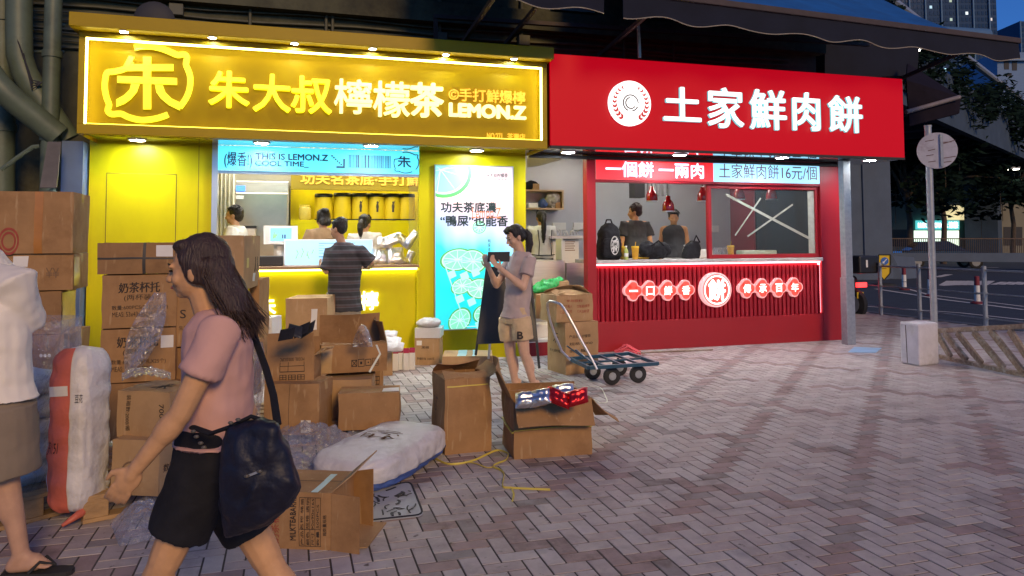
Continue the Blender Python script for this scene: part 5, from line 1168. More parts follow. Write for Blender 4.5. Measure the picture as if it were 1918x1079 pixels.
# shrink-wrapped stack of white bags at the far left
t = thing('wrapped_bag_stack', 'stack of white bags shrink wrapped in clear film on a pallet at the left edge', 'bag stack', PD(40, 985, 3.95), 0)
for i in range(7):
    mb = MB(); c_ = PD(42+4*(i % 2), 958-40*i, 4.12); mb.ell(c_, (.21,.23,.078), RGT, FWD, UP, 24, 14); part('bag', remesh(mb, .014, 1, .02, 7), M['sack'], t, smooth=180)
mb = MB(); c_ = PD(42, 840, 4.12)
def wrapf(u, v):
    a = 2*math.pi*u; pw = lambda q: math.copysign(abs(q)**.6, q); r_ = 1+.05*noise.noise(V((math.cos(a)*2,math.sin(a)*2,v*9)))
    return V((c_.x,c_.y,.1+.92*v))+RGT*(.235*r_*pw(math.cos(a)))+FWD*(.25*r_*pw(math.sin(a)))
mb.grid(wrapf, 60, 50, wrap=True); part('film_wrap', mb, M['film'], t, smooth=180)
A = G(-60, 1012); pallet('pallet under the shrink wrapped bags at the left edge', A, G(78,975)-A, .55, .7)
# film
def film(label, pts, h, m='film', seed=1, cat='plastic film', z0=.004):
    """crumpled sheet of clear film: a mound over the ground outline pts"""
    P_ = [G(*p) for p in pts]; c_ = sum(P_, V())/len(P_); mb = MB()
    def fn(u, v):
        t_ = u*len(P_); i = int(t_) % len(P_); g = t_-int(t_); e = P_[i].lerp(P_[(i+1) % len(P_)], g); p = c_.lerp(e, v*(1+.12*noise.noise(V((u*12,seed,0)))))
        rdg = 1-abs(noise.noise(V((p.x*9+seed, p.y*9, 1))))*1.6; r2 = 1-abs(noise.noise(V((p.x*24+seed, p.y*24, 4))))*2
        return V((p.x, p.y, z0+max(0, (1-v**2.2))*h*(.55+.5*rdg)+.014*max(0,r2)*(1-v**6)))
    mb.grid(fn, 110, 34, wrap=True); return solo('plastic_film', mb, M[m], label, cat, 'heaps of discarded clear film', smooth=180)
film('crumpled clear film heaped between the handbag and the fat white sack', [(470,905),(500,790),(560,815),(640,850),(690,850),(640,885),(560,905)], .22, 'film2', 1)
film('small heap of clear film in front of the centre pallet', [(590,858),(640,835),(700,818),(740,822),(690,850),(630,872)], .12, 'film2', 4)
film('thin clear film spread on the pavers in front of the left pallet', [(205,985),(260,958),(330,950),(335,990),(280,1015),(225,1026)], .12, 'film2', 2)
film('folded clear film bunched at the feet of the walking woman', [(300,975),(370,960),(400,985),(340,1005)], .06, 'film', 7)
mb = MB()
def hang(u, v):
    x = 300-55*v+ (u-.5)*(22+40*math.sin(3.1*v)); y = 548+150*v; return PD(x, y, DT-.10-.03*math.sin(u*6+v*4)+.02*noise.noise(V((u*9,v*14,3))))
mb.grid(hang, 26, 60); solo('hanging_film', mb, M['film2'], 'twisted clear film hanging over the cup holder cartons', 'plastic film', smooth=180)
mb = MB()
def drape(u, v):
    x = 228+92*u; y = 716-14*v-10*math.sin(u*3.1); p = PD(x, y, 3.75+.3*v); return p+UP*(.02*noise.noise(V((u*9,v*9,2)))+.012)
mb.grid(drape, 40, 14); solo('draped_film', mb, M['film2'], 'clear film and green sheet draped over the pale 2000 carton', 'plastic film', smooth=180)
mb = MB()
def sideb(u, v): return PD(470+22*u+5*math.sin(v*5), 640+160*v, 4.75+.14*math.sin(u*3+v*6)+.03*noise.noise(V((u*7,v*9,5))))
mb.grid(sideb, 20, 44); solo('film_curtain', mb, M['film2'], 'cloudy film hanging at the left of the open carton of pouches', 'plastic film', smooth=180)
# pouches
def pouch(mb, c_, X, Y, a, b, t_, seed):
    X, Y = V(X).normalized(), V(Y).normalized(); Z_ = X.cross(Y)
    for s_ in (1, -1):
        mb.grid(lambda u, v: c_+X*a*(2*u-1)+Y*b*(2*v-1)+Z_*s_*t_*(max(0,(1-(2*u-1)**4)*(1-(2*v-1)**4))**.6)*(1+.35*noise.noise(V((u*5+seed,v*5,s_)))), 14, 14)
    return mb
rp_ = random.Random(12)
def pouchT(label, p, X, Y, a, b, t_, m, group, seed, name='foil_pouch', cat='pouch'): 
    return solo(name, pouch(MB(), V(p), X, Y, a, b, t_, seed), M[m], label, cat, group, smooth=180)
for i, (x, y, m, lab) in enumerate(((985,742,'silver','crinkled silver pouch in the open strapped carton, leftmost'),(1012,738,'silver','silver pouch beside the red ones in the open carton'),(1046,738,'redfoil','front red foil pouch lying in the open carton'),(1082,737,'redfoil','red foil pouch at the right end of the open carton'),(1055,727,'silver','silver pouch behind the red foil pouches in the open carton'))):
    p = PD(x, y+7, 4.80 if i < 4 else 4.95); pouchT(lab, p, RGT+UP*.35*math.sin(i*2.3)+FWD*.3*math.cos(i*1.9), UP*.75+FWD*.6, .072, .055, .04, m, 'pouches in the open carton', i)
fills = [(.15,.2),(.35,.12),(.35,.3)]
for i, (x, y, r_) in enumerate(((537,619,10),(553,613,-15),(566,611,25),(577,610,40))):
    pouchT(('flat dark pouch sticking out of the open carton, leftmost','second dark pouch sticking out of the carton','third dark pouch fanned out of the carton','rightmost dark pouch tilted out of the carton')[i], PD(x, y+7, 4.84+.02*i), RGT+UP*math.sin(R(r_)), FWD*.5+UP*.6, .050, .045, .008, 'black' if i % 2 else 'blackcloth', 'pouches fanned out of the carton', 20+i)
# red topped cartons of drink and white pouches near the counter
for i, (x, y) in enumerate(((741,694),(750,692),(761,693),(772,692))):
    p = G(x, y); t = thing('drink_pouch', ('leftmost of the four red topped white drink packs by the counter','second red topped white drink pack from the left','third red topped white drink pack from the left','rightmost red topped white drink pack, beside the small brown carton')[i], 'drink pack', p, 0, 'red topped drink packs on the pavement')
    w_ = .030; k_ = []
    for z, a, b in ((0,1,.8),(.16,1,.8),(.19,.95,.7)): k_.append([p+RGT*sx_*w_*a+FWD*sy_*w_*b+UP*z for sx_, sy_ in ((-1,-1),(1,-1),(1,1),(-1,1))])
    part('body', MB().loft(k_), M['white'], t)
    k_ = []
    for z, a, b in ((.1905,1.0,.75),(.215,1.02,.6),(.245,1.02,.12)): k_.append([p+RGT*sx_*w_*a+FWD*sy_*w_*b+UP*z for sx_, sy_ in ((-1,-1),(1,-1),(1,1),(-1,1))])
    part('top', MB().loft(k_), mat('crimson_pack_top', (.36,.02,.06), .4, var=.05), t)
for i, (x, y) in enumerate(((726,628),(733,640),(738,650))):
    pouchT(('topmost white pouch heaped by the yellow plinth','middle white pouch heaped by the yellow plinth','lowest white pouch heaped by the yellow plinth')[i], PD(x, y, 7.9-.1*i), RGT, UP*.5+FWD, .10, .07, .035, 'sack', 'white pouches by the plinth', 30+i)
mb = MB(); mb.ell(G(838,650)+UP*.05, (.12,.1,.05)); solo('black_bag', remesh(mb,.012,1,.03,12), M['blackcloth'], 'small crumpled black bag beside the towel box carton', 'bag', smooth=180)
# floral mat
mp = [G(*p) for p in ((770,903),(796,968),(668,982),(640,935))]; mpc = sum(mp, V())/4
t = thing('floral_mat', 'grey floor mat with dark curling floral lines under the white sack', 'mat', mpc)
def rnd_quad(q, r_=.14, z=.0):
    out = []
    for i in range(4):
        a, b, c_ = q[(i-1) % 4], q[i], q[(i+1) % 4]
        for s_ in range(5): t_ = s_/4; p = b.lerp(a, r_)*(1-t_)**2+b*2*t_*(1-t_)+b.lerp(c_, r_)*t_**2; out.append(p+UP*z)
    return out
part('sheet', MB().prism(rnd_quad(mp, .14, .003), (0,0,.006)), mat('pale_grey_mat', (.36,.38,.42), .6, var=.08), t)
mk = mat('black_mat_line', (.015,.017,.025), .6, var=0)
part('border', MB().tube([p+UP*.0095 for p in rnd_quad([mpc+(q-mpc)*.97 for q in mp])], .006, 5, closed=True), mk, t)
rm = random.Random(4); bil = lambda u, v: (mp[3].lerp(mp[0], v)).lerp(mp[2].lerp(mp[1], v), u) if 0 else mp[3].lerp(mp[2], u).lerp(mp[0].lerp(mp[1], u), v)
mb = MB()
for k in range(46):
    u, v, a = rm.uniform(.1,.9), rm.uniform(.1,.9), rm.uniform(0,6.3); pts = []
    cv = rm.uniform(-9, 9)
    for s_ in range(8):
        if not (.06 < u < .94 and .06 < v < .94): break
        pts.append(bil(u, v)+UP*(.0098+.0001*k)); u += .022*math.cos(a); v += .022*math.sin(a); a += cv*.045
    if len(pts) > 2: mb.tube(pts, .0045 if k % 3 else .0075, 5, flat=.3)
part('pattern', mb, mk, t)
# loose straps on the ground
def cord(name, label, pts, m, r_=.006, z=.006, heights=None):
    P_ = [G(x, y, z if not heights else heights[i]) for i, (x, y) in enumerate(pts)]; out = []
    for i in range(len(P_)-1):
        p0, p1, p2, p3 = P_[max(i-1,0)], P_[i], P_[i+1], P_[min(i+2,len(P_)-1)]
        for t_ in (0,.25,.5,.75): out.append(.5*((2*p1)+(p2-p0)*t_+(2*p0-5*p1+4*p2-p3)*t_*t_+(3*p1-p0-3*p2+p3)*t_**3))
    out.append(P_[-1]); return solo(name, MB().tube(out, r_, 6, flat=.45), M[m], label, 'strap', smooth=60)
q = lambda L: [(780+x/3.173, 600+y/3.173) for x, y in L]
cord('packing_strap', 'long yellow packing strap snaking on the pavers in front of the cartons', q([(25,655),(45,710),(75,780),(130,830),(210,855),(330,835),(410,800),(480,772),(535,785),(545,800),(530,830),(480,850),(455,868),(500,890),(520,920),(512,985),(560,995),(690,1002),(795,1006)]), 'strap', .007, heights=[.2,.12,.03]+[.007]*16)
cord('packing_strap', 'short yellow strap end curling below the cartons', q([(210,850),(330,845),(420,875),(455,868)]), 'strap', .006)
cord('packing_strap', 'short yellow strap tail near the bottom of the strap tangle', q([(560,990),(578,1030),(570,1075)]), 'strap', .006)
cord('packing_strap', 'pale greenish strap looping behind the open strapped carton', q([(640,265),(760,315),(900,350),(945,385),(1010,395),(1090,398),(1125,455),(1132,485),(1095,490),(1055,468)]), 'whitestrap', .006)
mb = MB(); mb.tube([PD(705,646,5.2), PD(712,663,5.15), PD(692,697,5.1)], .008, 6, flat=.4); solo('packing_strap', mb, M['whitestrap'], 'bent white strap hanging over the wide open carton', 'strap')
# plastic in the wide open carton
mb = MB(); mb.grid(lambda u, v: PD(660+38*u, 650-42*v*math.sin(u*3.1)**.7, 5.45+.1*math.sin(u*5+v*3)+.04*noise.noise(V((u*8,v*8,1)))), 24, 20); solo('plastic_liner', mb, M['film2'], 'clear plastic liner pulled up out of the wide open carton', 'plastic film', smooth=180)
# hand truck
ht = thing('hand_truck', 'blue platform hand truck with a chrome loop handle standing by the doorway', 'hand truck', G(1150,720))
zp = .20
c1, c2, c3, c4 = G(1103,689,zp), G(1232,681,zp), G(1178,662,zp), G(1068,672,zp)
for a, b in ((c1,c2),(c2,c3),(c3,c4),(c4,c1)): part('frame_rail', MB().bar(a, b, .035, .035), M['bluesteel'], ht, bevel=.004)
for t_ in (.25,.5,.75): part('cross_bar', MB().bar(c1.lerp(c2,t_), c4.lerp(c3,t_), .025, .02), M['bluesteel'], ht)
part('cross_bar', MB().bar(c1.lerp(c4,.5), c2.lerp(c3,.5), .025, .018), M['bluesteel'], ht)
for x, y, lab in ((1146,709,0),(1195,705,0),(1110,699,0),(1160,692,0)):
    gp_ = G(x, y+12, 0); r_ = .088; ax_ = (c3-c2); ax_.z = 0; ax_.normalize(); c_ = V((gp_.x,gp_.y,r_)); ux = UP.cross(ax_)
    ring = lambda rr, o: [c_+ax_*o+(ux*math.cos(2*math.pi*i/20)+UP*math.sin(2*math.pi*i/20))*rr for i in range(20)]
    wl = part('wheel', MB().loft([ring(.07,-.022),ring(.088,-.014),ring(.088,.014),ring(.07,.022)]), M['rubber'], ht, smooth=40)
    part('hub', MB().loft([ring(.035,-.027),ring(.04,-.0225),ring(.04,.0225),ring(.035,.027)]), M['galv'], wl)
    part('fork', MB().bar(c_+ax_*.035+UP*.0, V((c_.x,c_.y,zp-.015))+ax_*.03, .02, .02), M['bluesteel'], ht)
Dh = (c1-CAM).dot(_f)
hp = [(1118,692),(1106,668),(1090,640),(1076,612),(1066,594),(1058,580),(1050,570),(1040,566),(1030,564),(1025,568),(1026,580),(1030,600),(1040,630),(1052,658),(1068,674)]
part('handle', MB().tube([PD(x, y, Dh+.35*i/len(hp)) for i, (x, y) in enumerate(hp)], .013, 10), M['chrome'], ht, smooth=60)
for a, b in ((PD(1112,682,Dh), PD(1078,655,Dh+.1)), (PD(1095,672,Dh+.35), PD(1062,648,Dh+.3))): part('brace', MB().bar(a, b, .025, .012), M['bluesteel'], ht)
# mop
t = thing('mop', 'pink mop with a long thin stick lying along the red base', 'mop', G(1175,662))
mb = MB(); rm = random.Random(2)
for k in range(26):
    a = G(1196+rm.uniform(-4,4),661+rm.uniform(-2,2),.02); b = G(1152+rm.uniform(-2,12),656+rm.uniform(-5,7),.015); mid = a.lerp(b,.5)+UP*rm.uniform(.03,.09); mb.tube([a, mid, b], .011, 5)
part('strands', mb, mat('pink_mop', (.60,.08,.10), .8, var=.15), t); part('stick', MB().tube([G(1194,661,.03), G(1335,655,.015)], .011, 8), M['oldwood'], t)
# black A-board
Db = 8.05
t = thing('a_board', 'black folding A board standing behind the woman with the tablet', 'sign stand', PD(950,680,Db))
part('front_panel', MB().prism([PD(912,500,Db+.02), PD(992,498,Db+.12), PD(1007,640,Db-.06), PD(893,645,Db-.16)], FWD*.02), M['black'], t)
for a, b in (((912,500),(891,665)),((992,498),(1010,690)),((930,500),(915,672))): part('leg', MB().bar(PD(*a,Db+.06), PD(*b,Db-.05), .022, .022), M['black'] if a[0] != 930 else M['alu'], t)
for i, (x, y) in enumerate(((1137,805),(1250,870),(1460,905),(1310,796),(1215,748),(1440,985),(1380,845),(1560,812))):
    mb = MB(); p = G(x, y, .004); a = i*1.3; mb.prism([p, p+V((.012,.004*i%3,0)), p+V((.014,.012,0)), p+V((.002,.010,0))], (0,0,.003)); solo('paper_scrap', mb, M['sticker'], 'tiny scrap of white paper on the bare pavers', 'litter', 'paper scraps on the pavers')
mb = MB(); mb.prism([G(1588,660,.004),G(1640,661,.004),G(1652,652,.004),G(1600,650,.004)], (0,0,.003)); solo('blue_sheet', mb, mat('pale_blue_sheet', (.25,.42,.62), .6, var=.1), 'pale blue sheet lying flat beyond the metal post', 'sheet')
# ------------------------------------------------------------------ right-hand street
RZ = -.12
# concrete block, ladder, traffic sign
B = G(1722,687); A = G(1687,680); C_ = G(1760,682); hb_ = zat(B, 607)
t = thing('concrete_block', 'whitewashed concrete block standing corner on in front of the sign pole', 'block', (A+C_)/2)
part('block', MB().prism([B, C_, C_+(A-B), A], UP*hb_), M['whiteblock'], t, bevel=.022)
cr_ = B.lerp(A, .62); part('crack', MB().bar(cr_+UP*.02+(B-C_).normalized()*.001, cr_+UP*(hb_-.03)+(B-C_).normalized()*.001+(A-B)*.05, .006, .006), M['rust'], t)
pp = G(1752, 668); t = thing('traffic_sign', 'back of a round traffic sign on a grey pole behind the concrete block', 'traffic sign', pp)
top = zat(pp, 238)
part('pole', MB().tube([pp, V((pp.x,pp.y,top))], .04, 16), M['galv'], t, smooth=50)
part('cap', MB().tube([V((pp.x,pp.y,top)), V((pp.x,pp.y,top+.02))], .045, 16), M['galv'], t)
dn = (RGT*.34+FWD*.94).normalized(); dx = UP.cross(dn)*-1; Dp = (pp-CAM).dot(_f); sc_ = PD(1757,281,Dp)+dn*.06
mb = MB(); n_ = 40
rg1 = [sc_+(dx*math.cos(2*math.pi*i/n_)+UP*math.sin(2*math.pi*i/n_))*.225 for i in range(n_)]
mb.prism(rg1, dn*.004); sg = part('disc', mb, mat('grey_sign_back', (.42,.41,.46), .5, var=.12, scale=12, stain=(.27,.22,.25)), t)
mb = MB(); mb.prism([p+dn*.0045-(p-sc_)*.04 for p in rg1], dn*.002); part('face', mb, mat('white_sign_face', (.7,.7,.7), .5, var=0), sg)
part('bracket', MB().bar(sc_-dn*.012+dx*.05+UP*.2, sc_-dn*.012+dx*.05-UP*.2, .03, .02, dn), M['galv'], sg)
mb = MB(); rs_ = random.Random(3)
for a,b,c,d in ((-.13,.12,-.03,.135),(-.10,.0,-.02,.02),(.06,.08,.20,.12),(.05,.1,.16,.10),(-.12,-.06,-.04,-.05),(.05,-.1,.2,-.08),(-.1,-.14,-.02,-.13),(.06,-.15,.15,-.14)):
    mb.bar(sc_-dn*.002+dx*a*1.0+UP*b, sc_-dn*.002+dx*c+UP*d, .010, .002, dn)
part('scratches', mb, mat('brown_scratch', (.16,.10,.10), .8, var=0), sg)
t = thing('wooden_ladder', 'weathered wooden ladder lying on its long edge beside the concrete block', 'ladder', G(1840,690))
b0, b1 = G(1762,672), G(1960,716); t0 = V((b0.x,b0.y,zat(b0,622))); t1 = V((b1.x,b1.y,zat(b1,612)))
leanv = FWD*.10; t0 += leanv; t1 += leanv
part('rail', MB().bar(b0+UP*.02, b1+UP*.02, .035, .05), M['oldwood'], t, bevel=.005); part('rail', MB().bar(t0, t1, .035, .055), M['oldwood'], t, bevel=.005)
for u0, u1 in ((.0,.12),(.10,.30),(.26,.46),(.46,.68),(.66,.86),(.86,1.0)):
    part('rung', MB().bar(t0.lerp(t1,u0*.86+.02)-UP*.03, b0.lerp(b1,u1*.95)+UP*.045, .03, .085, FWD), M['oldwood'], t, bevel=.004)
part('cross_board', MB().bar(b0+FWD*.25+UP*.02, b1+FWD*.35+UP*.02, .05, .04), M['oldwood'], t)
# railing along the kerb
posts = [(1618,590),(1731,598),(1858,613)]
RP = [G(x, y, 0) for x, y in posts]; rx_ = 10.90
ys_ = [16.4, 14.6, 12.8] ; ys_ += [RP[0].y-.05, RP[1].y, RP[2].y, RP[2].y-(RP[1].y-RP[2].y), RP[2].y-2*(RP[1].y-RP[2].y)]
for i in range(len(ys_)-1):
    y0, y1 = ys_[i], ys_[i+1]; t = thing('railing', ('railing bay nearest the flyover column','second railing bay from the column','railing bay behind the metal post','railing bay between the motorbike and the sign pole','railing bay between the sign pole and the right edge','railing bay crossing the right frame edge','railing bay beyond the right frame edge')[i], 'railing', (rx_, y1, 0), 0, 'galvanised railing bays along the kerb')
    part('post', MB().tube([(rx_,y1,0),(rx_,y1,1.0)], .036, 12), M['galv'], t, smooth=50)
    for z in (.93,.55,.15): part('rail', MB().tube([(rx_,y0,z),(rx_,y1,z)], .019 if z > .9 else .012, 8), M['galv'], t, smooth=50)
    for z in (.93,.55,.15): part('clamp', MB().tube([(rx_,y1-.04,z),(rx_,y1+.04,z)], .03, 8), M['galv'], t)
# delineator posts
for i, (x, yb, yt) in enumerate(((1694,543,500),(1743,555,507),(1831,569,517))):
    p = G(x, yb, RZ); h = zat(p, yt)-RZ; t = thing('road_post', ('farthest red and white road post, next to the keep left sign','red and white road post just left of the sign pole','nearest red and white road post, right of the sign pole')[i], 'road post', p, 0, 'red and white road posts')
    part('base', MB().lathe([(.15,0),(.15,.03),(.09,.06)], p, 16), mat('maroon_base', (.16,.02,.03), .6), t, smooth=40)
    part('post', MB().lathe([(.065,.055),(.06,h*.66)], p, 16), M['white'], t, smooth=40)
    part('top', MB().lathe([(.06,h*.661),(.058,h-.01),(.04,h)], p, 16), mat('maroon_band', (.20,.02,.03), .5), t, smooth=40)
    part('band', MB().lathe([(.067,h*.34),(.067,h*.38)], p, 16), M['galv'], t)
# keep-left plastic sign
p = G(1655, 535, RZ); D = (p-CAM).dot(_f); t = thing('keep_left_sign', 'yellow arrow shaped road sign with a blue keep left disc', 'road sign', p)
part('base', MB().lathe([(.42,0),(.40,.06),(.2,.09)], p, 20), M['rubber'], t)
part('panel', MB().prism([PD(x,y,D) for x,y in ((1646,477),(1668,477),(1668,511),(1656,525),(1645,511))], FWD*.06), mat('yellow_sign_plastic', (.75,.50,.01), .5, var=.05), t)
mb = MB(); ol = [(1646,477),(1668,477),(1668,511),(1656,525),(1645,511)]
for i in range(5): mb.bar(PD(*ol[i],D-.02), PD(*ol[(i+1)%5],D-.02), .03, .02, FWD)
part('edge', mb, M['rubber'], t)
c_ = PD(1657,489,D-.012); q_ = lambda r_, o: [c_-FWD*o+(RGT*math.cos(2*math.pi*i/28)+UP*math.sin(2*math.pi*i/28))*r_ for i in range(28)]
dd = part('disc', MB().prism(q_(.128,0), -FWD*.008), mat('blue_sign_disc', (.02,.12,.45), .4, var=0), t)
mb = MB(); mb.bar(c_-FWD*.012+RGT*.07+UP*.07, c_-FWD*.012-RGT*.05-UP*.05, .028, .004, FWD); mb.prism([c_-FWD*.014+RGT*x+UP*z for x,z in ((-.085,-.085),(.0,-.07),(-.07,.0))], -FWD*.004); part('arrow', mb, M['white'], dd)
mb = MB(); text(mb, 'SLOW', PD(1650,503.5,D-.012), RGT*.19, UP*.035, -FWD, .004); part('print', mb, M['ink'], dd)
# flyover column with plinth
D = 29; cb = at_depth(1625, D); wd = (PD(1671,500,D)-PD(1590,500,D)).length
t = thing('flyover_column', 'tall pale grey concrete flyover column with a low plinth beyond the red stall', 'column', (cb.x,cb.y,RZ))
cc = PD(1619,430,D); cc.z = 0
part('shaft', MB().obox(cc+FWD*.8+UP*2.45, RGT*1.09, FWD*.8, UP*2.57), M['concrete'], t, bevel=.03)
part('plinth', MB().prism([PD(1570,545,D-.5),PD(1690,545,D-.5)*1, PD(1702,535,D+.1), PD(1724,528,D+.7), PD(1712,482,D+.7), PD(1671,479,D-.1), PD(1570,479,D-.2)], FWD*2.0), M['concrete'], t, bevel=.02)
part('drain', MB().tube([cc-FWD*.04-RGT*.02+UP*0, cc-FWD*.04-RGT*.02+UP*5], .03, 8), M['concrete'], t)
# elevated road
dv = V((math.sin(R(59.7)), math.cos(R(59.7)), 0)); pv = V((-dv.y, dv.x, 0))  # along, and away from us
Q = PD(1800, 244, 33.9); z0 = Q.z; Q.z = 0
t = thing('flyover', 'elevated concrete road crossing overhead on the right with a ribbed underside', 'bridge', Q)
def along(a, o, z): return Q+dv*a+pv*o+UP*z
def slab(a0, a1, o0, o1, za, zb): 
    return MB().add([along(a,o,z) for a in (a0,a1) for o in (o0,o1) for z in (za,zb)], [(0,1,3,2),(4,6,7,5),(0,4,5,1),(2,3,7,6),(0,2,6,4),(1,5,7,3)])
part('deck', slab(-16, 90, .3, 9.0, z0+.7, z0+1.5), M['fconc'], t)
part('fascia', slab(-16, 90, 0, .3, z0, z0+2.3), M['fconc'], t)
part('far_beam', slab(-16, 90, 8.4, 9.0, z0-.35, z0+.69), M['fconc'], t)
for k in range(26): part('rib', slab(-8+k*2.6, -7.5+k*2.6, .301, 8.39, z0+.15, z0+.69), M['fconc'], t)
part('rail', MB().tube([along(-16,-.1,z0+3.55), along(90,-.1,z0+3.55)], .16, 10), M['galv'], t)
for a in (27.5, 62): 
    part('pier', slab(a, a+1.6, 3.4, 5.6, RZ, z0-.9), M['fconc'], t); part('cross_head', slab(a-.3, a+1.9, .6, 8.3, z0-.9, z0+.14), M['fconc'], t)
for (x, y) in ((1898,318),(1700,98)):
    D_ = 46 if x > 1800 else 20; c_ = PD(x, y, D_); lt = part('lamp', MB().obox(c_+UP*.10, RGT*.30, FWD*.2, UP*.06), M['galv'], t); part('lens', MB().obox(c_+UP*.02, RGT*.26, FWD*.16, UP*.018), glow('street_lens', (1,.95,.8), 14), lt)
def leaves(mb, pts, n, sz, rg_, spread=(1,1,1)):
    for _ in range(n):
        c_, r_ = rg_.choice(pts); d = V((rg_.gauss(0,1), rg_.gauss(0,1), rg_.gauss(0,1))).normalized()*r_*rg_.random()**.4
        p = V(c_)+V((d.x*spread[0], d.y*spread[1], d.z*spread[2])); a = V((rg_.gauss(0,1), rg_.gauss(0,1), rg_.gauss(0,.6))).normalized(); b = a.orthogonal().normalized(); s_ = sz*rg_.uniform(.6,1.4)
        mb.add([p-a*s_, p+b*s_*.45, p+a*s_, p-b*s_*.45], [(0,1,2,3)])
rg_ = random.Random(21)
mb = MB(); leaves(mb, [(along(-14+a*1.1, -.15, z0+2.1+rg_.uniform(-.9,.9)), rg_.uniform(.5,1.1)) for a in range(78)], 9000, .20, rg_, (1,.6,1.2))
solo('planter_foliage', mb, M['leaf'], 'dark creeping plants hanging along the parapet of the elevated road', 'plants')
# trees under the far end of the elevated road
def tree(x, D, h, cr, label, seed):
    p = at_depth(x, D); p.z = RZ; rg_ = random.Random(seed); t = thing('street_tree', label, 'tree', p, 0, 'dark street trees beyond the junction')
    mb = MB(); mb.tube([p, p+UP*h*.3+RGT*.15, p+UP*h*.55-RGT*.1, p+UP*h*.8], [.19,.15,.11,.05], 10)
    cl = []
    for k in range(13):
        a = rg_.uniform(0,6.28); e = p+UP*h*rg_.uniform(.45,.95)+RGT*math.cos(a)*cr*rg_.uniform(.3,1)+FWD*math.sin(a)*cr*rg_.uniform(.3,1)
        mb.tube([p+UP*h*rg_.uniform(.35,.6), p.lerp(e,.6)+UP*h*.25, e], [.11,.06,.025], 6); cl.append((e, rg_.uniform(.8,1.5)*cr/3.0))
    part('trunk', mb, M['bark'], t); mb = MB(); leaves(mb, cl, 2600, .26, rg_, (1.15,1.15,.85)); part('crown', mb, M['leaf'], t)
    for k in range(14):
        c_, r_ = rg_.choice(cl); part('aerial_root', MB().tube([c_-UP*r_*.5, c_-UP*(r_*.6+rg_.uniform(.8,2.2))], .025, 4), M['bark'], t)
    return t
tree(1700, 41, 8.5, 3.6, 'dark banyan tree beside the flyover column with hanging aerial roots', 1)
tree(1765, 46, 9.0, 3.8, 'dark banyan tree in front of the teal lit shop', 2)
tree(1895, 52, 8.5, 3.2, 'dark banyan tree near the yellow lit shop sign', 3)
# far shops
D = 58; t = thing('far_building', 'low pale building with lit shops across the junction', 'building', at_depth(1790, D))
fx0 = PD(1640,430,D); fx1 = PD(2020,430,D); fl = lambda x, y, d=D: PD(x, y, d)
mb = MB(); mb.prism([fl(1640,492),fl(2080,492),fl(2080,300),fl(1640,300)], FWD*8); part('wall', mb, mat('far_pale_wall', (.20,.19,.15), .8, var=.15, scale=.4), t)
for x0_, y0_, x1_, y1_, mm in ((1712,432,1796,462,glow('far_shop_light',(.75,.92,.72),1.3)),(1770,385,1806,412,glow('far_upper_window',(.9,.75,.4),.7)),(1820,430,1865,462,glow('far_warm_shop',(.9,.85,.7),.8)),(1880,425,1915,460,M['dark']),(1650,430,1700,462,M['dark'])):
    part('window', MB().prism([fl(x0_,y1_,D-.03),fl(x1_,y1_,D-.03),fl(x1_,y0_,D-.03),fl(x0_,y0_,D-.03)], FWD*.025), mm, t)
for label, body, x0_, y0_, x1_, y1_, mm, tmm in (('far teal lit shop sign seen behind the sign pole', 'LUX    POWER 涼茶', 1717, 413, 1797, 430, glow('teal_sign',(.10,.62,.62),.8), M['letterglow']), ('far black sign with yellow lit characters 江湖小館', '江湖小館', 1820, 413, 1865, 427, M['black'], M['yglow'])):
    s_ = thing('shop_sign', label, 'sign', fl((x0_+x1_)/2,(y0_+y1_)/2)); part('board', MB().prism([fl(x0_,y1_,D-.3),fl(x1_,y1_,D-.3),fl(x1_,y0_,D-.3),fl(x0_,y0_,D-.3)], FWD*.2), mm, s_)
    a, b, c_ = fl(x0_+3,y1_-3,D-.32), fl(x1_-3,y1_-3,D-.32), fl(x0_+3,y0_+3,D-.32); mb = MB(); text(mb, body, a, b-a, UP*(c_.z-a.z), -FWD, .04, .03); part('print', mb, tmm, s_)
s_ = thing('clock_sign', 'round white lit sign above the far yellow sign', 'sign', fl(1852,395)); c_ = fl(1852,395,D-.4)
part('disc', MB().prism([c_+(RGT*math.cos(2*math.pi*i/24)+UP*math.sin(2*math.pi*i/24))*.40 for i in range(24)], FWD*.15), glow('round_sign_light',(.55,.75,.95),.9), s_)
mb = MB(); text(mb, '福', c_-RGT*.22-UP*.22-FWD*.01, RGT*.44, UP*.44, -FWD, .02, .02); part('print', mb, M['navyink'], s_)
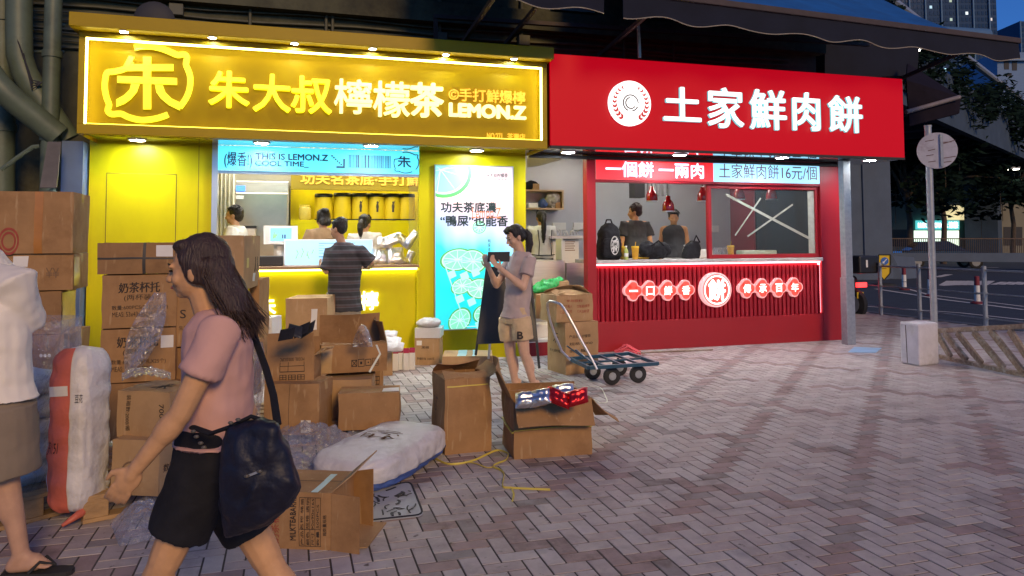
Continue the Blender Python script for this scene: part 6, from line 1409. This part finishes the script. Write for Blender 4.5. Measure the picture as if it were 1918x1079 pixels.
# kerb wall, far railing and parked car
D = 36; mb = MB(); mb.prism([PD(1672,489,D),PD(2100,493,D),PD(2100,474,D),PD(1672,474,D)], FWD*.4); solo('planter_wall', mb, M['concrete'], 'low concrete kerb wall under the far railing across the road', 'wall')
t = thing('far_railing', 'dark upright bar railing on the far side of the road', 'railing', PD(1800,474,D))
mb = MB()
for k in range(96): x = 1672+k*3.6; mb.bar(PD(x,474,D+.2), PD(x,447,D+.2), .022, .022)
tag(part('bars', mb, M['rust'], t), kind='stuff'); part('top_rail', MB().bar(PD(1670,447,D+.2), PD(2020,447,D+.2), .05, .05), M['rust'], t)
def car(x, D, label, face, mm, L=4.5):
    p = at_depth(x, D); p.z = RZ; f = V(face).normalized(); s_ = UP.cross(f); t = thing('parked_car', label, 'car', p, 0, 'cars beyond the far railing')
    q = lambda a, b, c_: p+f*a+s_*b+UP*c_
    prof = [(-2.2,.35),(-2.25,.65),(-2.1,.92),(-1.2,.98),(1.0,.95),(2.0,.80),(2.25,.6),(2.2,.35)]
    mb = MB(); mb.loft([[q(a*L/4.5,b*(.97 if c_ > .8 else 1),c_) for a,c_ in prof] for b in (-.85,-.6,.6,.85)]); part('body', mb, mm, t, bevel=.04, smooth=40)
    cab = [(-1.75,.95),(-1.1,1.42),(.2,1.45),(1.1,.95)]
    mb = MB(); mb.loft([[q(a,b*(.86 if c_ > 1 else 1),c_) for a,c_ in cab] for b in (-.74,.74)]); part('cabin', mb, mat('car_glass', (.015,.018,.02), .05, var=0), t)
    for a in (-1.4, 1.4):
        for b in (-.80, .80): 
            c_ = q(a,b,.32); w0 = part('wheel', MB().loft([[c_+s_*o+(f*math.cos(2*math.pi*i/18)+UP*math.sin(2*math.pi*i/18))*.32 for i in range(18)] for o in (-.1,.1)]), M['rubber'], t, smooth=40)
            part('rim', MB().loft([[c_+s_*o+(f*math.cos(2*math.pi*i/12)+UP*math.sin(2*math.pi*i/12))*.2 for i in range(12)] for o in (-.105,.105)]), M['galv'], w0)
    for b in (-.6,.6): part('tail_light', MB().obox(q(-2.23,b,.72), f*.04, s_*.16, UP*.07), glow('tail_red',(1,.03,.03),.6), t); part('headlight', MB().obox(q(2.2,b,.66), f*.06, s_*.16, UP*.06), M['chrome'], t)
car(1760, 40, 'dark saloon car parked behind the far railing, partly behind the sign pole', RGT*.95-FWD*.2, mat('black_car_paint', (.012,.013,.018), .15, var=0, coat=1))
# tower blocks and a white house far behind
def block(label, x0_, x1_, D, ztop, ybase, cols, rows, m, seed, name='tower_block', lit=40, litc=(.75,.85,.9)):
    a, b = PD(x0_,430,D), PD(x1_,430,D); a.z = b.z = RZ; W = (b-a).length; ex = (b-a).normalized(); ey = UP.cross(ex); t = thing(name, label, 'building', (a+b)/2)
    part('wall', MB().obox((a+b)/2+ey*8+UP*ztop/2, ex*W/2, ey*8, UP*ztop/2), m, t)
    rg_ = random.Random(seed); wm_ = mat('dark_window', (.012,.02,.035), .1, var=0); mb = MB(); cw, rh = W/cols, ztop/rows; lits = []
    for i in range(cols):
        for j in range(2, rows):
            c_ = a+ex*cw*(i+.5)+UP*rh*(j+.45); 
            if rg_.random() < lit/100: lits.append(c_)
            else: mb.obox(c_-ey*.02, ex*cw*.34, ey*.06, UP*rh*.3)
    tag(part('windows', mb, wm_, t), kind='stuff')
    rg_.shuffle(lits)
    for c_ in lits[:90]: part('lit_window', MB().obox(c_-ey*.02, ex*cw*.30, ey*.06, UP*rh*.22), glow('window_glow', (litc[0]*rg_.uniform(.6,1),litc[1]*rg_.uniform(.7,1),litc[2]*rg_.uniform(.5,1.2)), rg_.choice((.2,.3,.6,1.2))), t)
    for i in range(0, cols+1, 4): part('pilaster', MB().obox(a+ex*cw*i-ey*.25+UP*ztop/2, ex*.16, ey*.24, UP*ztop/2), mat('blue_grey_pilaster', (.10,.19,.30), .8, var=0), t)
    return t
tm_ = mat('slate_tower_wall', (.015,.05,.12), .8, var=.1, scale=.05)
block('tall slate tower with scattered lit windows behind the awning end', 1655, 1882, 190, 86, 430, 30, 52, tm_, 3, lit=9)
block('distant tower at the right edge of the sky, few lights', 1925, 2080, 230, 70, 430, 18, 40, tm_, 4, lit=6)
block('long dark block far behind the street trees', 1560, 1980, 95, 9.5, 430, 24, 4, mat('dusky_wall', (.04,.05,.065), .8, var=.1), 5, name='distant_building', lit=6)
block('dusky block behind the far right pier', 1900, 2400, 80, 15, 430, 16, 5, mat('dusky_wall2', (.05,.065,.09), .8, var=.1), 6, name='distant_building', lit=8)
D = 75; t = thing('white_house', 'pale upper storeys of a house beyond the elevated road', 'building', at_depth(1900, D))
a = PD(1858,170,D); b = PD(1990,170,D); part('wall', MB().prism([V((a.x,a.y,RZ)), V((b.x,b.y,RZ)), PD(1990,98,D), PD(1868,98,D)], FWD*9), mat('pale_house_wall', (.14,.22,.36), .8, var=.08), t)
for x, y in ((1885,120),(1900,122),(1890,145)): part('window', MB().prism([PD(x-4,y+10,D-.1),PD(x+5,y+10,D-.1),PD(x+5,y-8,D-.1),PD(x-4,y-8,D-.1)], FWD*.09), M['dark'], t)
part('cornice', MB().bar(PD(1862,112,D-.2), PD(1990,112,D-.2), .5, .25), mat('pale_cornice', (.18,.27,.4), .8), t)
# motorbike behind the metal post
D = 14.6; p = at_depth(1594, D); p.z = RZ; f = (FWD*.9-RGT*.43).normalized(); s_ = UP.cross(f); q = lambda a, b, c_: p+f*a+s_*b+UP*c_
t = thing('motorbike', 'black motorbike with a top box and glowing red tail light seen from behind', 'motorbike', p)
for a in (0, 1.35):
    c_ = q(a, 0, .30); wl = part('tyre', MB().loft([[c_+s_*o+(f*math.cos(2*math.pi*i/24)+UP*math.sin(2*math.pi*i/24))*rr for i in range(24)] for o, rr in ((-.06,.25),(-.045,.30),(.045,.30),(.06,.25))]), M['rubber'], t, smooth=40)
    part('rim', MB().loft([[c_+s_*o+(f*math.cos(2*math.pi*i/16)+UP*math.sin(2*math.pi*i/16))*.19 for i in range(16)] for o in (-.062,.062)]), M['galv'], wl)
mb = MB(); mb.cap(q(.1,0,.62), q(.75,0,.70), .14, .15); mb.cap(q(.75,0,.6), q(1.2,0,.72), .16, .10); mb.cap(q(.0,0,.6), q(.25,0,.5), .10, .16); mb.cap(q(.6,0,.3), q(.9,0,.4), .17, .14); mb.cap(q(1.2,0,.75), q(1.32,0,.35), .06, .05)
part('body', remesh(mb, .02, 3), M['black'], t, smooth=180)
mb = MB(); mb.cap(q(.02,0,.76), q(.62,0,.78), .11, .12); part('seat', remesh(mb,.02,3), M['blackcloth'], t, smooth=180)
part('handlebar', MB().tube([q(.95,.36,1.0), q(1.1,.15,1.02), q(1.1,-.15,1.02), q(.95,-.36,1.0)], .02, 8), M['black'], t)
tb = part('top_box', MB().obox(q(-.16,0,1.08), f*.24, s_*.27, UP*.17), M['black'], t, bevel=.03)
part('sticker', MB().obox(q(-.405,.08,1.10), f*.003, s_*.025, UP*.07), M['white'], tb)
part('tail_light', MB().obox(q(-.17,-.04,.68), f*.03, s_*.12, UP*.045), glow('brake_red',(1,.03,.03),3), t)
part('plate', MB().obox(q(-.17,0,.48), f*.006, s_*.09, UP*.06), mat('yellow_plate', (.6,.45,.03), .5, var=0), t)
# ------------------------------------------------------------------ inside the tea shop
Y = 10.95; a, b = F(436,432,Y), F(541,340,Y)
t = thing('fridge', 'stainless steel upright fridge with a small blue display', 'fridge', ((a.x+b.x)/2, Y, .02))
part('body', MB().box((a.x, Y, .02), (b.x, Y+.5, b.z)), M['steel'], t, bevel=.01)
dr = part('door', MB().box((a.x+.015, Y-.04, .1), (b.x-.015, Y-.002, b.z-.17)), mat('warm_steel', (.62,.50,.36), .28, .9, var=.15, scale=2, bump=.15, bscale=3), t, bevel=.008)
part('handle', MB().tube([(b.x-.06,Y-.07,1.2),(b.x-.06,Y-.07,1.6)], .012, 8), M['chrome'], dr)
q = F(450,353,Y); part('display', MB().box((q.x-.065,Y-.012,q.z-.04),(q.x+.065,Y-.001,q.z+.04)), glow('fridge_display',(.05,.25,1),1.2), t)
part('label', MB().box((q.x-.055,Y-.048,q.z-.15),(q.x+.05,Y-.041,q.z-.10)), M['white'], t)
t = thing('white_curtain', 'pale pleated plastic curtain at the left of the tea shop window', 'curtain', F(424,400,10.5))
mb = MB(); 
mb.grid(lambda u, v: V((F(408,400,10.5).x+.22*u, 10.5+.025*math.sin(u*28), 1.0+1.5*v)), 40, 4); part('sheet', mb, M['cream'], t, smooth=180)
for i, x in enumerate((606,641,674,705,734,761)):
    c_ = F(x, 409, 10.98); c_.y = 11.12; c_ = V((F(x,409,11.12).x, 11.12, zb+.001)); h = .40 if i else .385; r_ = .128
    t = thing('tea_canister', ('yellow tea canister at the left end of the shelf, a little shorter','second yellow tea canister from the left on the shelf','third yellow tea canister with a dark figure','fourth yellow tea canister with a dark figure','fifth yellow tea canister with a dark figure','yellow tea canister at the right end of the shelf')[i], 'canister', c_, 0, 'tea canisters on the lit shelf')
    part('body', MB().lathe([(r_,0.02),(r_,h*.86)], c_, 24), mat('canister_yellow', (.55,.40,.01), .35, var=.03), t, smooth=40)
    part('lid', MB().lathe([(r_*.9,h*.861),(r_*1.02,h*.88),(r_*1.02,h*.96),(r_*.95,h)], c_, 24), M['black'], t, smooth=40); part('foot', MB().lathe([(r_*1.01,0),(r_*1.01,.019)], c_, 24), M['black'], t)
    if i >= 2 and i < 5:
        mb = MB(); s0 = c_+V((0,-r_*1.02,h*.5)); mb.ell(s0+UP*.06, (.014,.006,.02)); mb.ell(s0, (.02,.006,.05)); mb.bar(s0+UP*.02, s0+V((.03,0,.09)), .01, .006); mb.bar(s0-UP*.03, s0-UP*.08, .03, .006); part('figure_print', mb, M['ink'], t)
c_ = F(571,414,11.1); c_.z = zb+.001; t = thing('lemon_jar', 'glass jar with yellow lid standing left of the canisters', 'jar', c_)
part('jar', MB().lathe([(.07,0),(.085,.02),(.085,.17),(.07,.19)], c_, 18), mat('lemon_glass', (.75,.6,.12), .1, var=.2, alpha=.6), t, smooth=40); part('lid', MB().lathe([(.075,.191),(.075,.22)], c_, 18), mat('yellow_lid', (.6,.45,.05), .4, var=0), t)
ctz = 1.166
def mon(label, x0_, x1_, y0_, y1_, Y, body, screen, ins, tilt=.12, art=None):
    a, b = F(x0_,y1_,Y), F(x1_,y0_,Y); t = thing('monitor', label, 'screen', ((a.x+b.x)/2,Y,ctz), 0, 'screens on the tea counter'); w_ = b.x-a.x; h = b.z-a.z; tv = V((0,tilt*h,h))
    o = V((a.x,Y,a.z)); part('casing', MB().add([o+V((w_*i,.035*j,0))+tv*k for i in (0,1) for j in (0,1) for k in (0,1)], [(0,1,3,2),(4,6,7,5),(0,4,5,1),(2,3,7,6),(0,2,6,4),(1,5,7,3)]), body, t, bevel=.004)
    i0, j0, i1, j1 = ins; sc__ = part('screen', MB().prism([o+V((w_*i0,-.003,0))+tv*j0, o+V((w_*i1,-.003,0))+tv*j0, o+V((w_*i1,-.003,0))+tv*j1, o+V((w_*i0,-.003,0))+tv*j1], (0,.002,0)), screen, t)
    part('stand', MB().box((a.x+w_*.4,Y+.06,ctz),(a.x+w_*.6,Y+.10,a.z+h*.3)), body, t)
    if art: 
        mb = MB()
        for (u0,v0,u1,v1) in art: mb.prism([o+V((w_*(i0+(i1-i0)*u),-.006,0))+tv*(j0+(j1-j0)*v) for u,v in ((u0,v0),(u1,v0),(u1,v1),(u0,v1))], (0,.001,0))
        part('menu_print', mb, M['navyink'], sc__)
        mb = MB()
        for k in range(7): u, v = .12+.03*k, .25+.06*((k*3) % 5); mb.bar(o+V((w_*(i0+(i1-i0)*u),-.006,0))+tv*v, o+V((w_*(i0+(i1-i0)*(u+.02*(-1)**k)),-.006,0))+tv*(v+.18), .012, .001, (0,1,0))
        part('leaf_print', mb, glow('green_leaf_print',(.25,.55,.2),.6), sc__)
mon('white point of sale terminal with a small blue screen', 493, 558, 423, 458, 9.4, M['white'], M['screenblue'], (.2,.18,.82,.88), art=[(.55,.2,.6,.5),(.65,.2,.72,.5)])
mon('wide bright blue menu screen facing the customer on the tea counter', 531, 700, 448, 498, YW+.28, M['white'], glow('menu_screen',(.30,.62,.95),1.0), (.015,.03,.985,.97), art=[(.38,.86,.56,.88),(.60,.86,.80,.88),(.38,.76,.44,.775),(.38,.66,.45,.675),(.38,.56,.43,.575),(.38,.46,.44,.475),(.38,.30,.52,.33),(.60,.64,.76,.67),(.62,.76,.68,.775),(.62,.50,.70,.515),(.62,.40,.68,.415),(.62,.30,.7,.315)])
solo('black_tray', MB().box((F(483,490,9.2).x, 9.15, ctz+.002), (F(530,490,9.2).x, 9.5, ctz+.115)), M['black'], 'shallow black box on the counter beside the menu screen', 'box', bevel=.008)
t = thing('receipt_printer', 'small white receipt printer behind the black box', 'printer', F(521,480,9.52)); a, b = F(512,490,9.52), F(531,456,9.52); part('body', MB().box((a.x,9.52,ctz+.001),(b.x,9.68,b.z)), M['white'], t, bevel=.01); part('paper', MB().box((a.x+.02,9.505,b.z-.04),(b.x-.02,9.518,b.z+.02)), M['sticker'], t)
t = thing('till_cover', 'dark machine with stainless top behind the white terminal', 'machine', F(465,440,9.9)); part('body', MB().box((F(455,450,9.9).x,9.9,1.021),(F(478,450,9.9).x,10.2,F(470,428,9.9).z)), M['steel'], t); part('lid', MB().box((F(455,450,9.9).x-.01,9.89,F(470,428,9.9).z+.001),(F(478,450,9.9).x+.01,10.2,F(470,423,9.9).z)), M['black'], t)
spots = ((712,480,-6,.10,.10),(740,478,4,.115,.11),(733,450,20,.13,.075),(757,452,-42,.12,.06),(770,448,52,.12,.05),(752,490,8,.09,.045),(722,455,-12,.10,.07),(767,484,70,.10,.05))
labs = ('silver pouch at the left foot of the heap on the counter','fat square silver pouch at the front of the heap','silver pouch lying across the top of the heap','narrow silver packet tilted down to the right in the heap','silver packet leaning steeply at the right of the heap','small flat silver pouch at the front right of the heap','crinkled silver pouch at the back left of the heap','silver packet propped against the right window jamb')
for i, (x, y, a, w_, h_) in enumerate(spots):
    c_ = F(x, y, YW+.25+.05*(i % 4)); c_.z = max(c_.z, ctz+h_*.55)
    pouchT(labs[i], c_, V((math.cos(R(a)),.1,math.sin(R(a)))), V((-math.sin(R(a))*.8,.5,math.cos(R(a))*.8)), w_, h_, .04, 'silver', 'silver pouches on the tea counter', 50+i)
for x, lab, mm in ((690,'clear cup stack beside the silver pouches','film2'),): 
    c_ = F(x,495,YW+.5); c_.z = ctz+.001; solo('cup_stack', MB().lathe([(.035,0),(.05,.2),(.052,.21)], c_, 16), M[mm], lab, 'cups', smooth=40)
# ------------------------------------------------------------------ doorway kitchen
Y = 11.4; a, b = F(975,392,Y), F(1056,356,Y)
t = thing('wall_shelf', 'pale wooden box shelf on the grey kitchen wall', 'shelf', ((a.x+b.x)/2,Y,a.z)); sw = mat('pale_shelf_wood', (.50,.36,.22), .6, var=.15, stretch=(1,6,6))
for n_, c0_, c1_ in (('board',(a.x,Y,a.z),(b.x,Y+.29,a.z+.025)),('board',(a.x,Y,b.z-.025),(b.x,Y+.29,b.z)),('side',(b.x-.025,Y,a.z+.026),(b.x,Y+.29,b.z-.026)),('side',(a.x,Y,a.z+.026),(a.x+.025,Y+.29,b.z-.026))): part(n_, MB().box(c0_,c1_), sw, t)
def lump(name, label, x, y, Y, r_, m, cat='bag', z=None):
    c_ = F(x,y,Y); 
    if z is not None: c_.z = z+r_[2]*.9
    mb = MB(); mb.ell(c_, r_, n=20, m=12); return solo(name, remesh(mb,.012,1,.025,12), M[m] if isinstance(m,str) else m, label, cat, smooth=180)
sz0 = a.z+.026
lump('storage_bag', 'clear bag of pale supplies standing in the wooden shelf', 1036, 376, Y+.14, (.13,.10,.15), mat('dull_bag', (.42,.40,.37), .35, var=.2, bump=.8, bscale=18), z=sz0)
lump('blue_bag', 'small crumpled blue bag in the wooden shelf', 1016, 374, Y+.14, (.08,.08,.08), mat('blue_bag', (.05,.09,.25), .4, var=.2, bump=.6, bscale=20), z=sz0)
solo('shelf_carton', MB().box((F(1043,388,Y).x,Y+.05,sz0+.001),(F(1052,388,Y).x,Y+.25,sz0+.10)), M['card'], 'tiny carton at the right end of the wooden shelf', 'box', bevel=.004)
solo('shelf_tub', MB().box((F(992,388,Y).x,Y+.05,sz0+.001),(F(1010,388,Y).x,Y+.25,sz0+.08)), M['white'], 'flat pale tub at the left in the wooden shelf', 'tub', bevel=.01)
lump('dark_bundle', 'dark bundle lying on top of the wooden shelf', 992, 348, Y+.14, (.14,.1,.08), 'blackcloth', z=b.z)
solo('top_carton', MB().box((F(1000,354,Y).x,Y+.04,b.z+.001),(F(1012,354,Y).x,Y+.25,b.z+.10)), M['card2'], 'small carton beside the dark bundle on the shelf', 'box', bevel=.004)
a, b = F(1057,480,9.8), F(1094,447,9.8)
solo('spec_carton', MB().box((a.x,9.85,1.172),(3.69,10.1,b.z)), M['sticker'], 'white printed box on the steel bench beside the red post', 'box', bevel=.006)
mb = MB()
for i in range(5): z = b.z-.05-.03*i; mb.box((a.x+.03,9.846,z),(a.x+.03+.15*(1-.1*(i%2)),9.8495,z+.012))
solo('spec_print_sheet', mb, M['greyink'], 'lines of small print on the white box in the kitchen', 'print sheet')
a, b = F(1036,488,10.5), F(1060,448,10.5); t = thing('white_machine', 'white and steel kitchen machine behind the ponytailed worker', 'machine', (a.x+.15,10.5,.31))
part('body', MB().box((a.x,10.5,.78),(a.x+.42,10.9,b.z)), M['white'], t, bevel=.015); part('top', MB().box((a.x-.08,10.42,b.z+.001),(a.x+.50,10.9,b.z+.05)), M['steel'], t, bevel=.01); part('panel', MB().box((a.x+.05,10.49,b.z-.22),(a.x+.14,10.499,b.z-.12)), M['black'], t); part('leg', MB().box((a.x+.02,10.6,.31),(a.x+.4,10.85,.779)), M['steel'], t)
mb = MB(); rr = random.Random(8)
for k in range(9): 
    x = a.x+.0+.055*k; mb.tube([(x,10.6,b.z+.06),(x+rr.uniform(-.03,.03),10.6,b.z+.12),(x+rr.uniform(-.05,.05),10.58,b.z+.10+rr.uniform(0,.08))], .012, 6)
solo('utensil_heap', mb, M['chrome'], 'heap of shiny kitchen utensils on the steel machine top', 'utensils', smooth=60)
a = F(1046,524,10.2); t = thing('white_basket', 'white slotted plastic basket under the kitchen machine', 'basket', (a.x,10.2,.31)); part('body', MB().lathe([(.12,.0),(.15,.32),(.16,.33)], (a.x,10.25,.311), 24), M['white'], t, smooth=40); part('slots', MB().lathe([(.143,.12),(.151,.2)], (a.x,10.25,.311), 24), M['greywall'], t)
for x, lab in ((1086,'white wall switch in the kitchen beside the red post'),(1047,'white wall socket behind the utensils')): q = F(x,425,11.69); solo('wall_switch', MB().box((q.x-.12,11.67,q.z-.05),(q.x+.12,11.699,q.z+.07)), M['white'], lab, 'switch', bevel=.006)
for lab, x, y, Y_ in (('leftmost red heat lamp, hanging right of the tufted cook',1221,377,10.2),('red heat lamp in front of the sleeveless cook',1251.6,396,9.6),('red heat lamp half behind the window frame',1316,377,10.2),('red heat lamp at the left behind the window pane',1384,374,10.0),('red heat lamp at the right behind the window pane',1445,374,10.0)):
    c_ = F(x, y, Y_); t = thing('heat_lamp', lab, 'lamp', (c_.x,Y_,c_.z), 0, 'red heat lamps over the pie counter')
    part('shade', MB().lathe([(.085,0),(.09,.012),(.082,.10),(.06,.15),(.038,.175),(.035,.22),(.02,.23)], c_, 24), mat('red_enamel', (.28,.008,.012), .12, var=0, coat=1), t, smooth=60)
    part('rim', MB().lathe([(.092,-.004),(.092,.008)], c_, 24), M['chrome'], t); part('bulb', MB().lathe([(.05,.005),(.06,.04),(.03,.08)], c_, 16), glow('heat_bulb',(1,.5,.25),1.5), t, smooth=60)
    part('cord', MB().tube([c_+UP*.23, V((c_.x,Y_,2.9))], .007, 6), M['black'], t)
t = thing('ceiling_pipes', 'row of short steel pipes at the kitchen ceiling', 'pipes', F(1240,345,10.6))
for k in range(5): q = F(1215+9*k,330,10.6); part('pipe', MB().tube([(q.x,10.6,2.15),(q.x,10.6,2.899)], .03, 10), M['galv'], t, smooth=50)
part('box', MB().box((F(1186,345,10.6).x,10.55,2.12),(F(1205,345,10.6).x,10.75,2.899)), M['dark'], t)
# ------------------------------------------------------------------ on the red counter
cz = 1.191
c_ = F(1141,487,YW+.22); t = thing('backpack', 'black backpack with a white printed oval standing at the left end of the red counter', 'backpack', (c_.x,c_.y,cz))
mb = MB(); mb.loft([ringpts(V((c_.x+.006*i*.0,c_.y,cz))+UP*z, V((1,0,0)), V((0,1,0)), a_, b_, 24) for i,(z,a_,b_) in enumerate(((.005,.15,.10),(.05,.175,.125),(.2,.175,.125),(.36,.16,.11),(.45,.12,.085),(.49,.06,.05)))])
part('body', remesh(mb,.012,3,.014,8), M['blackcloth'], t, smooth=180); part('handle', MB().tube([(c_.x-.05,c_.y,cz+.48),(c_.x-.03,c_.y,cz+.535),(c_.x+.03,c_.y,cz+.535),(c_.x+.05,c_.y,cz+.48)], .012, 8), M['blackcloth'], t)
mb = MB(); mb.loft([ringpts(V((c_.x,c_.y-.095,cz))+UP*z, V((1,0,0)), V((0,1,0)), a_, b_, 20) for z,a_,b_ in ((.03,.12,.04),(.06,.145,.055),(.22,.145,.055),(.29,.11,.04))]); part('front_pocket', remesh(mb,.012,3,.008,10), M['blackcloth'], t, smooth=180)
lg = c_+V((.01,-.165,0)); lg.z = cz+.19
mb = MB()
for k in range(26):
    a0, a1 = 2*math.pi*k/26, 2*math.pi*(k+1)/26
    mb.prism([lg+V((.060*math.cos(a_)*s_,-.0,.125*math.sin(a_)*s_)) for a_, s_ in ((a0,1),(a1,1),(a1,.88),(a0,.88))], (0,-.003,0))
for q0, q1, w_ in (((-.04,-.05),(.03,.09),.018),((-.035,.03),(.04,-.03),.014),((-.045,.0),(.045,.055),.016),((-.02,-.09),(.0,.07),.018),((-.03,.07),(.02,-.08),.012),((.02,-.06),(.04,.05),.014)):
    mb.bar(lg+V((q0[0],-.002,q0[1])), lg+V((q1[0],-.002,q1[1])), w_, .003, (0,1,0))
part('emblem', mb, mat('white_bag_print', (.62,.60,.58), .6, var=.1), t)
c_ = F(1226,484,YW+.22); mb = MB(); mb.cap(V((c_.x-.12,c_.y,cz+.105)), V((c_.x+.12,c_.y,cz+.11)), .105, .112); mb.ell(V((c_.x-.10,c_.y,cz+.13)), (.12,.12,.125)); mb.ell(V((c_.x+.11,c_.y,cz+.12)), (.12,.12,.115))
t = thing('gym_bag', 'slumped black gym bag lying in the middle of the red counter', 'bag', (c_.x,c_.y,cz)); part('body', remesh(mb,.012,2,.03,8), M['blackcloth'], t, smooth=180); part('handle', MB().tube([(c_.x-.1,c_.y-.1,cz+.18),(c_.x,c_.y-.125,cz+.25),(c_.x+.1,c_.y-.1,cz+.18)], .012, 8), M['blackcloth'], t)
mb = MB(); mb.prism([F(x,y,YW+.12) for x,y in ((1284,484),(1311,485),(1314,466),(1310,452),(1301,451),(1291,460))], (0,.14,0)); t = thing('tote_bag', 'black tote leaning sideways at the right of the gym bag', 'bag', F(1296,484,YW+.15)); part('body', remesh(mb,.012,4,.012,9), M['blackcloth'], t, smooth=180)
part('handle', MB().tube([F(1299,455,YW+.13),F(1304,441,YW+.15),F(1311,454,YW+.17)], .010, 8), M['blackcloth'], t)
yc = mat('yellow_cup_plastic', (.75,.47,.03), .25, var=.05, alpha=.92); yt = mat('iced_lemon_tea', (.66,.36,.04), .2, var=.25)
for lab, x, Y_ in (('yellow drink cup with a straw between the backpack and the gym bag',1190,YW+.12),('yellow topped cup just right of the backpack',1167,YW+.16),('yellow drink cup behind the window pane',1369,YW+.30)):
    c_ = F(x,487,Y_); c_.z = cz+.001; t = thing('drink_cup', lab, 'cup', c_, 0, 'yellow drink cups on the red counter')
    part('cup', MB().lathe([(.036,0),(.050,.15)], c_, 20), yt, t, smooth=50); part('lid', MB().lathe([(.053,.151),(.053,.17),(.048,.178)], c_, 20), yc, t, smooth=50); part('straw', MB().tube([c_+UP*.178, c_+UP*.235+RGT*.008], .005, 6), yc, t)
c_ = F(1173,487,YW+.06); c_.z = cz+.001; t = thing('drink_bottle', 'small clear bottle of green tea in front of the yellow cups', 'bottle', c_); part('body', MB().lathe([(.028,0),(.030,.02),(.030,.10),(.026,.125),(.012,.15),(.012,.165)], c_, 18), mat('green_tea_bottle', (.50,.58,.16), .1, var=.1, alpha=.8), t, smooth=50); part('cap', MB().lathe([(.014,.1651),(.014,.185)], c_, 14), M['white'], t); part('label', MB().lathe([(.0305,.04),(.0305,.085)], c_, 18), M['sticker'], t, smooth=50)
c_ = F(1283,487,YW+.34); c_.z = cz+.001; t = thing('water_bottle', 'clear bottle with white label behind the tote', 'bottle', c_); part('body', MB().lathe([(.03,0),(.032,.02),(.032,.12),(.012,.17)], c_, 18), M['film2'], t, smooth=50); part('label', MB().lathe([(.0325,.05),(.0325,.10)], c_, 18), M['white'], t); part('cap', MB().lathe([(.014,.171),(.014,.19)], c_, 12), M['white'], t)
solo('yellow_dish', MB().lathe([(.10,0),(.13,.02),(.12,.022)], V((F(1203,487,YW+.25).x,YW+.28,cz+.001)), 24), yc, 'shallow yellow dish beside the yellow cup', 'dish', smooth=40)
c_ = V((F(1268,470,10.25).x,10.25,1.121)); t = thing('steel_pot', 'steel pot behind the gym bag', 'pot', c_); part('body', MB().lathe([(.15,0),(.17,.02),(.17,.19),(.18,.2)], c_, 24), M['steel'], t, smooth=40); part('red_rim', MB().lathe([(.181,.19),(.181,.21)], c_, 24), M['red'], t)
solo('white_tub', MB().box((F(1384,476,9.6).x,9.5,cz-.0+.001),(F(1448,476,9.6).x,9.68,cz+.10)), mat('pale_green_tub', (.55,.62,.48), .3, var=.03, alpha=.9), 'long pale plastic tub behind the window pane', 'tub', bevel=.015)
for lab, x in (('clear jug at the left behind the window pane',1342),('clear tumbler beside the yellow cup behind the pane',1356)): c_ = F(x,484,YW+.4); c_.z = cz+.001; solo('clear_jug', MB().lathe([(.045,0),(.055,.14),(.058,.145)], c_, 18), M['film2'], lab, 'jug', smooth=50)
for lab, x in (('small white tray at the right end behind the pane',1462),('white tub at the right end of the open half of the window',1318)): c_ = F(x,482,YW+.45); solo('small_tub', MB().box((c_.x-.12,YW+.4,cz+.001),(c_.x+.12,YW+.55,cz+.035 if x > 1400 else cz+.12)), M['white'], lab, 'tub', bevel=.01)
q = F(1339,429,11.69); solo('socket', MB().box((q.x-.07,11.67,q.z-.06),(q.x+.07,11.699,q.z+.06)), M['white'], 'white socket on the kitchen wall left of the tape', 'socket', bevel=.006)
